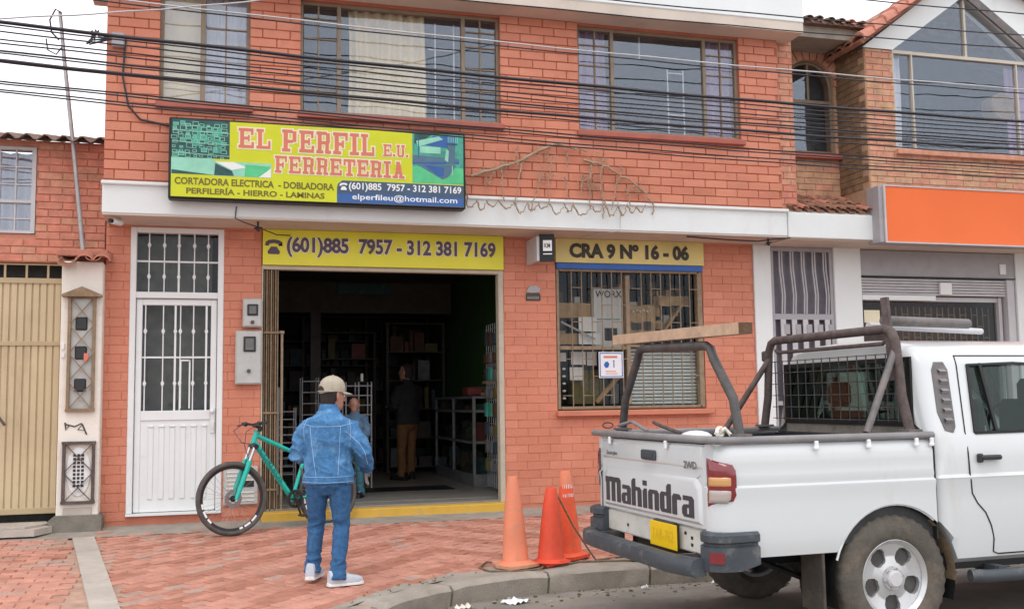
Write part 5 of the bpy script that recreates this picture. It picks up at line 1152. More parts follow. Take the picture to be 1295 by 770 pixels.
for sg in (1, -1):
    for i in range(len(sts)-1):
        sm = (sts[i]+sts[i+1])/2
        for j in range(NR-1):
            tgt_ = cab
            if .56 < sm < 1.34 and j < 12: tgt_ = door1[sg]
            if 1.42 < sm < 2.42 and j < 12: tgt_ = door2[sg]
            if j == 9:
                if .64 < sm < 1.30: tgt_ = gl1[sg]
                elif 1.46 < sm < 2.3: tgt_ = gl2[sg]
            if j >= 13 and sm > 1.72: tgt_ = wsm
            vq(tgt_, i, j, sg)
def weld(mb):
    d = {}; nv = []; mp = []
    for p in mb.v:
        k = tuple(round(c, 5) for c in p)
        if k not in d: d[k] = len(nv); nv.append(p)
        mp.append(d[k])
    mb.v = nv; mb.f = [tuple(mp[i] for i in f) for f in mb.f]; return mb
# rear wall of the cab
out = [(l, z) for s_, l, z in rgs[0]]; full = out+[(-l, z) for l, z in out[-2::-1]]; wl_, wz0, wz1 = .66, 1.30, 1.67
inn = []
n_ = len(full)
for k, (l, z) in enumerate(full): inn.append((max(-wl_, min(wl_, l*(1 if z > 1.2 else .9))), max(wz0, min(wz1, z))))
g = MB().add([(.315, l, z) for l, z in full]+[(.312, l, z) for l, z in inn], [(k, (k+1) % n_, (k+1) % n_+n_, k+n_) for k in range(n_)]); 
for f_, v_ in ((g.f, g.v),): cab.add(v_, f_)
cabo = tob(weld(cab), 'cab', 'truck_white', smooth=32)
tob(MB().box(.318, .323, -.67, .67, 1.29, 1.68), 'rear_window', 'truck_glass', cabo)
tob(MB().box(.300, .316, -.70, .70, 1.262, 1.30).box(.300, .316, -.70, .70, 1.665, 1.695).box(.300, .316, -.70, -.655, 1.30, 1.665).box(.300, .316, .655, .70, 1.30, 1.665), 'window_rubber', 'black', cabo)
tob(MB().box(.31, .345, -.70, .70, 1.18, 1.262), 'cab_lower_panel', 'concrete_dark', cabo)
tob(weld(wsm), 'windscreen', 'truck_glass', cabo)
for sg in (1, -1):
    for dd, gg, xs_, nm in ((door1, gl1, (.56, 1.34), 'rear_door'), (door2, gl2, (1.42, 2.42), 'front_door')):
        do = tob(weld(dd[sg]), nm, 'truck_white', smooth=32); w_ = weld(gg[sg]); w_.v = [(a, b-sg*.012, c) for a, b, c in w_.v]; tob(w_, 'side_window', 'truck_glass', do)
        # handle
        hx = xs_[0]+.14; tob(MB().box(hx-.07, hx+.09, sg*.872, sg*.91, 1.055, 1.085, b=.01).box(hx-.08, hx-.045, sg*.868, sg*.90, 1.04, 1.095, b=.008), 'door_handle', 'dark_plastic', do)
    # seams
    g = MB(); Y = sg*.8845
    def yl(z): 
        for (a, b), (c, d) in zip(ring, ring[1:]):
            if b <= z <= d: return a+(c-a)*(z-b)/(d-b)
        return .7
    for path_ in ([(.562, z) for z in (1.70, 1.64, 1.4, 1.225, 1.1, .97, .93)]+[(.565, .86), (.60, .80), (.66, .74), (.70, .66), (.72, .58), (.722, .50), (.76, .485), (1.34, .485)], [(1.38, z) for z in (1.70, 1.64, 1.4, 1.225, 1.0, .8, .48)], [(.56, 1.70), (.8, 1.70), (1.72, 1.70)]):
        g.tube([(s+shear(s, z), sg*(yl(z)+.001), z) for s, z in path_], .005, 4)
    tob(g, 'door_seam', 'black', cabo)
    g = MB()
    zz_ = lambda s, z: (s+shear(s, z), sg*(yl(z)+.004), z)
    g.tube([zz_(.635, 1.22), zz_(.64, 1.64), zz_(1.0, 1.65), zz_(1.31, 1.64), zz_(1.31, 1.225), zz_(.635, 1.22)], .012, 4); g.tube([zz_(.80, 1.23), zz_(.735, 1.65)], .014, 4)
    tob(g, 'window_trim', 'black', cabo)
    # quarter panel louvre
    g = MB(); nl2 = MB(); pts = [(s+.12*(z-1.2), z) for s, z in ((.415, 1.24), (.475, 1.225), (.495, 1.26), (.495, 1.61), (.47, 1.66), (.40, 1.66), (.375, 1.61), (.375, 1.35))]
    g.add([(s, sg*(yl(z)+.006), z) for s, z in pts]+[(s, sg*(yl(z)-.02), z) for s, z in pts], [tuple(range(8))]+[(k, (k+1) % 8, (k+1) % 8+8, k+8) for k in range(8)])
    lv = tob(g, 'quarter_louvre', 'bar_grey')
    for k in range(6):
        z = 1.28+k*.06; tob(MB().add([(.42+.12*(z-1.2), sg*(yl(z)+.008), z), (.475+.12*(z-1.2), sg*(yl(z)+.008), z), (.475+.12*(z-1.2), sg*(yl(z)+.022), z+.02), (.42+.12*(z-1.2), sg*(yl(z)+.022), z+.02), (.42+.12*(z-1.2), sg*(yl(z+.04)+.008), z+.035), (.475+.12*(z-1.2), sg*(yl(z+.04)+.008), z+.035)], [(0, 1, 2, 3), (3, 2, 5, 4)]), 'louvre_slat', 'rail_grey', lv)
# front clip
def fr(s):
    t = (s-2.5)/1.35; w = .88-.10*max(0, t-.6)**2*6; h = 1.19-.10*t-.25*max(0, t-.85)**2*10
    return [(s, w-.08, .44+.1*max(0, t-.8)), (s, w-.02, .50), (s, w, .7), (s, w, .93), (s, w-.02, 1.0), (s, w-.06, h-.05), (s, w-.16, h), (s, 0, h+.03)]
fs_ = [fr(2.5+1.35*i/12) for i in range(13)]; g = MB()
for sg in (1, -1):
    for i in range(12):
        for j in range(7):
            q = [fs_[i][j], fs_[i+1][j], fs_[i+1][j+1], fs_[i][j+1]]
            c = sum(p[0] for p in q)/4-3.04, sum(p[2] for p in q)/4-.38
            if hypot(*c) < .44: continue
            g.add([(a, sg*b, c2) for a, b, c2 in q], [(0, 1, 2, 3)])
g.add([(s, l, z) for s, l, z in fs_[-1]]+[(s, -l, z) for s, l, z in fs_[-1][::-1]], [tuple(range(16))])
tob(weld(g), 'front_body', 'truck_white', smooth=35)
tob(MB().box(3.82, 3.95, -.86, .86, .42, .68, b=.05), 'front_bumper', 'truck_white', smooth=40)
tob(MB().box(3.83, 3.87, -.45, .45, .72, .98, b=.02), 'front_grille', 'black')
for sg in (1, -1): tob(MB().box(3.78, 3.88, sg*.48, sg*.80, .78, .98, b=.03), 'headlight', 'lamp_clear')
for sg in (1, -1): tob(MB().box(2.22, 2.32, sg*.87, sg*1.08, 1.2, 1.38, b=.03), 'wing_mirror', 'dark_plastic')
# interior, chassis
g = MB().box(.36, 2.4, -.78, .78, .55, .62).box(.5, .65, -.6, .6, .9, 1.35, b=.04).box(.5, 1.0, -.6, .6, .7, .92, b=.04).box(1.5, 1.63, -.62, -.1, .9, 1.42, b=.04).box(1.5, 1.63, .1, .62, .9, 1.42, b=.04).box(1.5, 2.0, -.62, .62, .7, .92, b=.04).box(2.2, 2.6, -.75, .75, .8, 1.18, b=.04)
for y in (-.42, .42, -.36, .36): g.box(.55 if abs(y) > .4 else 1.54, .62 if abs(y) > .4 else 1.62, y-.12, y+.12, 1.38, 1.56, b=.04)
tob(g, 'seats', 'seat_fabric', cabo)
tob(MB().tube([(2.05+.0*cos(a), .37+.19*cos(a), 1.2+.19*sin(a)) for a in [2*pi*i/20 for i in range(20)]], .014, 6, loop=True), 'steering_wheel', 'dark_plastic', cabo)
g = MB().box(-1.10, 3.8, -.42, -.34, .44, .56).box(-1.10, 3.8, .34, .42, .44, .56).box(-1.1, -1.0, -.42, .42, .42, .54).box(-.6, .4, -.1, .1, .5, .6).tube([(0, -.7, .38), (0, .7, .38)], .05, 10).sphere((0, 0, .38), .14, 12, 8).tube([(-1.0, .15, .40), (-.5, .2, .38), (.6, .25, .36), (2.4, .3, .35)], .035, 8).box(-1.0, -.55, -.3, .3, .42, .5).box(2.5, 3.7, -.5, .5, .3, .9)
for sg in (-1, 1): g.tube([(-.75, sg*.5, .50), (-.4, sg*.5, .36), (0, sg*.5, .32), (.4, sg*.5, .36), (.75, sg*.5, .50)], .02, 6, ry=.035).box(.36, 2.55, sg*.66, sg*.80, .40, .5)
tob(g, 'chassis', 'black', smooth=40)
tob(MB().tube([(.50, -.90, .375), (.62, -.93, .37), (2.5, -.93, .37), (2.6, -.9, .375)], .038, 10).box(.7, .76, -.92, -.6, .38, .42).box(2.2, 2.26, -.92, -.6, .38, .42), 'side_step', 'bumper_grey', smooth=50)
tob(MB().tube([(.50, .90, .375), (.62, .93, .37), (2.5, .93, .37), (2.6, .9, .375)], .038, 10), 'side_step', 'bumper_grey', smooth=50)
for sg in (-1, 1):
    g = MB(); pts = [(.425*sin(a), .38+.425*cos(a)) for a in [R(-110)+R(220)*i/24 for i in range(25)]]
    v = []
    for s, z in pts: v += [(s, sg*.50, z), (s, sg*.862, z)]
    g.add(v, [(2*i, 2*i+2, 2*i+3, 2*i+1) for i in range(24)]); tob(g, 'wheel_arch_liner', 'black')
    g = MB(); pts = [(.425*sin(a), .38+.425*cos(a)) for a in [R(38)+R(56)*i/10 for i in range(11)]]; v = []
    for s, z in pts: v += [(s-.004, sg*.70, z-.003), (s-.004, sg*.872, z-.003)]
    g.add(v, [(2*i, 2*i+2, 2*i+3, 2*i+1) for i in range(10)]); tob(g, 'mud_patch', 'mud')
    tob(MB().box(-.50, -.482, sg*.64, sg*.86, .22, .62, b=.004), 'mud_flap', 'mud_rubber')
    g = MB(); pts = [(3.04+.425*sin(a), .38+.425*cos(a)) for a in [R(-110)+R(220)*i/24 for i in range(25)]]; v = []
    for s, z in pts: v += [(s, sg*.50, z), (s, sg*.862, z)]
    g.add(v, [(2*i, 2*i+2, 2*i+3, 2*i+1) for i in range(24)]); tob(g, 'wheel_arch_liner', 'black')
# wheels
def truck_wheel(s, sg):
    yo = sg*.865; d = lambda q: yo-sg*q   # q measured inwards
    g = MB(); N = 72; prof_ = [(.222, .02), (.235, .004), (.27, -.004), (.31, -.006), (.345, .008), (.364, .022), (.374, .04), (.378, .08), (.378, .16), (.372, .20), (.34, .225), (.26, .232), (.222, .20)]
    rings = []
    for k in range(N):
        a = 2*pi*k/N; tr = .006 if k % 2 else -.004
        rings.append([(s+(r+(tr if r > .36 else 0))*sin(a), d(q), .38+(r+(tr if r > .36 else 0))*cos(a)) for r, q in prof_])
    rings.append(rings[0]); g.loft(rings, caps=False); ty = tob(weld(g), 'tyre', 'truck_tyre', smooth=45)
    g = MB(); g.lathe([(.224, .03), (.232, .012), (.226, .01), (.205, .03), (.20, .09), (.20, .19), (.224, .2)], (0, 0, 0), 48, axis='y', caps=False)
    g.v = [(s+x, d(y), .38+z) for x, y, z in g.v]
    wh = tob(g, 'wheel_rim', 'alloy', ty, smooth=40)
    # disc with five rounded windows
    g = MB(); NA_, NRr = 200, 34; v = []
    def depth(r): return .035+.02*(1-min(1, abs(r-.13)/.09)) if r > .07 else .028
    for i in range(NA_):
        a = 2*pi*i/NA_
        for j in range(NRr+1):
            r = .035+(.212-.035)*j/NRr; v.append((s+r*sin(a), d(depth(r)), .38+r*cos(a)))
    idx = lambda i, j: (i % NA_)*(NRr+1)+j; fs3 = []
    for i in range(NA_):
        for j in range(NRr):
            a = 2*pi*(i+.5)/NA_; r = .035+(.212-.035)*(j+.5)/NRr; c = (a*5/(2*pi)) % 1-.5
            if abs(c*2*pi/5*r/(.041+.22*(r-.10)))**2.8+abs((r-.147)/.050)**2.8 < 1: continue
            fs3.append((idx(i, j), idx(i+1, j), idx(i+1, j+1), idx(i, j+1)))
    # thickness: walls of the windows
    n0 = len(v); v2 = [(x, y-sg*.03, z) for x, y, z in v]; ed = {}
    for f_ in fs3:
        for a, b in zip(f_, f_[1:]+f_[:1]): ed[(a, b)] = ed.get((a, b), 0)+1
    wf = [(a, b, b+n0, a+n0) for (a, b) in ed if (b, a) not in ed]
    g.add(v+v2, fs3+wf); g.T = None
    tob(g, 'rim_disc', 'alloy', ty, smooth=40)
    g = MB().lathe([(.001, .0), (.04, .0), (.05, .01), (.052, .035)], n=20, axis='y'); g.v = [(s+x, d(y), .38+z) for x, y, z in g.v]; tob(g, 'hub_cap', 'grey_metal_light', ty, smooth=40)
    g = MB()
    for i in range(6):
        a = 2*pi*i/6+.3; g.tube([(s+.058*sin(a), d(.02), .38+.058*cos(a)), (s+.058*sin(a), d(.045), .38+.058*cos(a))], .009, 8)
    tob(g, 'wheel_nuts', 'chrome', ty); g = MB().lathe([(.001, .07), (.19, .07), (.19, .09)], n=30, axis='y'); g.v = [(s+x, d(y), .38+z) for x, y, z in g.v]; tob(g, 'brake_drum', 'bar_dark', ty)
for s in (0, 3.04):
    for sg in (-1, 1): truck_wheel(s, sg)
# roll bars on the bed
def hoop(s, r, mt, foot=.80, top=.60, zt=1.81, lean=0):
    pts = []; 
    pts = [(s, foot, 1.235), (s+lean*.4, foot-.06, 1.45), (s+lean, top+.035, zt-.08), (s+lean, top, zt-.02), (s+lean, top-.05, zt), (s+lean, -top+.05, zt), (s+lean, -top, zt-.02), (s+lean, -top-.035, zt-.08), (s+lean*.4, -foot+.06, 1.45), (s, -foot, 1.235)]
    pts = [(a, b_, z+(.03*b_ if z > 1.6 and s < -.5 else 0)) for a, b_, z in pts]
    return MB().tube(pts, r, 12, ref=(1, 0, 0))
h1 = tob(hoop(-.98, .029, 'bar_grey', .81, .50, 1.785), 'rear_roll_bar', 'bar_dark', smooth=50)
for sg in (-1, 1): tob(MB().box(-1.03, -.93, sg*.76, sg*.86, 1.235, 1.25).tube([(-1.0, sg*.80, 1.235), (-1.0, sg*.80, 1.275)], .012, 8), 'foot_plate', 'bar_grey', h1)
h2 = tob(hoop(.19, .030, 'bar_grey', .81, .68, 1.87), 'front_roll_bar', 'rust', smooth=50)
for sg in (-1, 1):
    tob(MB().tube([(.19, sg*.71, 1.74), (-.13, sg*.82, 1.235)], .022, 10, ref=(0, 1, 0)), 'brace', 'bar_grey' if sg < 0 else 'rust', h2, smooth=50)
    tob(MB().box(.14, .24, sg*.76, sg*.86, 1.235, 1.25), 'foot_plate', 'bar_grey', h2)
tob(MB().tube([(.19, -.62, 1.80), (.19, -.60, 1.78), (.19, .60, 1.78), (.19, .62, 1.80)], .014, 8), 'lower_cross_bar', 'rust', h2)
tob(MB().box(.16, .22, .71, .78, 1.72, 1.80, b=.01), 'bracket', 'bar_dark', h2)
g = MB()
for i in range(15): y = -.68+i*.097; g.tube([(.215, y, 1.29), (.215, y, 1.72)], .004, 4)
for i in range(6): z = 1.30+i*.083; g.tube([(.213, -.72, z), (.213, .72, z)], .004, 4)
tob(g, 'window_guard', 'bar_dark', h2)
# loads: these only rest on the truck
def twp(s, l, z): return tuple(TW @ V((s, l, z)))
tag(MB().loft([[twp(-.975-.045, -.90, 1.815), twp(-.975+.045, -.90, 1.815), twp(-.975+.045, -.90, 1.882), twp(-.975-.045, -.90, 1.882)], [twp(-.95-.045, .92, 1.852), twp(-.95+.045, .92, 1.852), twp(-.95+.045, .92, 1.922), twp(-.95-.045, .92, 1.922)]]).add([twp(-1.0195, -.9015, 1.816), twp(-.9305, -.9015, 1.816), twp(-.9305, -.9015, 1.881), twp(-1.0195, -.9015, 1.881)], [(0, 1, 2, 3)], 1).obj('timber_beam', ['wood_beam', 'wood_end']), 'sawn timber beam lying across the rear roll bar of the pickup', 'beam')
tag(MB().bar(twp(.215, -.655, 1.55), twp(.20, -.62, 2.07), .045, .03).obj('upright_stake', 'rust'), 'rusty upright stake tied to the front roll bar of the pickup', 'stake')
tag(MB().tube([twp(.20, -.60, 1.925), twp(1.0, -.44, 1.925)], .033, 14).obj('grey_pipe', 'bar_grey', smooth=50), 'thick grey pipe lying from the front roll bar over the cab roof', 'pipe')
tag(MB().tube([twp(.20, -.45, 1.905), twp(1.42, -.1, 1.90)], .022, 12).obj('thin_pipe', 'grey_metal_light', smooth=50), 'thinner pale pipe beside the thick grey pipe over the cab roof', 'pipe')
tag(MB().tube([twp(-1.06, .70, 1.27), twp(-1.05, .5, 1.30), twp(-1.1, .15, 1.245)], .012, 6).obj('metal_strap', 'rail_grey'), 'bent grey strap lying on the rear of the truck bed near the far corner', 'strap')
tag(MB().tube([twp(-1.02, .22, 1.30), twp(-1.05, .05, 1.28), twp(-1.12, -.35, 1.245)], .012, 6).obj('metal_strap', 'rust'), 'brown bent strap over the middle of the tailgate rail', 'strap')
tag(MB().sphere(twp(-.80, .05, 1.20), (.11, .10, .045), 14, 8).obj('white_sack', 'paper', smooth=60), 'white sack top showing over the tailgate rail', 'sack')
tag(MB().tube([tuple(V(twp(-1.08, -.76, 1.26))+V((.03*cos(a), .02*cos(a), .025*sin(a)))) for a in [2*pi*i/10 for i in range(10)]], .012, 6, loop=True).tube([twp(-1.02, -.78, 1.24), twp(-1.05, -.77, 1.28), twp(-1.1, -.74, 1.245)], .012, 6).obj('rope_knot', 'cream_wall'), 'pale rope knot at the foot of the rear roll bar', 'rope')
tag(MB().tube([tuple(V(twp(-1.1, .80, 1.27))+V((.04*cos(a), .0, .02*sin(a)))) for a in [2*pi*i/12 for i in range(12)]], .005, 5, loop=True).obj('wire_ring', 'rust'), 'small rusty wire ring on the far rear corner of the truck bed', 'ring')
# ================================================================== BICYCLE (x forward, y left; origin between the wheels on the ground)
fx, fy = .16, -.94; hd = atan2(-.52, -.97); 
bk = thing('bicycle', 'teal mountain bike standing at the shop step behind the man in denim', 'bicycle', (fx, fy, zp(fy)+.0), hd)
pitch_ = Matrix.Rotation(-.023, 4, 'Y'); BW = WM[bk.name] @ pitch_ @ Matrix.Rotation(R(1.5), 4, 'X')
def bob(mb, name, mats, parent=bk, smooth=50, X=None): mb.v = [tuple(BW @ ((X @ V(p)) if X else V(p))) for p in mb.v]; return mb.obj(name, mats, parent, smooth)
WR = .35
def bwheel(cx, X, rear):
    ty = bob(MB().loft([[(cx+(WR-.024+.024*cos(b))*cos(a), .024*sin(b), WR+(WR-.024+.024*cos(b))*sin(a)) for b in [2*pi*j/10 for j in range(10)]] for a in [2*pi*i/64 for i in range(65)]], caps=False), 'tyre', 'tyre', X=X)
    bob(MB().loft([[(cx+r*cos(a), y, WR+r*sin(a)) for r, y in ((.302, -.013), (.302, .013), (.282, .010), (.279, 0), (.282, -.010))] for a in [2*pi*i/64 for i in range(65)]], caps=False), 'rim', 'dark_plastic', ty, X=X)
    g = MB()
    for sd_ in (1, -1):
        for a0, a1 in ((5.45, 6.15), (3.75, 4.45)):
            v = []
            for i in range(13):
                a = a0+(a1-a0)*i/12; v += [(cx+.303*cos(a), .0135*sd_, WR+.303*sin(a)), (cx+.284*cos(a), .0125*sd_, WR+.284*sin(a))]
            g.add(v, [(2*i, 2*i+2, 2*i+3, 2*i+1) for i in range(12) if (i*7+int(a0*10)) % 5])
    bob(g, 'rim_decal', 'print_white', ty, X=X)
    g = MB()
    for i in range(28):
        a = 2*pi*i/28; sd_ = 1 if i % 2 else -1; b = a+(.5 if i % 4 < 2 else -.5); g.tube([(cx+.025*cos(b), .028*sd_, WR+.025*sin(b)), (cx+.285*cos(a), 0, WR+.285*sin(a))], .0016, 4)
    bob(g, 'spokes', 'chrome', ty, X=X)
    bob(MB().tube([(cx, -.06, WR), (cx, .06, WR)], .018, 10).lathe([(.03, .03), (.03, .035)], (cx, 0, WR), 14, axis='y'), 'hub', 'dark_plastic', ty, X=X)
    g = MB(); g.lathe([(.045, .035), (.085, .035), (.085, .038), (.045, .038), (.045, .035)], (cx, 0, WR), 28, axis='y', caps=False); bob(g, 'brake_disc', 'chrome', ty, X=X)
steer = Matrix.Translation((-.02, 0, 0)) @ Matrix.Rotation(R(-9), 4, 'Z') @ Matrix.Translation((.02, 0, 0))
bwheel(0, steer, False); bwheel(-1.09, None, True)
HT, HB_, BB, SC = (-.255, 0, .975), (-.215, 0, .86), (-.665, 0, .315), (-.80, 0, .72)
g = MB().tube([(-.26, 0, .99), HB_], .027, 12).tube([(-.245, 0, .945), SC], [.024, .02], 12).tube([(-.225, 0, .885), BB], [.030, .027], 12).tube([(-.83, 0, .80), BB], .019, 12).tube([(BB[0], -.04, BB[2]), (BB[0], .04, BB[2])], .028, 12)
for sg in (-1, 1): g.tube([(SC[0]-.005, sg*.015, SC[2]-.03), (-.95, sg*.045, .54), (-1.09, sg*.065, WR)], .010, 8).tube([BB, (-.75, sg*.03, .325), (-.85, sg*.05, .335), (-1.09, sg*.065, WR)], .012, 8)
fo = bob(g, 'frame', 'teal_paint')
o = text('CORLEOS', -.29, 0, 1, 1, 0, 'print_teal_dark', fo, .0)
d_ = (V(BB)-V((-.225, 0, .885))); L_ = d_.length; d_.normalize(); nn_ = V((-d_.z, 0, d_.x)); nn_ = nn_ if nn_.z > 0 else -nn_
for v_ in o.data.vertices:
    u, w = v_.co.x+.29, v_.co.z
    p = V((-.225, 0, .885))+d_*(.10+u*.40)+nn_*(w-.5)*.042; v_.co = BW @ V((p.x, .0315, p.z))
g = MB()
for sg in (-1, 1): g.tube([(-.15, sg*.062, .70), (-.02, sg*.066, WR-.01)], [.026, .019], 10)
g.tube([(-.14, -.064, .69), (-.17, 0, .735), (-.14, .064, .69)], .018, 8)
fk = bob(g, 'fork', 'teal_paint', X=steer)
g = MB()
for sg in (-1, 1): g.tube([(-.195, sg*.062, .83), (-.14, sg*.062, .68)], .016, 10)
bob(g, 'fork_stanchion', 'chrome', fk, X=steer); bob(MB().tube([(-.205, -.085, .835), (-.21, 0, .85), (-.205, .085, .835)], .024, 10).tube([(-.195, .062, .83), (-.20, .062, .86)], .02, 8), 'fork_crown', 'dark_plastic', fk, X=steer)
g = MB().tube([(-.265, 0, .985), (-.275, 0, 1.03)], .02, 10).tube([(-.275, 0, 1.02), (-.20, 0, 1.045)], .018, 8)
g.tube([(-.21, -.30, 1.06), (-.20, -.12, 1.055), (-.20, 0, 1.045), (-.20, .12, 1.055), (-.21, .30, 1.06)], .013, 8)
hb = bob(g, 'handlebar', 'black', X=steer)
for sg in (-1, 1):
    bob(MB().tube([(-.212, sg*.31, 1.06), (-.205, sg*.20, 1.058)], .018, 10), 'grip', 'dark_plastic', hb, X=steer); bob(MB().tube([(-.19, sg*.19, 1.05), (-.15, sg*.23, 1.045), (-.155, sg*.30, 1.04)], .007, 6).sphere((-.19, sg*.17, 1.055), .024, 8, 6), 'brake_lever', 'dark_plastic', hb, X=steer)
bob(MB().tube([(-.18, .15, 1.05), (-.07, .12, .98), (-.09, .06, .85), (-.13, .07, .72), (-.05, .075, .45)], .004, 5).tube([(-.18, -.15, 1.05), (-.06, -.10, .99), (-.10, -.02, .88), (-.25, .03, .84)], .004, 5), 'brake_cable', 'print_violet', hb)
bob(MB().tube([(-.80, 0, .74), (-.835, 0, .90)], .0135, 10), 'seat_post', 'chrome')
g = MB(); rg = []
for x, w, h in ((-.70, .018, .02), (-.76, .025, .028), (-.84, .05, .03), (-.92, .075, .035), (-.965, .06, .03)): rg.append([(x, w*cos(a), .925+h*sin(a)) for a in [2*pi*i/12 for i in range(12)]])
bob(g.loft(rg), 'saddle', 'black')
g = MB()
for i in range(32):
    a = 2*pi*i/32; g.add([], [])
g.lathe([(.06, .052), (.09, .052), (.09, .058), (.06, .058)], (BB[0], 0, BB[2]), 32, axis='y', caps=False)
for i in range(5): a = 2*pi*i/5; g.tube([(BB[0], .055, BB[2]), (BB[0]+.07*cos(a), .055, BB[2]+.07*sin(a))], .008, 6)
cr = bob(g, 'chainring', 'black')
for sg, a in ((1, -1.9), (-1, 1.24)):
    ex, ez = BB[0]+.17*cos(a), BB[2]+.17*sin(a); bob(MB().tube([(BB[0], sg*.065, BB[2]), (ex, sg*.075, ez)], .011, 8), 'crank', 'black', cr); bob(MB().box(ex-.04, ex+.04, min(sg*.08, sg*.17), max(sg*.08, sg*.17), ez-.01, ez+.01, b=.005), 'pedal', 'dark_plastic', cr)
bob(MB().tube([(BB[0], .055, BB[2]+.088), (-1.09, .055, WR+.045), (-1.13, .055, WR), (-1.09, .055, WR-.045), (BB[0], .055, BB[2]-.088)], .005, 5).lathe([(.02, .05), (.05, .05), (.05, .06), (.02, .06)], (-1.09, 0, WR), 20, axis='y'), 'chain', 'bar_dark')
bob(MB().box(-.83, -.77, .03, .05, .42, .52, b=.006).tube([(-.79, .04, .5), (-.73, .04, .62)], .008, 6), 'bottle_cage', 'bar_grey')
# ================================================================== CONES, CORD, LITTER
def cone(x, y, h, rb, rt_, lean, az, label, m1, m2, base, flare, name='traffic_cone', group=None, sq=.2, marks=None, rot=.3):
    z = zp(y); t = thing(name, label, 'traffic cone', (x, y, z), 0, group); ax = V((sin(lean)*cos(az), sin(lean)*sin(az), cos(lean)))
    def pt(r, q, a): 
        u = V((cos(a), sin(a), 0)); u = (u-ax*u.dot(ax)); return V((x, y, z))+ax*q+u*r*(1+.05*sin(2*a+q*5))
    N = 24; rg = [[pt(r, q, 2*pi*i/N) for i in range(N)] for r, q in ((rb*1.05, .025), (rb*.97, .05), (rb*.72+rt_*.28, h*.3), (rb*.36+rt_*.64, h*.7), (rt_*1.0, h*.97), (rt_*.85, h), (rt_*.45, h*1.002), (rt_*.4, h*.95))]
    MB().loft(rg).obj('cone_body', m1, t, smooth=45)
    if base:
        g = MB(); n = 8; c = []; 
        for i in range(n): a = 2*pi*i/n+rot; k = sq*(1.0 if i % 2 else .93); c.append((x+k*cos(a), y+k*sin(a)))
        g.prism([(a, b) for a, b in c], z+.004, z+.028, 'z'); o = g.obj('base', base, t); 
        for v in o.data.vertices: v.co.z += .012*sin(v.co.x*37+v.co.y*23)
        MB().loft([[pt(rb*1.02+d, q, 2*pi*i/N) for i in range(N)] for d, q in ((.05, .026), (.02, .036), (0, .05))]).obj('collar', m1, t, smooth=45)
    if m2: MB().loft([[pt((rb*.36+rt_*.64)*k1+.002, h*q, 2*pi*i/N) for i in range(N)] for k1, q in ((.82, .83), (.70, .96), (.60, 1.0))], caps=False).obj('tip', m2, t, smooth=45)
    if marks:
        g = MB(); rr = random.Random(3)
        for q in (.70, .80):
            for i in range(7):
                a = -pi/2+(i-3)*.28; r = (rb+(rt_-rb)*q)*1.0+.004; w = .05; a1 = a+.12*rr.uniform(.6, 1.3)
                g.add([pt(r, h*q, a), pt(r, h*q, a1), pt(r*.98, h*(q+w*rr.uniform(.5, 1)), a1), pt(r*.98, h*(q+w*rr.uniform(.5, 1)), a)], [(0, 1, 2, 3)])
        g.obj('white_marks', 'print_white', t)
    return t
cone(2.36, -3.04, .72, .112, .042, .03, 2.6, 'pale faded orange cone with buff base, leftmost of the three at the kerb', 'cone_pale', None, 'cone_base', 1, group=None, sq=.20)
cone(2.66, -3.04, .62, .115, .045, .02, 0, 'dull red stained cone without collar, middle of the three at the kerb', 'cone_red', None, 'cone_red', 1, sq=.15)
cone(2.90, -2.84, .73, .105, .04, .05, 3.0, 'bright orange cone with small white marks, rightmost of the three', 'cone_orange', 'cone_pale', 'cone_red', 1, sq=.17, marks=True)
def zr(p, h=.008): return (p[0], p[1], zp(p[1])+h)
tag(MB().tube([(2.68, -3.07, zp(-3)+.60), (2.74, -3.05, zp(-3)+.52), (2.86, -3.03, zp(-3)+.30), (2.98, -3.02, zp(-3)+.12)]+[zr(p) for p in ((3.06, -3.02), (3.3, -2.95), (3.6, -3.0), (3.9, -3.05))], .008, 6).tube([zr(p) for p in ((2.16, -2.85), (2.05, -3.05), (2.10, -3.2), (2.3, -3.27), (2.5, -3.23), (2.60, -3.12), (2.58, -3.0), (2.7, -3.16), (2.9, -3.05), (3.1, -3.08), (3.4, -3.12))], .008, 6).tube([zr(p) for p in ((2.16, -2.85), (2.3, -2.9), (2.5, -2.85))], .008, 6).obj('cord', 'rope', smooth=60), 'thin brown cord looped round the traffic cones and trailing along the kerb', 'cord')
def litter(x, y, w, h, rot, label, mt='paper', name='litter'):
    g = MB(); N = 6; v = []
    for i in range(N+1):
        for j in range(N+1):
            u, q = (i/N-.5)*w, (j/N-.5)*h; v.append((x+u*cos(rot)-q*sin(rot), y+u*sin(rot)+q*cos(rot), zroad(x, y)+.006+.03*abs(noise.noise(V((i*.5, j*.6, x*3))))+.015*(i % 2)))
    g.add(v, [(i*(N+1)+j, (i+1)*(N+1)+j, (i+1)*(N+1)+j+1, i*(N+1)+j+1) for i in range(N) for j in range(N)]); return tag(g.obj(name, mt), label, 'litter')
litter(2.16, -3.72, .17, .16, .5, 'crumpled white and blue paper wrapper lying on the road by the kerb')
litter(1.75, -3.78, .12, .08, .2, 'crushed buff scrap on the road close under the kerb', 'cream_wall'); litter(3.3, -3.48, .06, .03, .2, 'tiny white scrap in the gutter near the truck bumper'); litter(3.95, -3.45, .10, .03, .2, 'flat pale scrap in the gutter beneath the truck bumper')
rr = random.Random(9); g = MB()
for i in range(260):
    x = rr.uniform(1.0, 7); y = yk(x)-abs(rr.gauss(0, .35))-.02; s = rr.uniform(.004, .014); g.box(x-s, x+s, y-s, y+s*.7, zroad(x, y)-.002, zroad(x, y)+s, m=rr.randrange(3))
g.obj('road_grit', ['concrete', 'concrete_pale', 'moss'], kind='stuff', label='small stones and grit scattered along the gutter', cat='grit')
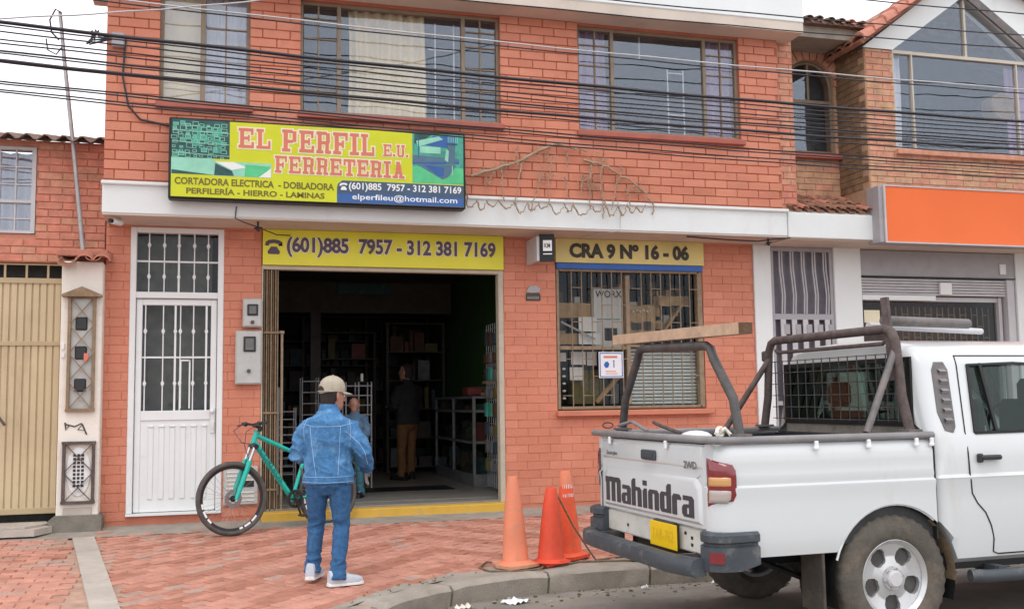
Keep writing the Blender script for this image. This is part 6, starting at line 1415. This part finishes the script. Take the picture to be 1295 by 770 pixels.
# ================================================================== OVERHEAD CABLES
def WX(px, py, y):
    d = V(((px-647.5)/1300, -(py-385)/1300, 1)); d = rt2*d.x+up2*d.y+fw*d.z; t = (y+11.21)/d.y; return V((0, -11.21, 1.16))+d*t
CB = [  # (left height in the view, right height, thickness, tone, label)
 ((0, -24), (1295, 113), .014, 'cable_grey', 'pale grey overhead cable, highest of the bright ones crossing the upper windows'),
 ((0, -20), (1295, 118), .012, 'cable_black', 'black overhead cable just under the pale grey one'),
 ((0, 23), (1295, 154), .030, 'cable_black', 'thickest black overhead bundle, crossing just above the middle of the windows'),
 ((0, 27), (1295, 160), .012, 'cable_black', 'thin black cable hugging the underside of the thickest bundle'),
 ((0, 34), (1295, 165), .010, 'cable_black', 'thin overhead cable, third below the thickest bundle'),
 ((0, 44), (1295, 170), .010, 'cable_black', 'thin overhead cable running a hand below the thickest bundle'),
 ((0, 49), (1295, 176), .010, 'cable_black', 'thin overhead cable just above the pair tied at the junction box'),
 ((0, 59), (1295, 180), .016, 'cable_black', 'overhead cable that meets the junction box knot'),
 ((0, 62), (1295, 183), .012, 'cable_black', 'thin overhead cable just below the junction box knot'),
 ((0, 71), (1295, 189), .026, 'cable_black', 'second thick black overhead bundle, below the junction box'),
 ((0, 73), (1295, 197), .010, 'cable_black', 'thin cable diverging below the second thick bundle'),
 ((0, 97), (1295, 210), .014, 'cable_black', 'overhead cable, upper one of the lowest group under the windows'),
 ((0, 100), (1295, 214), .012, 'cable_black', 'overhead cable, second of the lowest group under the windows'),
 ((0, 108), (1295, 221), .010, 'cable_black', 'thin overhead cable, third of the lowest group under the windows'),
 ((0, 111), (1295, 226), .008, 'cable_black', 'lowest thin overhead cable, passing just over the lime sign'),
 ((0, -90), (1295, 45), .009, 'cable_black', 'thin cable crossing the white roof fascia and the clay tile stub'),
 ((0, -70), (1295, 62), .009, 'cable_black', 'thin cable just under the white roof fascia at the right'),
 ((0, -130), (1295, 18), .009, 'cable_black', 'highest thin cable, crossing the white roof fascia'),
 ((0, 18), (560, -30), .006, 'cable_grey', 'faint thin wire rising to the right through the sky at the left')]
for i, ((u0, v0), (u1, v1), th_, mt, lb) in enumerate(CB):
    y = -1.7-.05*(i % 5); a, b = WX(u0, v0, y), WX(u1, v1, y); d = b-a; a2, b2 = a-d*.5, b+d*.35; pts = []
    for k in range(41):
        t = k/40; p = a2.lerp(b2, t); p.z += -.22*(1-(2*t-1)**2)+.17*(1-((a-a2).length/(b2-a2).length*2-1)**2)+.004*sin(k*1.7+i)+.05*0; pts.append(p)
    tag(MB().tube(pts, max(th_*.55, .007), 6).obj('power_cable', mt, smooth=60), lb, 'cable', 'overhead cables crossing the facade')
# ================================================================== PEOPLE
def human(label, loc, rz, H, P, outfit, vox=.011, hat=None, group=None):
    t = thing('person', label, 'person', loc, rz, group); k = H/1.57; TM = WM[t.name] @ Matrix.Scale(k, 4)
    def X(p): return TM @ V(p)
    def put(mb): mb.v = [tuple(TM @ V(p)) for p in mb.v]; return mb
    hy = R(P.get('head', 0)); hp = V(P.get('headpos', (0, .02, 1.425))); HM = Matrix.Translation(hp) @ Matrix.Rotation(hy, 4, 'Z') @ Matrix.Rotation(R(P.get('nod', 6)), 4, 'X')
    # -- the body, one continuous surface
    b = MB()
    def ell(pts, n=16, ref=(1, 0, 0)): b.tube([p[:3] for p in pts], [p[3] for p in pts], n, ry=[p[4] for p in pts], ref=ref)
    ell([(0, 0, .70, .09, .08), (0, 0, .78, .145, .10), (0, .005, .95, .13, .09), (0, 0, 1.12, .155, .10), (0, -.01, 1.20, .13, .075), (0, 0, 1.255, .06, .05), (0, .01, 1.31, .052, .055), (hp.x, hp.y-.005, 1.37, .052, .056), (hp.x, hp.y, 1.41, .055, .06)])
    rings = []
    for z, rx, ry, yo in ((-.115, .018, .02, .045), (-.105, .036, .04, .035), (-.085, .050, .062, .02), (-.05, .060, .078, .008), (-.01, .068, .088, 0), (.03, .072, .094, -.004), (.065, .070, .090, -.006), (.095, .056, .07, -.006), (.113, .03, .038, -.006), (.118, .008, .01, -.006)):
        rings.append([HM @ V((rx*cos(a), yo+ry*sin(a), z)) for a in [2*pi*i/18 for i in range(18)]])
    b.loft(rings)
    hd_ = lambda p: tuple(HM @ V(p))
    b.tube([hd_((0, .085, .012)), hd_((0, .106, -.018)), hd_((0, .100, -.035))], [.008, .014, .010], 8)      # nose
    b.tube([hd_((-.022, .078, -.062)), hd_((0, .088, -.06)), hd_((.022, .078, -.062))], .008, 8)             # lips
    b.tube([hd_((-.04, .074, .022)), hd_((0, .086, .024)), hd_((.04, .074, .022))], .008, 8)                 # brow
    for s in (-1, 1): b.tube([hd_((s*.070, -.002, -.035)), hd_((s*.079, -.008, -.012)), hd_((s*.078, -.010, .012)), hd_((s*.068, 0, .014))], [.009, .012, .011, .006], 8, ry=.02)
    hands = []
    for s in ('L', 'R'):
        sh, el, wr = [V(p) for p in P['arm'+s]]
        b.tube([sh*.6+V((0, 0, 1.18))*.4, sh, sh.lerp(el, .5), el, el.lerp(wr, .5), wr], [.04, .044, .045, .036, .033, .024], 12)
        d = (V(P['hand'+s])-wr).normalized(); side = V(P.get('palm'+s, (0, 1, 0))); side = (side-d*side.dot(d)).normalized(); nrm = d.cross(side)
        b.tube([wr, wr+d*.03, wr+d*.065, wr+d*.088], [.022, .034, .040, .036], 12, ry=[.018, .015, .015, .012], ref=tuple(side))
        for i, ln in enumerate((.070, .078, .072, .058)):
            o = side*(.031-.0205*i); base = wr+d*.082+o; cu = P.get('curl', .5)
            p1 = base+d*ln*.42+nrm*ln*.10*cu; p2 = p1+(d*(1-.5*cu)+nrm*.6*cu)*ln*.32; p3 = p2+(d*(1-1.1*cu)+nrm*cu)*ln*.26
            b.tube([base-d*.02, base, p1, p2, p3], [.009, .0092, .0085, .0078, .006], 8)
        th0 = wr+d*.028+side*.026; b.tube([th0, th0+side*.022+d*.022+nrm*.008, th0+side*.034+d*.045+nrm*.016, th0+side*.034+d*.062+nrm*.02], [.012, .011, .0095, .007], 8)
        hands.append((wr, d))
    for s in ('L', 'R'):
        hpj, kn, an, toe = [V(p) for p in P['leg'+s]]
        b.tube([hpj, hpj.lerp(kn, .5), kn, kn.lerp(an, .35), an], [.078, .066, .048, .046, .032], 14); b.tube([an, an+(toe-an)*.5+V((0, 0, -.03)), toe], [.035, .032, .022], 10)
    body = remesh(put(b), vox*.5 if hat else vox*.8, 'skin', 'body', t, 1)
    g = MB()
    for s in (-1, 1): g.sphere(hd_((s*.028, .076, .004)), .0115, 10, 8)
    put(g).obj('eyes', 'print_white', body, smooth=60); g = MB()
    for s in (-1, 1): g.sphere(hd_((s*.028, .0835, .004)), .0065, 8, 6)
    put(g).obj('pupils', 'hair', body, smooth=60)
    # hair
    g = MB(); rings = []
    for z, rx, ry, yo in ((-.075, .058, .058, -.030), (-.04, .071, .075, -.024), (.0, .077, .084, -.018), (.04, .079, .090, -.014), (.08, .070, .080, -.010), (.112, .045, .052, -.008), (.127, .012, .014, -.006)):
        rings.append([HM @ V((rx*cos(a), yo+ry*(sin(a) if sin(a) < 0 or z > .05 else sin(a)*.35), z)) for a in [2*pi*i/20 for i in range(20)]])
    g.loft(rings); put(g).obj('hair', 'hair', t, smooth=60)
    # trousers
    g = MB()
    hl, hr = V(P['legL'][0]), V(P['legR'][0]); 
    g.tube([(0, .0, .655), (0, 0, .72), (0, 0, .80), (0, 0, .90)], [.10, .158, .162, .150], 20, ry=[.08, .118, .118, .105], ref=(1, 0, 0))
    for s in ('L', 'R'):
        h_, kn, an, toe = [V(p) for p in P['leg'+s]]; off = V((0, 0, .0))
        g.tube([h_+V((0, 0, .05)), h_, h_.lerp(kn, .35), h_.lerp(kn, .7), kn, kn.lerp(an, .4), kn.lerp(an, .8), an+V((0, -.005, -.02)), an+V((0, -.01, -.045))], [.086, .090, .082, .070, .063, .061, .058, .063, .066], 16)
    def rdg(x, y, z): return .5-min(1, abs(noise.noise(V((x, y, z))))*2.6)
    def wr1(p):
        h = (p.z-loc[2])/k; lo = max(0, 1-abs(h-.16)/.13); kn_ = max(0, 1-abs(h-.43)/.10); hi = max(0, 1-abs(h-.70)/.10)
        return .006*noise.noise(V((p.x*8, p.y*8, p.z*9)))+.016*lo*rdg(p.x*7, p.y*7, p.z*22)+.013*kn_*rdg(p.x*8+4, p.y*8, p.z*16)+.006*hi*rdg(p.x*9, p.y*9+3, p.z*14)+.003*rdg(p.x*14, p.y*14, p.z*10)
    tr = remesh(put(g), vox*k, outfit['trousers'], 'trousers', t, 2, wr1)
    # top
    g = MB(); lean = P.get('hemy', 0)
    g.tube([(0, lean, .735), (0, lean, .76), (0, lean*.7, .88), (0, 0, 1.0), (0, -.01, 1.12), (0, -.015, 1.20), (0, -.005, 1.255), (0, .005, 1.29), (0, .01, 1.325), (0, .012, 1.345)],
           [.188, .191, .180, .180, .184, .155, .104, .074, .062, .060], 24, ry=[.132, .134, .128, .130, .132, .116, .084, .066, .060, .058], ref=(1, 0, 0))
    for s in ('L', 'R'):
        sh, el, wr = [V(p) for p in P['arm'+s]]
        g.tube([sh*.55+V((0, -.01, 1.23))*.45, sh+V((0, 0, -.005)), sh.lerp(el, .3), sh.lerp(el, .65), el, el.lerp(wr, .35), el.lerp(wr, .75), wr, wr+(wr-el).normalized()*.012], [.062, .070, .070, .066, .063, .059, .053, .047, .047], 16)
    def wr2(p):
        h = (p.z-loc[2])/k; q = inv_ @ p; arm = max(0, min(1, (abs(q.x)/k-.17)/.04)); w = max(0, 1-abs(h-.86)/.12)
        return .007*noise.noise(V((p.x*6, p.y*6, p.z*7+5)))+.016*arm*rdg(p.x*9, p.y*9, p.z*13+p.x*8)+.014*w*(1-arm)*rdg(p.x*5+2, p.y*6, p.z*15+p.x*6)+.010*rdg(p.x*7+q.z*4, p.y*7, p.z*6)+.002*noise.noise(V((p.x*50, p.y*50, p.z*50)))
    inv_ = WM[t.name].inverted()
    top = remesh(put(g), vox*k, outfit['top'], outfit.get('topname', 'jacket'), t, 2, wr2)
    bvh = BVHTree.FromPolygons([v.co for v in top.data.vertices], [p.vertices for p in top.data.polygons])
    if outfit.get('seams'):
        g = MB()
        def proj(pts, dirn=(0, 1, 0), n=26, r=.0022):
            out_ = []; D = (TM.to_3x3() @ V(dirn)).normalized()
            for (a, b2) in zip(pts, pts[1:]):
                for i in range(n):
                    q = V(a).lerp(V(b2), i/n); h = bvh.ray_cast(X(q)-D*1.0, D)
                    if h[0]: out_.append(h[0]+h[1]*.0015)
            if len(out_) > 3:
                run = [out_[0]]
                for q in out_[1:]:
                    if (q-run[-1]).length > .06:
                        if len(run) > 2: g.tube(run, r, 5)
                        run = []
                    run.append(q)
                if len(run) > 2: g.tube(run, r, 5)
        proj([(-.185, 0, 1.185), (-.1, 0, 1.165), (.1, 0, 1.165), (.185, 0, 1.185)])
        proj([(-.125, 0, 1.165), (-.105, 0, 1.0), (-.075, 0, .80)]); proj([(.105, 0, 1.165), (.095, 0, 1.0), (.085, 0, .80)])
        proj([(-.19, 0, .795), (0, 0, .79), (.19, 0, .795)], r=.0018); proj([(-.19, 0, .755), (0, 0, .75), (.19, 0, .755)], r=.0018)
        sh, el, wr = [V(p) for p in P['armR']]
        proj([tuple(sh+V((-.03, 0, -.02))), tuple(sh.lerp(el, .6)+V((.01, 0, 0))), tuple(el+V((.015, 0, 0))), tuple(el.lerp(wr, .8)+V((.02, 0, 0)))])
        proj([(.15, 0, 1.24), (.175, 0, 1.15), (.17, 0, 1.06)], r=.0018); proj([(-.15, 0, 1.24), (-.178, 0, 1.15), (-.172, 0, 1.06)], r=.0018)
        g.obj('seam_stitching', 'stitch', top)
        c = MB(); rg = []
        for z, r, q in ((1.275, .078, .074), (1.318, .072, .070), (1.332, .069, .067), (1.332, .060, .058), (1.29, .058, .056)): rg.append([(r*cos(a), .008+q*sin(a), z+.012*(sin(a) > .3)*0-.02*max(0, sin(a))) for a in [2*pi*i/24 for i in range(24)]])
        c.loft(rg, caps=False); put(c).obj('collar', outfit['top'], top, smooth=50)
        c = MB(); wr_, d_ = hands[1]; el_ = V(P['armR'][1]); dd = (wr_-el_).normalized(); c.tube([wr_-dd*.035, wr_+dd*.014], .0535, 18); put(c).obj('cuff', 'denim_dark', top, smooth=50)
        # belt-level back pocket
        c = MB()
    if outfit.get('glove'):
        wr_, d_ = hands[1]; pass
    # shoes
    for s in ('L', 'R'):
        h_, kn, an, toe = [V(p) for p in P['leg'+s]]; f = (toe-an); f.z = 0; f.normalize(); sd_ = V((f.y, -f.x, 0)); L = .265
        def shoe(z0, pr_, mt, nm, par):
            rg = []
            for u, w, h in pr_: c = an*1.0; c.z = 0; q = c+f*u; rg.append([q+sd_*w*math.copysign(abs(cos(a))**.55, cos(a))+V((0, 0, z0+h*max(0, sin(a))**.55)) for a in [pi*i/12 for i in range(13)]]+[q+sd_*(-w)*.98+V((0, 0, z0)), q+sd_*w*.98+V((0, 0, z0))])
            m_ = MB().loft(rg); return put(m_).obj(nm, mt, par, smooth=50)
        z0 = max(0, an.z-.085)
        sh_ = shoe(z0+.022, [(-.075, .022, .05), (-.07, .034, .085), (-.045, .04, .10), (0, .042, .095), (.05, .044, .07), (.10, .047, .052), (.15, .046, .042), (.18, .034, .03), (.192, .015, .02)], outfit['shoes'], 'shoe', t)
        shoe(z0, [(-.08, .024, .024), (-.072, .038, .026), (-.03, .042, .026), (.05, .045, .026), (.12, .051, .026), (.165, .048, .026), (.19, .034, .024), (.20, .014, .02)], outfit.get('sole', 'shoe_sole'), 'sole', sh_)
        g = MB()
        for i in range(4): c = an*1.0; c.z = 0; g.tube([c+f*(.035+i*.022)+sd_*w+V((0, 0, z0+.022+.088-i*.013-abs(w)*.5)) for w in (-.025, 0, .025)], .003, 5)
        put(g).obj('laces', 'paper', sh_)
    if hat:
        g = MB(); rings = []; n = 28
        for z, r in ((-.002, 1.0), (.02, 1.03), (.045, 1.01), (.07, .93), (.092, .78), (.108, .55), (.118, .28), (.121, .03)):
            rings.append([HM @ V((.086*r*cos(a), -.012+.102*r*sin(a), z+.030+(.018*max(0, -sin(a))**3*-1 if z < .03 else 0))) for a in [2*pi*i/n for i in range(n)]])
        crown = put(g.loft(rings)); cp = crown.obj('cap', hat, t, smooth=60)
        g = MB(); rg = []
        for i in range(15):
            a = R(22)+R(136)*i/14; x0, y0 = .087*cos(a), -.012+.103*sin(a); q = sin(a)**1.2; x1, y1 = x0*.92, y0+.078*q; z0_ = .032; dz = -.012*q-.014*(abs(cos(a))**2)
            rg.append([HM @ V((x0*.98, y0-.004, z0_+.004)), HM @ V((x1, y1, z0_+dz+.004)), HM @ V((x1, y1, z0_+dz-.001)), HM @ V((x0*.98, y0-.004, z0_-.003))])
        put(g.loft(rg)).obj('visor', hat, cp, smooth=50)
        # arched opening and strap at the back
        g = MB(); g.prism([(.034*cos(a), .032+.034*max(0, sin(a))) for a in [pi*i/12 for i in range(13)]], -.119, -.08, 'y'); g.v = [tuple(HM @ V(p)) for p in g.v]; put(g).obj('back_opening', 'hair', cp)
        g = MB(); g.tube([HM @ V((.0895*cos(a), -.012+.1055*sin(a), .027)) for a in [R(205)+R(130)*i/16 for i in range(17)]], .004, 6, ry=.009, ref=(0, 0, 1)); put(g).obj('strap', hat, cp, smooth=50)
        g = MB(); g.sphere(HM @ V((0, -.012, .152)), .007, 8, 6)
        for k2 in range(6):
            a0 = pi*k2/3+.52; g.tube([HM @ V((.0865*r*cos(a0), -.012+.1025*r*sin(a0), z+.0305)) for z, r in ((0, 1.0), (.02, 1.03), (.045, 1.01), (.07, .93), (.092, .78), (.108, .55), (.118, .28), (.121, .03))], .0016, 4)
        put(g).obj('panel_seams', 'cap_khaki', cp)
    return t
mx_, my_ = .83, -3.26
man = human('man in blue denim jacket, jeans and khaki cap seen from behind on the brick pavement', (mx_, my_, zp(my_)+.004), R(-14), 1.575, {
    'head': -48, 'headpos': (.03, .025, 1.395), 'nod': -4, 'hemy': .0, 'curl': .6,
    'armL': [(-.170, .0, 1.145), (-.243, .0, .955), (-.13, .20, .92)], 'handL': (-.04, .26, .94), 'palmL': (0, 0, 1),
    'armR': [(.170, .0, 1.145), (.27, -.03, .965), (.275, .11, .85)], 'handR': (.265, .13, .72), 'palmR': (0, 1, .2),
    'legL': [(-.085, 0, .74), (-.10, .075, .43), (-.125, .05, .115), (-.10, .235, .02)],
    'legR': [(.085, 0, .74), (.095, .01, .42), (.085, -.10, .085), (.235, -.02, .02)]},
    dict(trousers='denim_dark', top='denim_jacket', shoes='shoe_white', seams=True), vox=.0075, hat='cap_khaki')
for o in list(man.children):
    if o.name.startswith('body'): BODY = o
# grey knitted glove colour on the right hand
me = BODY.data; me.materials.append(M['glove_grey']); inv = WM[man.name].inverted()
for p in me.polygons:
    q = inv @ p.center
    if q.x > .13 and q.z < .86 and q.z > .5 and q.y > .05: p.material_index = 1
STAND = {'head': 20, 'armL': [(-.17, .0, 1.20), (-.22, .02, .98), (-.16, .17, .95)], 'handL': (-.08, .24, .97), 'armR': [(.17, .0, 1.20), (.22, .0, .98), (.17, .14, .90)], 'handR': (.10, .22, .92),
    'legL': [(-.08, 0, .74), (-.09, .02, .42), (-.10, .0, .085), (-.12, .18, .02)], 'legR': [(.08, 0, .74), (.10, .03, .42), (.11, .06, .085), (.15, .24, .02)]}
human('person in brown trousers and dark top standing in the dark shop beside the display counter', (2.62, 3.3, .062), R(35), 1.66, dict(STAND), dict(trousers='cloth_tan', top='cloth_dark', shoes='black', sole='black', topname='sweater'), vox=.016)
human('small figure in pale blue top in the doorway beyond the man in denim', (1.57, .95, .062), R(150), 1.18, dict(STAND), dict(trousers='cloth_teal', top='cloth_pale_blue', shoes='black', sole='black', topname='shirt'), vox=.016)
